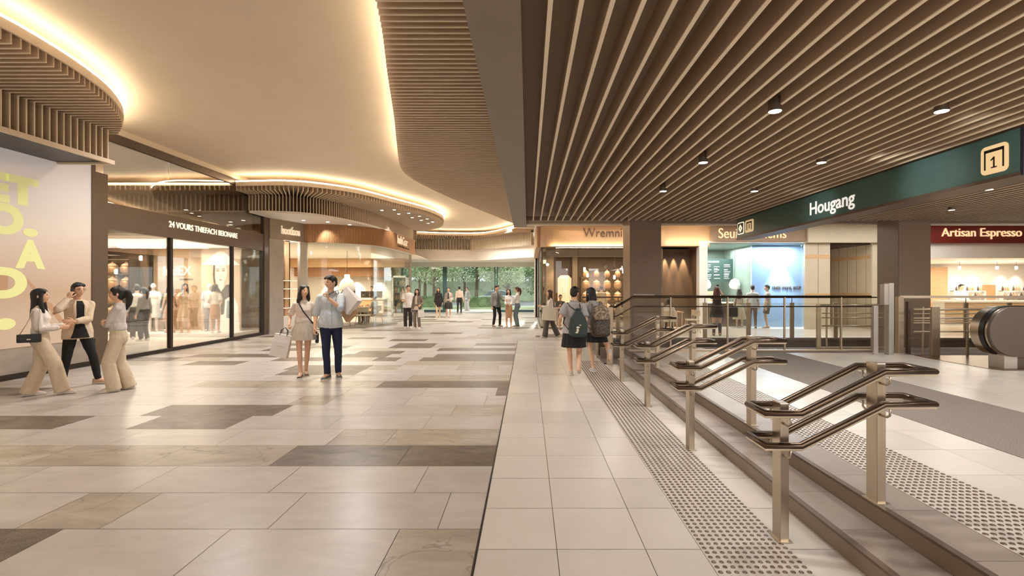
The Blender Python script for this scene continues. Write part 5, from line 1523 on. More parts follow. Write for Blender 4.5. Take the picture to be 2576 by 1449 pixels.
def person(label, loc, face, H=1.7, sex='m', hair='short', top=('tee', (230, 225, 220)), bottom=('slim', (40, 38, 40)),
           shoes=(220, 215, 208), rh=None, lh=None, rf=None, lf=None, lean=0.0, roll=0.0, twist=0.0, look=0.0, nod=0.0, tilt=0.0,
           pelvis_z=None, skin=SKIN_L, detail=1, hair_m=None, rcurl=0.35, lcurl=0.35, rhd=None, lhd=None, rpole=None, lpole=None,
           rpitch=0.0, lpitch=0.0, rtoe=-8, ltoe=8, z0=0.0, hem=None, collar=None, inner=None, rthumb=None, lthumb=None, rkp=None, lkp=None, group=None, shift=0.0, boots=None, cat='person'):
    k = H / 1.75
    fem = sex == 'f'
    vox = {2: 0.0058, 1: 0.0085, 0: 0.011}[detail]
    cvox = {2: 0.009, 1: 0.013, 0: 0.017}[detail]
    seed = int(abs(loc[0] * 131 + loc[1] * 17)) % 97
    S = lambda v: Vector(v) * k
    pz = (pelvis_z if pelvis_z is not None else 0.915)
    P = S((shift, 0, pz))
    hipw, shw = (0.082, 0.136) if fem else (0.086, 0.165)
    U = Matrix.Translation(P) @ Matrix.Rotation(R(twist), 4, 'Z') @ Matrix.Rotation(R(roll), 4, 'Y') @ Matrix.Rotation(R(-lean), 4, 'X')
    up = lambda x, y, z: U @ S((x, y, z - 0.915))
    hipR, hipL = P + S((hipw, 0, -0.02)), P + S((-hipw, 0, -0.02))
    shR, shL = up(shw, -0.01, 1.372), up(-shw, -0.01, 1.372)
    chest, neck0, neck1 = up(0, 0, 1.30), up(0, -0.015, 1.44), up(0, 0.005, 1.53)
    hc = up(0, 0.02, 1.622)
    HT = Matrix.Translation(hc) @ U.to_3x3().to_4x4() @ Matrix.Rotation(R(look), 4, 'Z') @ Matrix.Rotation(R(-nod), 4, 'X') @ Matrix.Rotation(R(tilt), 4, 'Y') @ Matrix.Scale(k * 1.0, 4)
    # limbs
    rh = S(rh) if rh else S((0.24, 0.03, 0.83)); lh = S(lh) if lh else S((-0.24, 0.03, 0.83))
    rf = S(rf) if rf else S((0.10, 0.0, 0.08)); lf = S(lf) if lf else S((-0.10, 0.0, 0.08))
    elR, rh = ik(shR, rh, 0.285 * k, 0.25 * k, rpole or (0.25, -1, -0.15))
    elL, lh = ik(shL, lh, 0.285 * k, 0.25 * k, lpole or (-0.25, -1, -0.15))
    knR, rf = ik(hipR, rf, 0.42 * k, 0.41 * k, rkp or (0.12, 1, 0))
    knL, lf = ik(hipL, lf, 0.42 * k, 0.41 * k, lkp or (-0.12, 1, 0))
    fdir = lambda toe, pitch: Matrix.Rotation(R(toe), 3, 'Z') @ Matrix.Rotation(R(-pitch), 3, 'X') @ Vector((0, 1, 0))
    rfd, lfd = fdir(rtoe, rpitch), fdir(ltoe, lpitch)
    fr = 0.9 if fem else 1.0
    # ---- body ----
    b = MB()
    head_mesh(b, HT)
    limb(b, [neck0, neck1, HT @ Vector((0, -0.02, -0.05))], [0.058 * k * fr, 0.05 * k * fr, 0.05 * k * fr], 14)
    def torso(mb, rows, n=24):
        rings = []
        for z, rx, ry, yo in rows:
            rings.append([up(rx * math.cos(2 * math.pi * j / n), yo + ry * math.sin(2 * math.pi * j / n), z) for j in range(n)])
        mb.loft(rings)
    if fem:
        TR = [(0.84, 0.13, 0.10, -0.01), (0.90, 0.158, 0.112, -0.01), (0.97, 0.148, 0.102, -0.005), (1.07, 0.118, 0.085, 0), (1.17, 0.128, 0.092, 0.005), (1.25, 0.142, 0.112, 0.015), (1.33, 0.145, 0.096, 0.0), (1.39, 0.128, 0.072, -0.012), (1.43, 0.085, 0.06, -0.015), (1.45, 0.062, 0.054, -0.015)]
    else:
        TR = [(0.84, 0.13, 0.10, 0), (0.90, 0.152, 0.108, 0), (0.98, 0.150, 0.104, 0), (1.08, 0.145, 0.1, 0), (1.18, 0.155, 0.107, 0), (1.28, 0.168, 0.112, 0.005), (1.36, 0.170, 0.1, 0), (1.40, 0.150, 0.084, -0.01), (1.435, 0.105, 0.066, -0.015), (1.46, 0.068, 0.058, -0.015)]
    TR = [(z, rx * (0.91 if fem else 0.925), ry * 0.95, yo) for z, rx, ry, yo in TR]
    torso(b, [(z, rx * (0.94 if z < 1.42 else 1), ry * (0.92 if z < 1.42 else 1), yo) for z, rx, ry, yo in TR])
    for sh, el, ha in ((shR, elR, rh), (shL, elL, lh)):
        m1 = sh.lerp(el, 0.4); f1 = el.lerp(ha, 0.28)
        limb(b, [sh, m1, el, f1, ha], [0.05 * k * fr, 0.044 * k * fr, 0.036 * k * fr, 0.037 * k * fr, 0.024 * k * fr], 12)
    for ha, el, sx, hd, cu, th in ((rh, elR, 1, rhd, rcurl, rthumb), (lh, elL, -1, lhd, lcurl, lthumb)):
        dd = Vector(hd).normalized() if hd else (ha - el).normalized()
        inw = Vector((-sx, 0.15, 0))
        if abs(dd.dot(inw.normalized())) > 0.8: inw = Vector((0, -1, 0.2))
        thd = Vector(th) if th else (Vector((0, 1, 0.25)) if abs(dd.y) < 0.8 else Vector((0, 0, 1)))
        hand_mesh(b, ha, dd, inw, thd, cu, k * (0.92 if fem else 1.0))
    for hp, kn, an in ((hipR, knR, rf), (hipL, knL, lf)):
        c1 = kn.lerp(an, 0.3)
        limb(b, [hp, hp.lerp(kn, 0.35), kn, c1, kn.lerp(an, 0.75), an], [0.082 * k * fr, 0.075 * k * fr, 0.052 * k * fr, 0.054 * k * fr, 0.037 * k * fr, 0.036 * k * fr], 14)
    for an, fd in ((rf, rfd), (lf, lfd)):
        limb(b, [an - fd * 0.03 * k, an + fd * 0.06 * k - Vector((0, 0, 0.03 * k)), an + fd * 0.13 * k - Vector((0, 0, 0.048 * k))], [0.036 * k, 0.036 * k, 0.026 * k], 10)
    body = remesh(b, vox, 'person', skin_mat(s(*skin), 'skin %d %d %d' % tuple(skin)), None, iters=3 if detail == 2 else 2)
    me = body.data
    body.name = 'person'
    tag(body, label, cat, group)
    if cat != 'person': body.name = cat
    body.location = (loc[0], loc[1], z0)
    body.rotation_euler = (0, 0, R(face))
    # ---- face ----
    hp = lambda x, z, o=0.0: HT @ Vector((x, face_point(x, z) + o, z))
    if detail >= 1 and hair != 'none':
        for sx in (-1, 1):
            b = MB(); b.ell(hp(sx * 0.031, 0.008, -0.002), 0.0105 * k, 0.008 * k, 0.0062 * k, 10, 6, T=HT.to_3x3().normalized().to_4x4())
            b.build('eye', EYE, body, smooth=True)
            b = MB(); b.tube([hp(sx * 0.014, 0.026, 0.001), hp(sx * 0.032, 0.031, 0.001), hp(sx * 0.050, 0.025, 0.0)], [0.0022 * k, 0.0034 * k, 0.0015 * k], 6)
            b.build('eyebrow', BROW, body, smooth=True)
        b = MB(); b.tube([hp(-0.021, -0.061, 0.004), hp(-0.008, -0.063, 0.0085), hp(0.008, -0.063, 0.0085), hp(0.021, -0.061, 0.004)], [0.0022 * k, 0.0048 * k, 0.0048 * k, 0.0022 * k], 6)
        b.build('lips', LIP, body, smooth=True)
    # ---- hair ----
    h = MB(); G = lambda x, y, z: HT @ Vector((x, y, z))
    HR = HT.to_3x3().to_4x4()
    def hell(c, rx, ry, rz, rot=0): h.ell(G(*c), rx, ry, rz, 16, 10, T=HR @ Matrix.Rotation(R(rot), 4, 'X'))
    if hair == 'short':
        hell((0, -0.017, 0.034), 0.083, 0.101, 0.092, 8)
        hell((0, -0.045, -0.01), 0.076, 0.068, 0.075)
        for x in (-0.05, -0.02, 0.015, 0.048): hell((x, 0.052, 0.084), 0.026, 0.036, 0.024, -25)
        hell((0, 0.0, 0.1), 0.06, 0.07, 0.035)
        for sx in (-1, 1): hell((sx * 0.072, 0.012, 0.02), 0.012, 0.022, 0.035)
    else:
        hell((0, -0.017, 0.03), 0.086, 0.104, 0.096, 10)
        hell((0, -0.05, -0.02), 0.08, 0.068, 0.09)
        for sx in (-1, 1):
            hell((sx * 0.046, 0.036, 0.073), 0.04, 0.05, 0.036, -35)
            hell((sx * 0.074, 0.018, 0.018), 0.016, 0.034, 0.056)
    if hair in ('long', 'bob', 'shoulder'):
        Lz = {'long': -0.36, 'bob': -0.135, 'shoulder': -0.23}[hair]
        rows = [(0.02, 0.082, 0.07, -0.035), (-0.08, 0.090, 0.062, -0.05), (-0.16, 0.096, 0.055, -0.062), (-0.26, 0.098, 0.046, -0.082), (-0.36, 0.085, 0.034, -0.10)]
        rows = [q for q in rows if q[0] > Lz - 0.01]
        if rows[-1][0] > Lz: rows.append((Lz, rows[-1][1] * 0.98, rows[-1][2] * 0.9, rows[-1][3] - 0.01))
        h.loft([[G(rx * math.cos(2 * math.pi * j / 20), yo + ry * math.sin(2 * math.pi * j / 20), z) for j in range(20)] for z, rx, ry, yo in rows])
        for sx in (-1, 1):
            fr_ = [(sx * 0.074, 0.03, 0.03), (sx * 0.084, 0.018, -0.06), (sx * 0.092, 0.02, max(Lz, -0.14))]
            if Lz < -0.2: fr_.append((sx * 0.086, 0.045 if hair == 'long' else 0.02, max(Lz + 0.05, -0.27)))
            limb(h, [G(*q) for q in fr_], [0.022 * k, 0.030 * k, 0.032 * k, 0.022 * k][:len(fr_)], 10)
    if hair == 'ponytail':
        hell((0, -0.095, 0.055), 0.032, 0.03, 0.032)
        limb(h, [G(0, -0.1, 0.055), G(0, -0.145, 0.03), G(0, -0.165, -0.06), G(0, -0.155, -0.17), G(0, -0.13, -0.27)], [0.026 * k, 0.04 * k, 0.05 * k, 0.042 * k, 0.014 * k], 12)
    if hair == 'bun':
        hell((0, -0.09, 0.06), 0.04, 0.038, 0.04)
    if hair != 'none': remesh(h, vox * 1.15, 'hair', hair_m or HAIR, body, iters=4 if detail else 2, wrinkle=0.003 if detail == 2 else 0.0015, wfreq=40, seed=seed)
    # ---- bottom ----
    kind, colr = bottom[0], bottom[1]
    m_b = bottom[2] if len(bottom) > 2 else fabric(colr)
    waist_z = 1.03
    if kind in ('slim', 'straight', 'wide', 'shorts'):
        rad = {'slim': (0.095, 0.082, 0.062, 0.057, 0.049), 'straight': (0.097, 0.09, 0.078, 0.073, 0.068), 'wide': (0.100, 0.102, 0.102, 0.108, 0.112), 'shorts': (0.100, 0.112, 0.1, 0.1, 0.1)}[kind]
        b = MB()
        rows = [r_ for r_ in TR if r_[0] < 1.0]
        torso(b, [(0.815, 0.12, 0.1, rows[0][3]), (0.86, 0.15, 0.116, rows[0][3]), (0.91, rows[1][1] + 0.016, rows[1][2] + 0.014, rows[1][3]), (0.98, rows[-1][1] + 0.014, rows[-1][2] + 0.012, rows[-1][3]), (waist_z, rows[-1][1] - 0.004, rows[-1][2] + 0.004, 0)])
        for hp_, kn, an in ((hipR, knR, rf), (hipL, knL, lf)):
            if kind == 'shorts':
                q = hp_.lerp(kn, 0.72)
                b.tube([hp_, hp_.lerp(kn, 0.4), q], [rad[0] * k * fr, rad[1] * k * fr, rad[1] * 1.02 * k * fr], 16)
            else:
                dn = (an - kn).normalized()
                end = an + dn * (0.055 * k if kind == 'wide' else (0.0 if kind == 'slim' else 0.03 * k))
                b.tube([hp_, hp_.lerp(kn, 0.4), kn], [x_ * k * fr for x_ in rad[:3]], 16)
                b.tube([kn, kn.lerp(an, 0.5), end], [x_ * k * fr for x_ in rad[2:]], 16)
                b.ell(kn, rad[2] * k * fr, rad[2] * k * fr, rad[2] * k * fr, 12, 8)
            b.ell(hp_, rad[0] * k * fr, rad[0] * k * fr, rad[0] * k * fr, 12, 8)
        remesh(b, cvox, 'trousers' if kind != 'shorts' else 'shorts', m_b, body, iters=4, wrinkle=0.010 if detail == 2 else 0.006, wfreq=6.5, seed=seed)
    elif kind in ('skirt', 'long_skirt', 'pencil', 'dress_skirt'):
        zl = {'skirt': 0.58, 'long_skirt': 0.36, 'pencil': 0.44, 'dress_skirt': 0.42}[kind] if hem is None else hem
        n, kk = 72, 10
        rings = []
        fl_ = {'skirt': 0.075, 'long_skirt': 0.11, 'pencil': 0.0, 'dress_skirt': 0.07}[kind]
        kneec = (hipR.lerp(knR, 0.8) + hipL.lerp(knL, 0.8)) / 2
        for i in range(kk + 1):
            t = i / kk
            z = 1.06 + (zl - 1.06) * t
            rx = (0.115 + (0.05 if fem else 0.052) * min(1, t * 2.2) ** 0.7) + fl_ * t
            ry = (0.098 + 0.045 * min(1, t * 2.2) ** 0.7) + fl_ * t * 0.9
            if kind == 'pencil' and t > 0.5: rx -= 0.02 * (t - 0.5) * 2
            amp = 0.0 if kind == 'pencil' else 0.010 * min(1, t * 1.5)
            cen = P.lerp(Vector((kneec.x, kneec.y, 0)), max(0, t - 0.2) * 0.7)
            rg = []
            for j in range(n):
                a = 2 * math.pi * j / n
                f = 1 + (amp / rx) * math.sin(a * 14) if amp else 1
                rg.append(Vector((cen.x + rx * k * f * math.cos(a), cen.y + ry * k * f * math.sin(a) - 0.004, z * k)))
            rings.append(rg)
        b = MB(); b.loft(rings); o = b.build('skirt', m_b, body, smooth=False); smooth_angle(o, 50)
    # ---- top ----
    kind, colr = top[0], top[1]
    m_t = top[2] if len(top) > 2 else fabric(colr)
    zb = {'tee': 0.93, 'shirt': 0.86, 'tucked': 1.02, 'blazer': 0.80, 'jacket': 0.86, 'tunic': 0.78, 'short_shirt': 0.83, 'crop': 1.04, 'tucked_tee': 1.02, 'sleeveless': 1.02, 'coat': 0.5}[kind]
    short = kind in ('tee', 'short_shirt', 'tucked_tee')
    loose = {'tee': 0.012, 'shirt': 0.015, 'tucked': 0.013, 'blazer': 0.022, 'jacket': 0.024, 'tunic': 0.018, 'short_shirt': 0.018, 'crop': 0.016, 'tucked_tee': 0.012, 'sleeveless': 0.01, 'coat': 0.03}[kind]
    b = MB()
    rows = []
    def tr_at(z):
        for q0, q1 in zip(TR, TR[1:]):
            if q0[0] <= z <= q1[0]:
                t = (z - q0[0]) / (q1[0] - q0[0]); return [q0[i] + (q1[i] - q0[i]) * t for i in range(4)]
        return list(TR[0]) if z < TR[0][0] else list(TR[-1])
    z = zb
    zs = []
    while z < 1.40: zs.append(z); z += 0.06
    zs += [1.40, 1.433, 1.458 if kind != 'sleeveless' else 1.436]
    for z in zs:
        q = tr_at(max(z, 0.92)); fl_ = max(0, 1.05 - z) * (0.16 if kind in ('short_shirt', 'shirt', 'tunic', 'blazer', 'jacket', 'coat') else 0.05)
        bl_ = 0.02 * math.exp(-((z - 1.06) / 0.05) ** 2) if kind in ('tucked', 'tucked_tee', 'crop') else 0
        rx, ry = max(q[1], 0.112 if z < 1.3 else 0) + loose + fl_ + bl_, max(q[2], 0.088 if z < 1.3 else 0) + loose * 0.8 + fl_ * 0.8 + bl_
        if z < 1.2 and kind in ('short_shirt', 'shirt', 'tunic', 'jacket', 'blazer', 'tee', 'coat'):
            w_ = min(1, (1.2 - z) / 0.26); rx, ry = max(rx, 0.140 + 0.064 * w_), max(ry, 0.105 + 0.055 * w_)
        if z > 1.45: rx, ry = 0.072, 0.064
        rows.append((z, rx, ry, q[3]))
    torso(b, rows)
    ends = []
    if kind != 'sleeveless':
        for sh, el, ha, sx in ((shR, elR, rh, 1), (shL, elL, lh, -1)):
            c = loose * 0.7
            if short:
                q = sh.lerp(el, 0.78)
                b.tube([sh + (chest - sh) * 0.2, sh, q], [(0.05 + c) * k * fr, (0.05 + c) * k * fr, (0.058 + c * 1.3) * k * fr], 14)
                b.ell(sh, (0.05 + c) * k * fr, (0.05 + c) * k * fr, (0.05 + c) * k * fr, 12, 8)
            else:
                wr = el.lerp(ha, 0.92)
                if kind == 'shirt' and len(top) > 3: wr = el.lerp(ha, top[3])
                b.tube([sh + (chest - sh) * 0.2, sh, el], [(0.05 + c) * k * fr, (0.05 + c) * k * fr, (0.045 + c) * k * fr], 14)
                b.tube([el, el.lerp(wr, 0.4), wr], [(0.045 + c) * k * fr, (0.043 + c) * k * fr, (0.031 + c * 0.8) * k * fr], 14)
                for p_, r_ in ((sh, 0.05 + c), (el, 0.047 + c)): b.ell(p_, r_ * k * fr, r_ * k * fr, r_ * k * fr, 12, 8)
    nm_t = {'tee': 'shirt', 'shirt': 'shirt', 'tucked': 'blouse', 'blazer': 'blazer', 'jacket': 'jacket', 'tunic': 'tunic', 'short_shirt': 'shirt', 'crop': 'sweater', 'tucked_tee': 'blouse', 'sleeveless': 'top', 'coat': 'coat'}[kind]
    remesh(b, cvox, nm_t, m_t, body, iters=4, wrinkle=(0.006 if inner else 0.014) if detail == 2 else (0.003 if inner else 0.007), wfreq=7.5, seed=seed + 3)
    if kind in ('shirt', 'short_shirt') and detail == 2:
        pts = [up(0.0, q_[3] + q_[2] + 0.004, q_[0]) for q_ in rows[:-1]]
        b = MB(); b.tube(pts, 0.013 * k, 6, sx=1.0, sz=0.25); b.build('placket', m_t, body, smooth=True)
    if inner:   # open front: the shirt shown between the lapels
        b = MB(); n = 14
        q = [(1.44, 0.035), (1.36, 0.062), (1.2, 0.055), (1.05, 0.06), (0.9, 0.095), (0.82, 0.12)]
        rings = []
        for z, hw in q:
            tq = tr_at(max(z, 0.92)); ry = tq[2] + loose * 0.8 + max(0, 1.05 - z) * 0.13 + 0.004
            rx = tq[1] + loose + max(0, 1.05 - z) * 0.16
            if z < 0.95: ry += 0.002
            rg = []
            for j in range(n + 1):
                x = -hw + 2 * hw * j / n
                rg.append(up(x, tq[3] + ry * math.sqrt(max(0, 1 - (x / rx) ** 2)) + 0.024, z))
            for j in range(n, -1, -1):
                x = -hw + 2 * hw * j / n
                rg.append(up(x, tq[3] + ry * math.sqrt(max(0, 1 - (x / rx) ** 2)) - 0.03, z))
            rings.append(rg)
        b.loft(rings); o = b.build('inner_shirt', fabric(inner), body, smooth=False); smooth_angle(o, 50)
        b = MB()
        for sx in (-1, 1):
            pts = []
            for z, hw in q[:4]:
                tq = tr_at(max(z, 0.92)); ry = tq[2] + loose * 0.8
                pts.append(up(sx * (hw + 0.012), tq[3] + ry * 0.97 + 0.024, z))
            b.tube(pts, [0.012 * k, 0.026 * k, 0.022 * k, 0.006 * k], 8, sx=1.0, sz=0.35)
        b.build('lapels', m_t, body, smooth=True)
    if collar:
        b = MB(); n = 24
        b.loft([[up(rx * math.cos(2 * math.pi * j / n), -0.012 + ry * math.sin(2 * math.pi * j / n), z) for j in range(n)] for z, rx, ry in ((1.42, 0.088, 0.076), (1.452, 0.076, 0.068), (1.464, 0.072, 0.064), (1.45, 0.06, 0.055))])
        if kind in ('shirt', 'short_shirt'):
            for sx in (-1, 1):
                b.tube([up(sx * 0.03, -0.085, 1.468), up(sx * 0.074, -0.03, 1.468), up(sx * 0.066, 0.045, 1.455), up(sx * 0.028, 0.092, 1.405)], [0.012 * k, 0.018 * k, 0.02 * k, 0.01 * k], 8, sx=1.0, sz=0.45)
        b.build('collar', fabric(collar), body, smooth=True)
    if boots:
        for kn, an in ((knR, rf), (knL, lf)):
            b = MB(); b.tube([kn.lerp(an, 0.12), kn.lerp(an, 0.4), kn.lerp(an, 0.8), an - Vector((0, 0, 0.03 * k))], [0.068 * k, 0.066 * k, 0.052 * k, 0.05 * k], 14)
            b.build('boot_shaft', fabric(boots, 0.5), body, smooth=True)
    # ---- shoes ----
    m_s = fabric(shoes, 0.6)
    sole = M['sole'] if 'sole' in M else None
    for an, fd in ((rf, rfd), (lf, lfd)):
        b = MB()
        f3 = Vector(fd).normalized(); up3 = (Vector((0, 0, 1)) - f3 * f3.z).normalized(); sd = f3.cross(up3)
        base = an - up3 * 0.08 * k
        def ring(t, hw, z1, z_0=0.0):
            c = base + f3 * t * k
            pts = []
            for a in range(16):
                A = 2 * math.pi * a / 16
                zz = (z_0 + z1) / 2 + (z1 - z_0) / 2 * math.sin(A)
                pts.append(c + sd * hw * k * (1 if math.sin(A) < 0 else 0.92) * math.copysign(abs(math.cos(A)) ** 0.7, math.cos(A)) + up3 * zz * k)
            return pts
        low = bool(fem and shoes[0] < 90)
        tp_ = 0.085 if not low else 0.05
        b.loft([ring(-0.085, 0.012, 0.05), ring(-0.075, 0.032, tp_), ring(-0.03, 0.037, tp_ + 0.012), ring(0.03, 0.038, tp_ if not low else 0.035), ring(0.09, 0.045, 0.062 if not low else 0.035), ring(0.14, 0.045, 0.048 if not low else 0.034), ring(0.175, 0.034, 0.038), ring(0.19, 0.012, 0.026)])
        o = b.build('shoe', m_s, body, smooth=True)
        b = MB()
        b.loft([[base + f3 * t * k + sd * hw * k + up3 * z * k for hw, z in ((-w_, 0), (w_, 0), (w_, 0.018), (-w_, 0.018))] for t, w_ in ((-0.088, 0.02), (-0.07, 0.036), (0.0, 0.039), (0.09, 0.048), (0.15, 0.046), (0.185, 0.028), (0.195, 0.01))])
        b.build('sole', M['sole'], o)
    Wm = Matrix.Translation(body.location) @ Matrix.Rotation(R(face), 4, 'Z')
    return dict(o=body, W=Wm, rh=Wm @ rh, lh=Wm @ lh, elR=Wm @ elR, elL=Wm @ elL, hc=Wm @ hc, shR=Wm @ shR, shL=Wm @ shL, up=lambda x, y, z: Wm @ up(x, y, z), HT=Wm @ HT, k=k, P=Wm @ P)
M['sole'] = mat('shoe sole', s(226, 218, 206), 0.7)

# ---------------- bags and small things people carry ----------------
def shopping_bag(label, loc, rot, w, d, h, m, handle_m, hand=None, mark=False, hl=0.16):
    """paper bag, origin at the middle of its open top edge"""
    t = bpy.data.objects.new('shopping_bag', None); COL.objects.link(t); tag(t, label, 'bag')
    t.location = loc; t.rotation_euler = rot
    b = MB()
    a, c = w / 2, d / 2
    P = [(-a, -c), (a, -c), (a, c), (-a, c)]
    k2 = 0.92
    b.loft([[(x * k2, y * k2 * 0.5, 0) for x, y in P], [(x * 0.96, y * 0.8, -h * 0.35) for x, y in P], [(x, y, -h + 0.004) for x, y in P], [(x, y, -h) for x, y in P]], cap=True)
    o = b.build('body', m, t, bevel=0.003)
    for sy in (-1, 1):
        b = MB()
        b.tube([(-w * 0.2, sy * c * 0.46, -0.02), (-w * 0.17, sy * c * 0.3, hl * 0.6), (0, sy * 0.004, hl), (w * 0.17, sy * c * 0.3, hl * 0.6), (w * 0.2, sy * c * 0.46, -0.02)], 0.0055, 6)
        b.build('handle', handle_m, t, smooth=True)
    if mark:
        b = MB(); b.box(-w * 0.2, -c * 0.98 - 0.002, -h * 0.52, w * 0.2, -c * 0.9, -h * 0.51); b.build('print_line', M['shop_grey'], t)
    return t
M['paper_white'] = mat('white paper', s(226, 218, 212), 0.6, var=0.03)
M['paper_cream'] = mat('cream canvas', s(236, 224, 202), 0.8, var=0.04)
M['paper_brown'] = mat('brown kraft paper', s(196, 158, 120), 0.7, var=0.05)

SHIRT_BLUE = fabric((186, 202, 216), col2=(204, 206, 206), scale=3)
# three talking by the billboard
P1 = person('woman in white sweater and wide beige trousers in profile before the billboard', (-7.25, 7.1), -52, 1.6, 'f', 'long', ('tucked', (226, 216, 206)), ('wide', (208, 190, 164)), (216, 206, 194),
            rh=(0.09, 0.24, 1.10), lh=(-0.04, 0.29, 1.12), rf=(0.07, 0.26, 0.085), lf=(-0.08, -0.14, 0.085), rpole=(0.35, -1, -0.5), lpole=(-0.35, -1, -0.5), detail=2, look=-4, lean=-2, rcurl=0.5, lcurl=0.5, rtoe=-4, ltoe=6, rpitch=8)
P2 = person('man in beige blazer over black shirt phoning before the billboard', (-7.38, 7.82), 236, 1.69, 'm', 'short', ('blazer', (208, 188, 162)), ('slim', (26, 23, 23)), (196, 164, 132), inner=(26, 23, 23),
            rh=(0.145, 0.135, 1.49), rhd=(-0.25, 0.0, 1), rthumb=(-0.6, 0.6, 0.1), rpole=(0.75, 0.45, -1), lh=(0.10, 0.265, 1.10), lhd=(1, 0.1, 0.05), lpole=(-0.7, -0.1, -1), lthumb=(0, 0.2, 1), rf=(0.19, -0.05, 0.08), lf=(-0.25, 0.08, 0.08), ltoe=40, rtoe=-20, detail=2, look=16, rcurl=0.75, lcurl=0.4)
P3 = person('ponytailed woman in grey blouse and cream trousers with folded arms by the glass shopfront', (-6.38, 7.43), 122, 1.63, 'f', 'ponytail', ('tucked', (204, 196, 192)), ('wide', (208, 192, 166)), (220, 210, 198),
            rh=(-0.12, 0.17, 1.14), lh=(0.12, 0.21, 1.11), rhd=(-1, 0.1, 0.1), lhd=(1, 0.05, 0.15), rpole=(0.9, 0.1, -1), lpole=(-0.9, 0.1, -1), rf=(0.10, -0.12, 0.085), lf=(-0.07, 0.05, 0.085), detail=2, look=4, rthumb=(0, 0.2, 1), lthumb=(0, 0.2, 1))
# glasses and phone of the man
HTm = P2['HT']; RTm = HTm.to_3x3().normalized().to_4x4()
gl = thing('glasses', 'thin dark glasses worn by the man in the beige blazer', 'glasses', HTm @ Vector((0, 0.1, 0.008)))
def rel(o, p): return p - o.location
for sx in (-1, 1):
    b = MB(); b.tube([rel(gl, HTm @ Vector((sx * 0.032 + 0.024 * math.cos(a * math.pi / 7), 0.1 - 0.006 * abs(math.cos(a * math.pi / 7)), 0.006 + 0.018 * math.sin(a * math.pi / 7)))) for a in range(14)], 0.002, 5, closed=True); b.build('rim', M['black'], gl)
    b = MB(); b.tube([rel(gl, HTm @ Vector((sx * 0.056, 0.094, 0.012))), rel(gl, HTm @ Vector((sx * 0.08, 0.04, 0.012))), rel(gl, HTm @ Vector((sx * 0.084, -0.02, 0.008)))], 0.002, 5); b.build('temple', M['black'], gl)
ph = thing('phone', 'black phone held to the ear of the man in the beige blazer', 'phone', HTm @ Vector((0.092, 0.03, -0.045)))
b = MB(); b.box(-0.005, -0.036, -0.075, 0.005, 0.036, 0.075, 0, RTm @ Matrix.Rotation(R(20), 4, 'X')); b.build('case', M['black'], ph, bevel=0.004)
b = MB(); b.box(-0.0062, -0.033, -0.07, -0.005, 0.033, 0.07, 0, RTm @ Matrix.Rotation(R(20), 4, 'X')); b.build('screen', M['navy'], ph)
# shoulder bag of the first woman
W = P1['W']; k1 = P1['k']
hb = thing('handbag', 'small black flap handbag on a chain at the hip of the long haired woman', 'bag', W @ (Vector((0.22, -0.10, 0.955)) * k1), R(-52))
b = MB(); b.box(-0.035, -0.125, -0.06, 0.035, 0.125, 0.06); b.build('body', M['black'], hb, bevel=0.012)
b = MB(); b.box(0.034, -0.12, -0.025, 0.042, 0.12, 0.062); b.build('flap', M['black'], hb, bevel=0.006)
b = MB(); b.box(0.041, -0.02, -0.02, 0.046, 0.02, -0.005); b.build('clasp', M['steel'], hb)
b = MB()
shp = Vector((0.115, -0.015, 1.445)) * k1 - Vector((0.22, -0.10, 0.955)) * k1
b.tube([(0, -0.1, 0.05), (shp.x * 0.1 + 0.01, shp.y * 0.4 - 0.06, shp.z * 0.45), (shp.x * 0.45 + 0.02, shp.y - 0.04, shp.z * 0.86), (shp.x, shp.y, shp.z), (shp.x * 0.45 + 0.02, shp.y + 0.04, shp.z * 0.86), (shp.x * 0.1 + 0.02, shp.y * 0.4 + 0.06, shp.z * 0.45), (0, 0.1, 0.05)], 0.004, 6)
b.build('strap', M['steel'], hb, smooth=True)

# couple in the middle
P4 = person('woman in white top and pleated grey skirt holding hands with the tall man', (-4.08, 8.68), 203, 1.66, 'f', 'shoulder', ('tucked_tee', (228, 214, 202)), ('skirt', (182, 170, 156)), (64, 48, 42), hem=0.70,
            rh=(0.25, 0.05, 0.99), lh=(-0.215, 0.08, 0.92), rf=(0.045, 0.14, 0.08), lf=(-0.035, -0.10, 0.08), detail=2, look=30, tilt=-3, rcurl=1.0, lcurl=0.6, nod=-3)
P5 = person('tall man in pale blue shirt and navy jeans carrying bags over his shoulder', (-3.52, 8.52), 205, 1.83, 'm', 'short', ('shirt', (198, 206, 212), SHIRT_BLUE, 0.12), ('slim', (28, 38, 64)), (100, 104, 98), collar=(204, 210, 214),
            rh=(0.255, 0.06, 0.865), lh=(0.045, 0.20, 1.36), lhd=(0.35, -0.1, 1), lpole=(-0.9, 0.2, -1), lthumb=(0.3, -1, 0.1), rf=(0.055, 0.06, 0.08), lf=(-0.12, 0.0, 0.08), detail=2, look=-58, tilt=4, nod=4, rcurl=0.6, lcurl=1.0, rtoe=-28, ltoe=4)
cb = shopping_bag('white paper shopping bag with thin printed line in the hand of the skirted woman', P4['rh'] + Vector((-0.075, -0.03, -0.17)), (0, R(13), R(8)), 0.30, 0.12, 0.40, M['paper_white'], M['black'], mark=True, hl=0.13)
W = P4['W']; k4 = P4['k']
hb = thing('crossbody_bag', 'small black bag on a strap across the skirted woman', 'bag', W @ (Vector((-0.235, -0.04, 0.72)) * k4), R(203))
b = MB(); b.box(-0.03, -0.1, -0.09, 0.03, 0.1, 0.09); b.build('body', M['black'], hb, bevel=0.012)
b = MB()
c0 = Vector((-0.235, -0.04, 0.72))
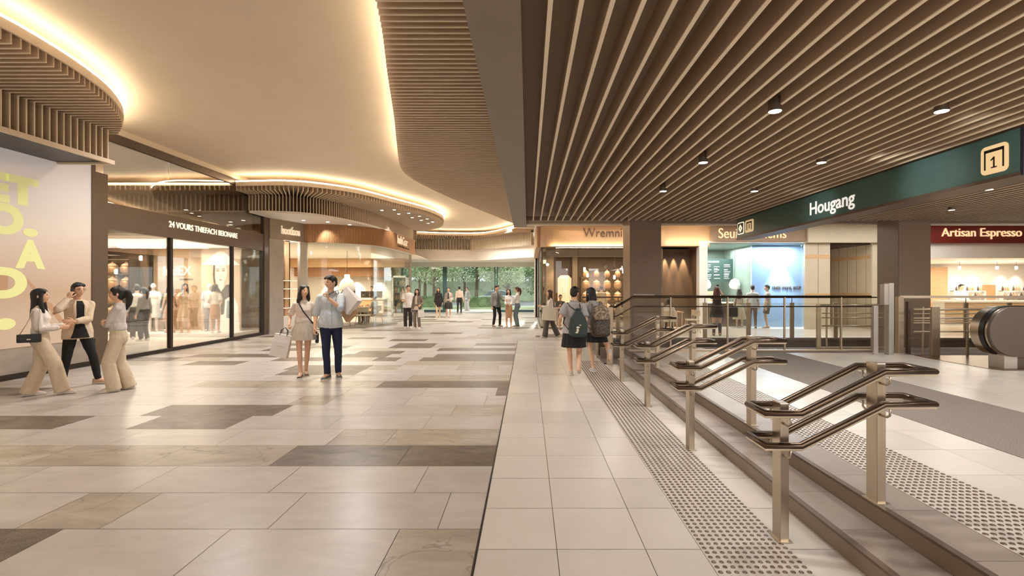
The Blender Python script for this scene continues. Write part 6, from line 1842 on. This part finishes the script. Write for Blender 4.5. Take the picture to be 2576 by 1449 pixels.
pts = [(-0.235, 0.05, 0.80), (-0.175, 0.10, 0.99), (-0.10, 0.125, 1.10), (0.0, 0.145, 1.24), (0.06, 0.125, 1.36), (0.085, 0.05, 1.435), (0.075, -0.06, 1.43), (-0.05, -0.13, 1.22), (-0.16, -0.12, 1.0), (-0.235, -0.1, 0.80)]
b.tube([(Vector(p) - c0) * k4 for p in pts], 0.012, 6, sx=0.35); b.build('strap', M['black'], hb, smooth=True)
W = P5['W']; k5 = P5['k']
wb = shopping_bag('white paper shopping bag slung behind the shoulder of the tall man', W @ (Vector((-0.19, -0.13, 1.44)) * k5), (R(-8), R(-48), R(-14)), 0.34, 0.12, 0.40, M['paper_white'], M['black'], hl=0.02)
kb = shopping_bag('brown paper shopping bag slung under the white bag of the tall man', W @ (Vector((-0.20, -0.20, 1.27)) * k5), (R(-8), R(-42), R(-14)), 0.26, 0.10, 0.36, M['paper_brown'], M['black'], hl=0.02)
for bg, en_ in ((wb, (-0.14, -0.10, 1.42)), (kb, (-0.16, -0.17, 1.30))):
    b = MB()
    inv = bg.matrix_basis.inverted()
    pp = [P5['lh'] + Vector((0.0, 0.0, 0.06)), W @ (Vector((-0.06, 0.12, 1.475)) * k5), W @ (Vector((-0.11, 0.0, 1.49)) * k5), W @ (Vector(en_) * k5)]
    b.tube([inv @ p for p in pp], 0.006, 6); b.build('strap', M['black'], bg, smooth=True)

# two students seen from behind
GREY = fabric((176, 172, 172))
P6 = person('short haired student in grey shirt with green drawstring bag walking away', (0.83, 8.72), -4, 1.63, 'm', 'short', ('short_shirt', (176, 172, 172), GREY), ('skirt', (34, 30, 30)), (196, 186, 176), hem=0.56,
            rh=(0.2, 0.14, 1.05), lh=(-0.27, 0.06, 0.98), lf=(-0.045, 0.06, 0.085), rf=(0.10, -0.22, 0.18), rpitch=-62, detail=2, look=-22, roll=2, collar=(180, 176, 176))
P7 = person('bob haired student in grey shirt with patterned backpack lifting one heel', (1.27, 9.12), 2, 1.62, 'f', 'bob', ('short_shirt', (176, 172, 172), GREY), ('skirt', (34, 30, 30)), (196, 188, 180), hem=0.62,
            rh=(0.24, 0.16, 1.08), lh=(-0.26, 0.05, 1.0), lf=(-0.02, 0.0, 0.085), rf=(0.25, -0.30, 0.33), rpitch=-75, rtoe=-14, detail=2, look=14, roll=-5, rkp=(0.5, 1, -0.3))
def soft(parts, voxel, name, m, parent, wr=0.008, seed=0, it=6):
    return remesh(parts, voxel, name, m, parent, iters=it, wrinkle=wr, wfreq=10, seed=seed)
W = P6['W']; k6 = P6['k']
db = thing('drawstring_bag', 'dark green drawstring bag with pale patches on the back of the short haired student', 'bag', W @ (Vector((0.09, -0.235, 1.08)) * k6), R(-4))
M['bag_green'] = fabric((58, 70, 66))
b = MB()
b.loft([[(rx * math.cos(2 * math.pi * j / 20), ry * math.sin(2 * math.pi * j / 20), z) for j in range(20)] for z, rx, ry in ((-0.27, 0.11, 0.05), (-0.24, 0.165, 0.085), (-0.1, 0.17, 0.09), (0.06, 0.135, 0.075), (0.17, 0.06, 0.045), (0.19, 0.035, 0.03), (0.23, 0.055, 0.04))])
soft(b, 0.009, 'body', M['bag_green'], db, 0.012)
b = MB(); b.loft([[(rx * math.cos(2 * math.pi * j / 16) + 0.015, -0.06 + ry * math.sin(2 * math.pi * j / 16), z) for j in range(16)] for z, rx, ry in ((-0.25, 0.12, 0.03), (-0.22, 0.14, 0.05), (-0.06, 0.135, 0.05), (-0.02, 0.08, 0.035))])
soft(b, 0.009, 'pocket', M['bag_green'], db, 0.004)
for (x, z, rx, rz) in ((-0.01, -0.10, 0.032, 0.018), (-0.015, -0.15, 0.022, 0.03), (-0.03, -0.19, 0.028, 0.014), (0.03, -0.06, 0.018, 0.01)):
    b = MB(); b.ell((x, -0.111, z), rx, 0.004, rz, 12, 6); b.build('patch', M['paper_cream'], db)
for sx in (-1, 1):
    b = MB()
    q = [(sx * 0.03, 0.02, 0.2), (sx * 0.10 - 0.06, 0.10, 0.28), (sx * 0.115 - 0.09, 0.20, 0.352), (sx * 0.13 - 0.09, 0.32, 0.27), (sx * 0.17 - 0.08, 0.31, 0.1), (sx * 0.22 - 0.07, 0.2, -0.05), (sx * 0.15, 0.03, -0.2)]
    b.tube([Vector(p) * k6 for p in q], 0.008, 6); b.build('cord', M['black'], db, smooth=True)
W = P7['W']; k7 = P7['k']
bp_ = thing('backpack', 'brown and cream patterned backpack on the bob haired student', 'bag', W @ (Vector((0.075, -0.27, 1.12)) * k7), R(2))
M['bag_pat'] = fabric((190, 168, 138), col2=(74, 62, 54), scale=26)
M['bag_dark'] = fabric((92, 80, 72), var=0.5, scale=30)
b = MB(); b.loft([[(rx * math.copysign(abs(math.cos(2 * math.pi * j / 24)) ** 0.6, math.cos(2 * math.pi * j / 24)), ry * math.copysign(abs(math.sin(2 * math.pi * j / 24)) ** 0.6, math.sin(2 * math.pi * j / 24)), z) for j in range(24)] for z, rx, ry in ((-0.34, 0.13, 0.09), (-0.31, 0.17, 0.12), (-0.05, 0.175, 0.125), (0.12, 0.15, 0.11), (0.2, 0.11, 0.08))])
soft(b, 0.009, 'body', M['bag_dark'], bp_, 0.012, 3)
b = MB(); b.loft([[(rx * math.copysign(abs(math.cos(2 * math.pi * j / 20)) ** 0.6, math.cos(2 * math.pi * j / 20)), y0 + ry * math.copysign(abs(math.sin(2 * math.pi * j / 20)) ** 0.6, math.sin(2 * math.pi * j / 20)), z) for j in range(20)] for z, rx, ry, y0 in ((-0.02, 0.12, 0.03, -0.12), (0.02, 0.15, 0.06, -0.09), (0.14, 0.15, 0.10, -0.04), (0.22, 0.12, 0.09, 0.0), (0.24, 0.08, 0.05, 0.0))])
soft(b, 0.009, 'top_flap', M['bag_pat'], bp_, 0.006, 4)
b = MB(); b.loft([[(rx * math.cos(2 * math.pi * j / 20), -0.12 + ry * math.sin(2 * math.pi * j / 20), z) for j in range(20)] for z, rx, ry in ((-0.32, 0.11, 0.03), (-0.28, 0.14, 0.055), (-0.14, 0.14, 0.055), (-0.1, 0.1, 0.03))])
soft(b, 0.009, 'pocket', M['bag_dark'], bp_, 0.006, 5)
for sx in (-1, 1):
    b = MB()
    q = [(sx * 0.08 - 0.02, 0.06, 0.18), (sx * 0.11 - 0.06, 0.16, 0.305), (sx * 0.115 - 0.07, 0.25, 0.328), (sx * 0.125 - 0.07, 0.36, 0.24), (sx * 0.16 - 0.07, 0.36, 0.05), (sx * 0.19 - 0.06, 0.2, -0.12), (sx * 0.15, 0.06, -0.26)]
    b.tube([Vector(p) * k7 for p in q], 0.024, 8, sz=0.35); b.build('strap', M['bag_pat'], bp_, smooth=True)

# people farther along the hall
P8 = person('man in loose white shirt and dark trousers holding a drink near the cafe glass', (-4.8, 19.1), 194, 1.71, 'm', 'short', ('short_shirt', (238, 230, 222)), ('straight', (54, 48, 46)), (226, 222, 216), rh=(0.14, 0.3, 1.12), rpole=(0.5, -0.6, -1), look=18, inner=None, rcurl=0.9)
P9 = person('woman in brown cardigan beside the white shirted man by the cafe', (-4.36, 18.8), 172, 1.58, 'f', 'shoulder', ('jacket', (128, 112, 100)), ('straight', (126, 112, 102)), (224, 218, 210), inner=(220, 200, 178), lh=(-0.2, 0.16, 1.02), lpole=(-0.4, -1, -0.5), look=8)
b_ = shopping_bag('small white paper bag held by the woman in the brown cardigan', P9['lh'] + Vector((0.04, -0.05, -0.17)), (0, 0, R(10)), 0.24, 0.08, 0.29, M['paper_white'], M['black'], hl=0.13)
P10 = person('woman in black dress with long hair walking from the entrance', (-4.85, 25.9), 178, 1.63, 'f', 'long', ('tunic', (36, 31, 30)), ('pencil', (36, 31, 30)), (206, 190, 176), hem=0.62, rf=(0.05, 0.2, 0.08), lf=(-0.05, -0.12, 0.08), detail=1)
P11 = person('short haired woman in greige cardigan over dark dress near the entrance post', (-4.33, 26.0), 184, 1.64, 'f', 'bun', ('jacket', (184, 166, 154)), ('dress_skirt', (52, 48, 46)), (206, 190, 176), inner=(70, 72, 70), hem=0.5, lh=(-0.2, 0.14, 1.0), detail=1)
P12 = person('man in pinkish shirt and black trousers walking out to the garden', (-4.25, 29.6), 4, 1.72, 'm', 'short', ('tucked', (206, 182, 164)), ('slim', (42, 38, 38)), (40, 36, 34), detail=1, rf=(0.1, 0.1, 0.08), lf=(-0.1, -0.08, 0.08))
P13 = person('person in grey jacket and long pale trousers standing outside the entrance', (-4.3, 33.8), 150, 1.7, 'f', 'bun', ('jacket', (164, 156, 150)), ('wide', (200, 190, 184)), (50, 44, 42), inner=(214, 206, 200), z0=-0.02, detail=1)
P14 = person('man in grey denim jacket and black trousers talking to two women', (-1.3, 19.7), 216, 1.72, 'm', 'short', ('jacket', (140, 136, 128)), ('slim', (34, 31, 31)), (60, 52, 48), inner=(92, 92, 92), lh=(-0.2, 0.4, 1.12), lpole=(-0.5, -0.5, -1), look=20, detail=1, rf=(0.12, -0.05, 0.08), lf=(-0.14, 0.05, 0.08), lcurl=0.3)
P15 = person('woman in white top and tan pencil skirt between the jacketed man and the jeans', (-0.78, 19.55), 176, 1.58, 'f', 'shoulder', ('tucked', (236, 228, 220)), ('pencil', (186, 144, 108)), (214, 190, 168), hem=0.42, rh=(0.1, 0.3, 1.05), lh=(-0.1, 0.3, 1.02), look=-8, detail=1)
P16 = person('ponytailed woman in white top and blue jeans facing the jacketed man', (-0.44, 19.8), 74, 1.66, 'f', 'ponytail', ('tucked', (238, 232, 226)), ('straight', (118, 134, 140)), (40, 36, 36), lh=(-0.12, 0.36, 1.1), rh=(0.1, 0.3, 1.08), look=14, hair_m=HAIR_BR, detail=1)
P17 = person('brown haired woman with a cream tote bag walking past the restaurant glass', (0.72, 15.4), 94, 1.56, 'f', 'long', ('tucked', (238, 230, 220)), ('wide', (92, 82, 74)), (216, 208, 200), rf=(0.07, -0.28, 0.09), lf=(-0.07, 0.2, 0.08), rh=(0.1, 0.32, 1.12), lh=(-0.08, 0.33, 1.14), rpitch=-15, hair_m=HAIR_BR, detail=1)
tb = shopping_bag('cream canvas tote bag on the shoulder of the brown haired woman', (0.69, 15.2, 0.99), (0, R(4), R(4)), 0.44, 0.1, 0.42, M['paper_cream'], M['paper_cream'], hl=0.27)
P18 = person('person in cream patterned shirt and trousers standing before the lantern rack', (3.28, 21.3), 2, 1.72, 'm', 'short', ('shirt', (214, 196, 164), fabric((222, 206, 176), col2=(178, 158, 130), scale=22)), ('straight', (204, 186, 154)), (90, 76, 66), detail=1)

# ---------------- furniture ----------------
def make_chair(label, loc, rz, group, seat_m):
    t = thing('cafe_chair', label, 'chair', loc, rz, group)
    b = MB(); b.box(-0.23, -0.22, 0.42, 0.23, 0.22, 0.47); b.build('seat', seat_m, t, bevel=0.015)
    b = MB()
    pts = [(0.25 * math.cos(a), -0.02 + 0.25 * math.sin(a)) for a in [R(180 + 180 * i / 14) for i in range(15)]]
    b.wallstrip(pts, 0.6, 0.8, 0.025); b.build('backrest', M['wood'], t)
    for sx in (-1, 1):
        for sy in (-1, 1):
            b = MB(); b.tube([(sx * 0.2, sy * 0.19, 0.43), (sx * 0.25, sy * 0.25, 0)], [0.016, 0.011], 8); b.build('leg', M['wood'], t, smooth=True)
        b = MB(); b.tube([(sx * 0.23, -0.05, 0.45), (sx * 0.25, -0.02, 0.62)], 0.012, 6); b.build('back_support', M['wood'], t)
    return t
M['seat_pad'] = mat('cream seat pad', s(216, 200, 178), 0.8, var=0.05)
ch0 = make_chair('cafe chair with cream pad under the boy facing the room', (-7.9, 21.75), R(-60), 'wooden cafe chairs', M['seat_pad'])
def chair(label, x, y, rz, group):
    c = copy_tree(ch0); c.location = (x, y, 0); c.rotation_euler = (0, 0, R(rz)); c['label'] = label; c['group'] = group; return c
chair('cafe chair with cream pad under the white topped customer', -6.8, 21.2, 70, 'wooden cafe chairs')
chair('empty cafe chair left of the cafe table, nearest the glass', -7.75, 20.1, 20, 'wooden cafe chairs')
chair('empty cafe chair before the seated white topped customer', -6.95, 20.15, -10, 'wooden cafe chairs')
def table(label, x, y, r, group=None, rect=None):
    t = thing('cafe_table', label, 'table', (x, y, 0), 0, group)
    b = MB(); b.lathe([(r, 0.71), (r, 0.74), (r - 0.02, 0.75)], n=32) if not rect else b.box(-rect[0], -rect[1], 0.71, rect[0], rect[1], 0.75)
    b.build('tabletop', M['wood_light'], t)
    if rect:
        for sx in (-1, 1):
            for sy in (-1, 1):
                b = MB(); b.tube([(sx * (rect[0] - 0.06), sy * (rect[1] - 0.06), 0), (sx * (rect[0] - 0.06), sy * (rect[1] - 0.06), 0.72)], 0.02, 8); b.build('leg', M['wood'], t)
    else:
        b = MB(); b.tube([(0, 0, 0.02), (0, 0, 0.72)], 0.035, 10); b.build('column', M['wood'], t)
        b = MB(); b.lathe([(0.26, 0), (0.26, 0.015), (0.04, 0.04)], n=24); b.build('base', M['bronze_dark'], t)
    return t
table('round oak table between the two seated cafe customers', -7.4, 21.1, 0.4)
b = MB(); b.lathe([(1.6, 0.002), (1.6, 0.008)], n=48)
tag(b.build('round_rug', M['mat'], loc=(-7.35, 20.9, 0)), 'round grey rug under the cafe table', 'rug')
sit = dict(pelvis_z=0.53, rf=(0.12, 0.42, 0.08), lf=(-0.12, 0.40, 0.08), rkp=(0.05, 0.6, 1), lkp=(-0.05, 0.6, 1))
P35 = person('seated cafe customer in grey shirt with dark bow tie facing the room', (-7.9, 21.75), -115, 1.66, 'm', 'short', ('shirt', (206, 202, 198)), ('slim', (70, 62, 58)), (60, 52, 48), rh=(0.14, 0.34, 0.80), lh=(-0.14, 0.34, 0.80), detail=1, look=-45, **sit)
P36 = person('seated cafe customer in white top seen from the side at the round table', (-6.8, 21.2), 76, 1.7, 'm', 'short', ('tee', (226, 216, 204)), ('straight', (150, 138, 124)), (210, 204, 198), rh=(0.12, 0.36, 0.82), lh=(-0.14, 0.34, 0.82), detail=1, **sit)
P37 = person('barista in black vest behind the cafe counter', (-9.05, 27.65), 200, 1.72, 'm', 'short', ('tee', (52, 48, 46)), ('slim', (40, 38, 38)), (40, 36, 36), detail=1, nod=10)
# restaurant tables
table('long oak table inside the restaurant glass, left', 1.75, 20.6, 0, 'restaurant tables', (0.55, 0.4))
table('long oak table inside the restaurant glass, right', 4.2, 20.2, 0, 'restaurant tables', (0.6, 0.4))
for (x, y, rz, lb) in ((1.45, 21.35, 180, 'wooden chair under the seated diner in the black jacket'), (2.1, 19.85, 10, 'wooden chair on the near side of the left restaurant table'),
                       (3.85, 19.45, 0, 'wooden chair at the near left of the right restaurant table'), (4.6, 19.45, 0, 'wooden chair at the near right of the right restaurant table'), (4.5, 20.95, 180, 'wooden chair at the far side of the right restaurant table')):
    chair(lb, x, y, rz, 'restaurant chairs')
P19 = person('seated diner in black jacket at the left restaurant table', (1.45, 21.35), 186, 1.68, 'm', 'short', ('jacket', (46, 42, 42)), ('slim', (50, 46, 46)), (40, 38, 38), rh=(0.12, 0.36, 0.84), lh=(-0.12, 0.36, 0.84), detail=1, inner=(110, 104, 100), **sit)
table('small square table in front of the niche with light cones', 5.25, 17.45, 0, None, (0.35, 0.35))
chair('wooden chair under the white topped diner before the light cone niche', 4.95, 16.75, 0, 'niche chairs')
chair('empty tub chair right of the small table before the light cone niche', 5.95, 17.3, 80, 'niche chairs')
P20 = person('diner in white top seated with back turned before the light cone niche', (4.95, 16.75), -16, 1.62, 'f', 'bob', ('tee', (240, 234, 226)), ('slim', (56, 50, 48)), (50, 46, 46), rh=(0.14, 0.34, 0.84), lh=(-0.14, 0.34, 0.84), detail=1, **sit)
# drinks shop
P21 = person('woman in black dress and tall boots raising a phone before the drinks shop', (6.32, 15.95), -20, 1.66, 'f', 'long', ('tee', (50, 40, 36)), ('skirt', (38, 32, 30)), (56, 44, 36), hem=0.66, rh=(0.11, 0.24, 1.60), lh=(-0.03, 0.26, 1.56), rhd=(-0.3, 0.2, 1), lhd=(0.3, 0.2, 1), rpole=(0.6, 0.2, -1), lpole=(-0.6, 0.2, -1), boots=(62, 50, 42), hair_m=HAIR_BR, detail=1)
ph = thing('phone', 'phone lifted overhead by the woman in tall boots', 'phone', P21['rh'] + Vector((-0.06, 0.05, 0.12)))
b = MB(); b.box(-0.04, -0.005, -0.075, 0.04, 0.005, 0.075); b.build('case', M['black'], ph, bevel=0.004)
P22 = person('long haired server behind the drinks counter', (8.25, 20.85), 158, 1.62, 'f', 'long', ('tee', (226, 218, 208)), ('slim', (60, 54, 50)), (50, 46, 44), detail=1, nod=6)
P23 = person('long haired woman in beige long skirt with black bag at the drinks shop', (8.62, 19.45), -30, 1.6, 'f', 'long', ('tucked', (176, 156, 140)), ('long_skirt', (204, 184, 156)), (180, 150, 124), detail=1, rh=(0.12, 0.2, 1.1))
hb = thing('tote_bag', 'black tote bag at the side of the woman in the long skirt', 'bag', (8.33, 19.36, 0.62))
b = MB(); b.box(-0.17, -0.06, -0.2, 0.17, 0.06, 0.2); b.build('body', M['black'], hb, bevel=0.02)
b = MB(); b.tube([(-0.1, 0, 0.18), (0.02, 0.01, 0.5), (0.16, 0.03, 0.72), (0.12, 0, 0.4), (0.1, 0, 0.18)], 0.008, 6); b.build('handle', M['black'], hb)
P24 = person('man in white patterned shirt with back turned at the drinks shop', (8.95, 19.0), -22, 1.73, 'm', 'short', ('short_shirt', (232, 224, 216), fabric((238, 230, 222), col2=(206, 196, 188), scale=26)), ('slim', (120, 92, 74)), (110, 88, 74), detail=1, lf=(-0.1, 0.08, 0.08), rf=(0.1, -0.06, 0.08))
P25 = person('man in grey patterned shirt and striped shorts beside the blue wall', (9.54, 19.0), 62, 1.73, 'm', 'short', ('short_shirt', (190, 178, 168), fabric((202, 190, 180), col2=(156, 140, 130), scale=24)), ('shorts', (108, 88, 76)), (170, 140, 120), detail=1, look=20)
P26 = person('barista in white shirt behind the espresso shop counter', (19.62, 21.6), 158, 1.78, 'm', 'short', ('shirt', (240, 234, 226)), ('slim', (70, 60, 54)), (40, 38, 36), detail=1, rh=(0.14, 0.28, 1.05), lh=(-0.14, 0.3, 1.05), look=30)
# fashion store
P27 = person('reflected man in white shirt with back turned behind the store glass', (-12.25, 14.95), 36, 1.72, 'm', 'short', ('tucked', (232, 226, 218)), ('straight', (72, 64, 60)), (226, 220, 214), detail=1)  # solid figure stands in for a reflection in the glass
P28 = person('reflected ponytailed woman in grey shirt beside the white shirted man behind the store glass', (-11.62, 14.45), 78, 1.63, 'f', 'ponytail', ('tucked', (158, 152, 148)), ('straight', (66, 60, 56)), (226, 220, 214), detail=1)  # also a solid stand-in for a mirrored figure
P30 = person('long haired woman in tan dress with back turned before the bronze panel', (-11.95, 15.95), 46, 1.64, 'f', 'long', ('sleeveless', (196, 154, 118)), ('dress_skirt', (196, 154, 118)), (190, 150, 120), z0=0.1, detail=1)
P31 = person('woman in beige pleated dress with hand at chin before the bronze panel', (-11.5, 16.0), 212, 1.66, 'f', 'long', ('tucked_tee', (208, 180, 146)), ('dress_skirt', (204, 174, 140)), (214, 190, 164), rh=(0.06, 0.2, 1.42), rhd=(-0.3, -0.1, 1), rpole=(0.6, 0.2, -1), z0=0.1, detail=1, look=16)
P34 = person('bob haired woman in white top and tan skirt facing the tall portrait', (-10.42, 15.9), 28, 1.64, 'f', 'bob', ('tucked_tee', (236, 226, 206)), ('pencil', (196, 146, 104)), (236, 230, 222), z0=0.1, hem=0.5, rh=(0.16, 0.16, 1.05), lh=(-0.16, 0.16, 1.05), detail=1)
MSK = (236, 230, 222)
person('white mannequin in a long white coat left of the bronze panel', (-12.95, 16.5), 214, 1.68, 'f', 'none', ('coat', (240, 234, 226)), ('slim', (236, 230, 222)), (236, 230, 222), skin=MSK, z0=0.1, cat='mannequin', detail=1)
person('mannequin in a long black coat behind the post of the store glass', (-12.45, 16.55), 212, 1.62, 'f', 'none', ('coat', (40, 36, 36)), ('slim', (40, 36, 36)), (40, 36, 36), skin=MSK, z0=0.1, cat='mannequin', detail=1)
person('mannequin in pale blue shirt and grey trousers right of the bronze panel', (-11.1, 16.65), 214, 1.68, 'm', 'none', ('short_shirt', (206, 214, 220)), ('straight', (150, 150, 152)), (180, 174, 170), skin=MSK, z0=0.1, cat='mannequin', detail=1)
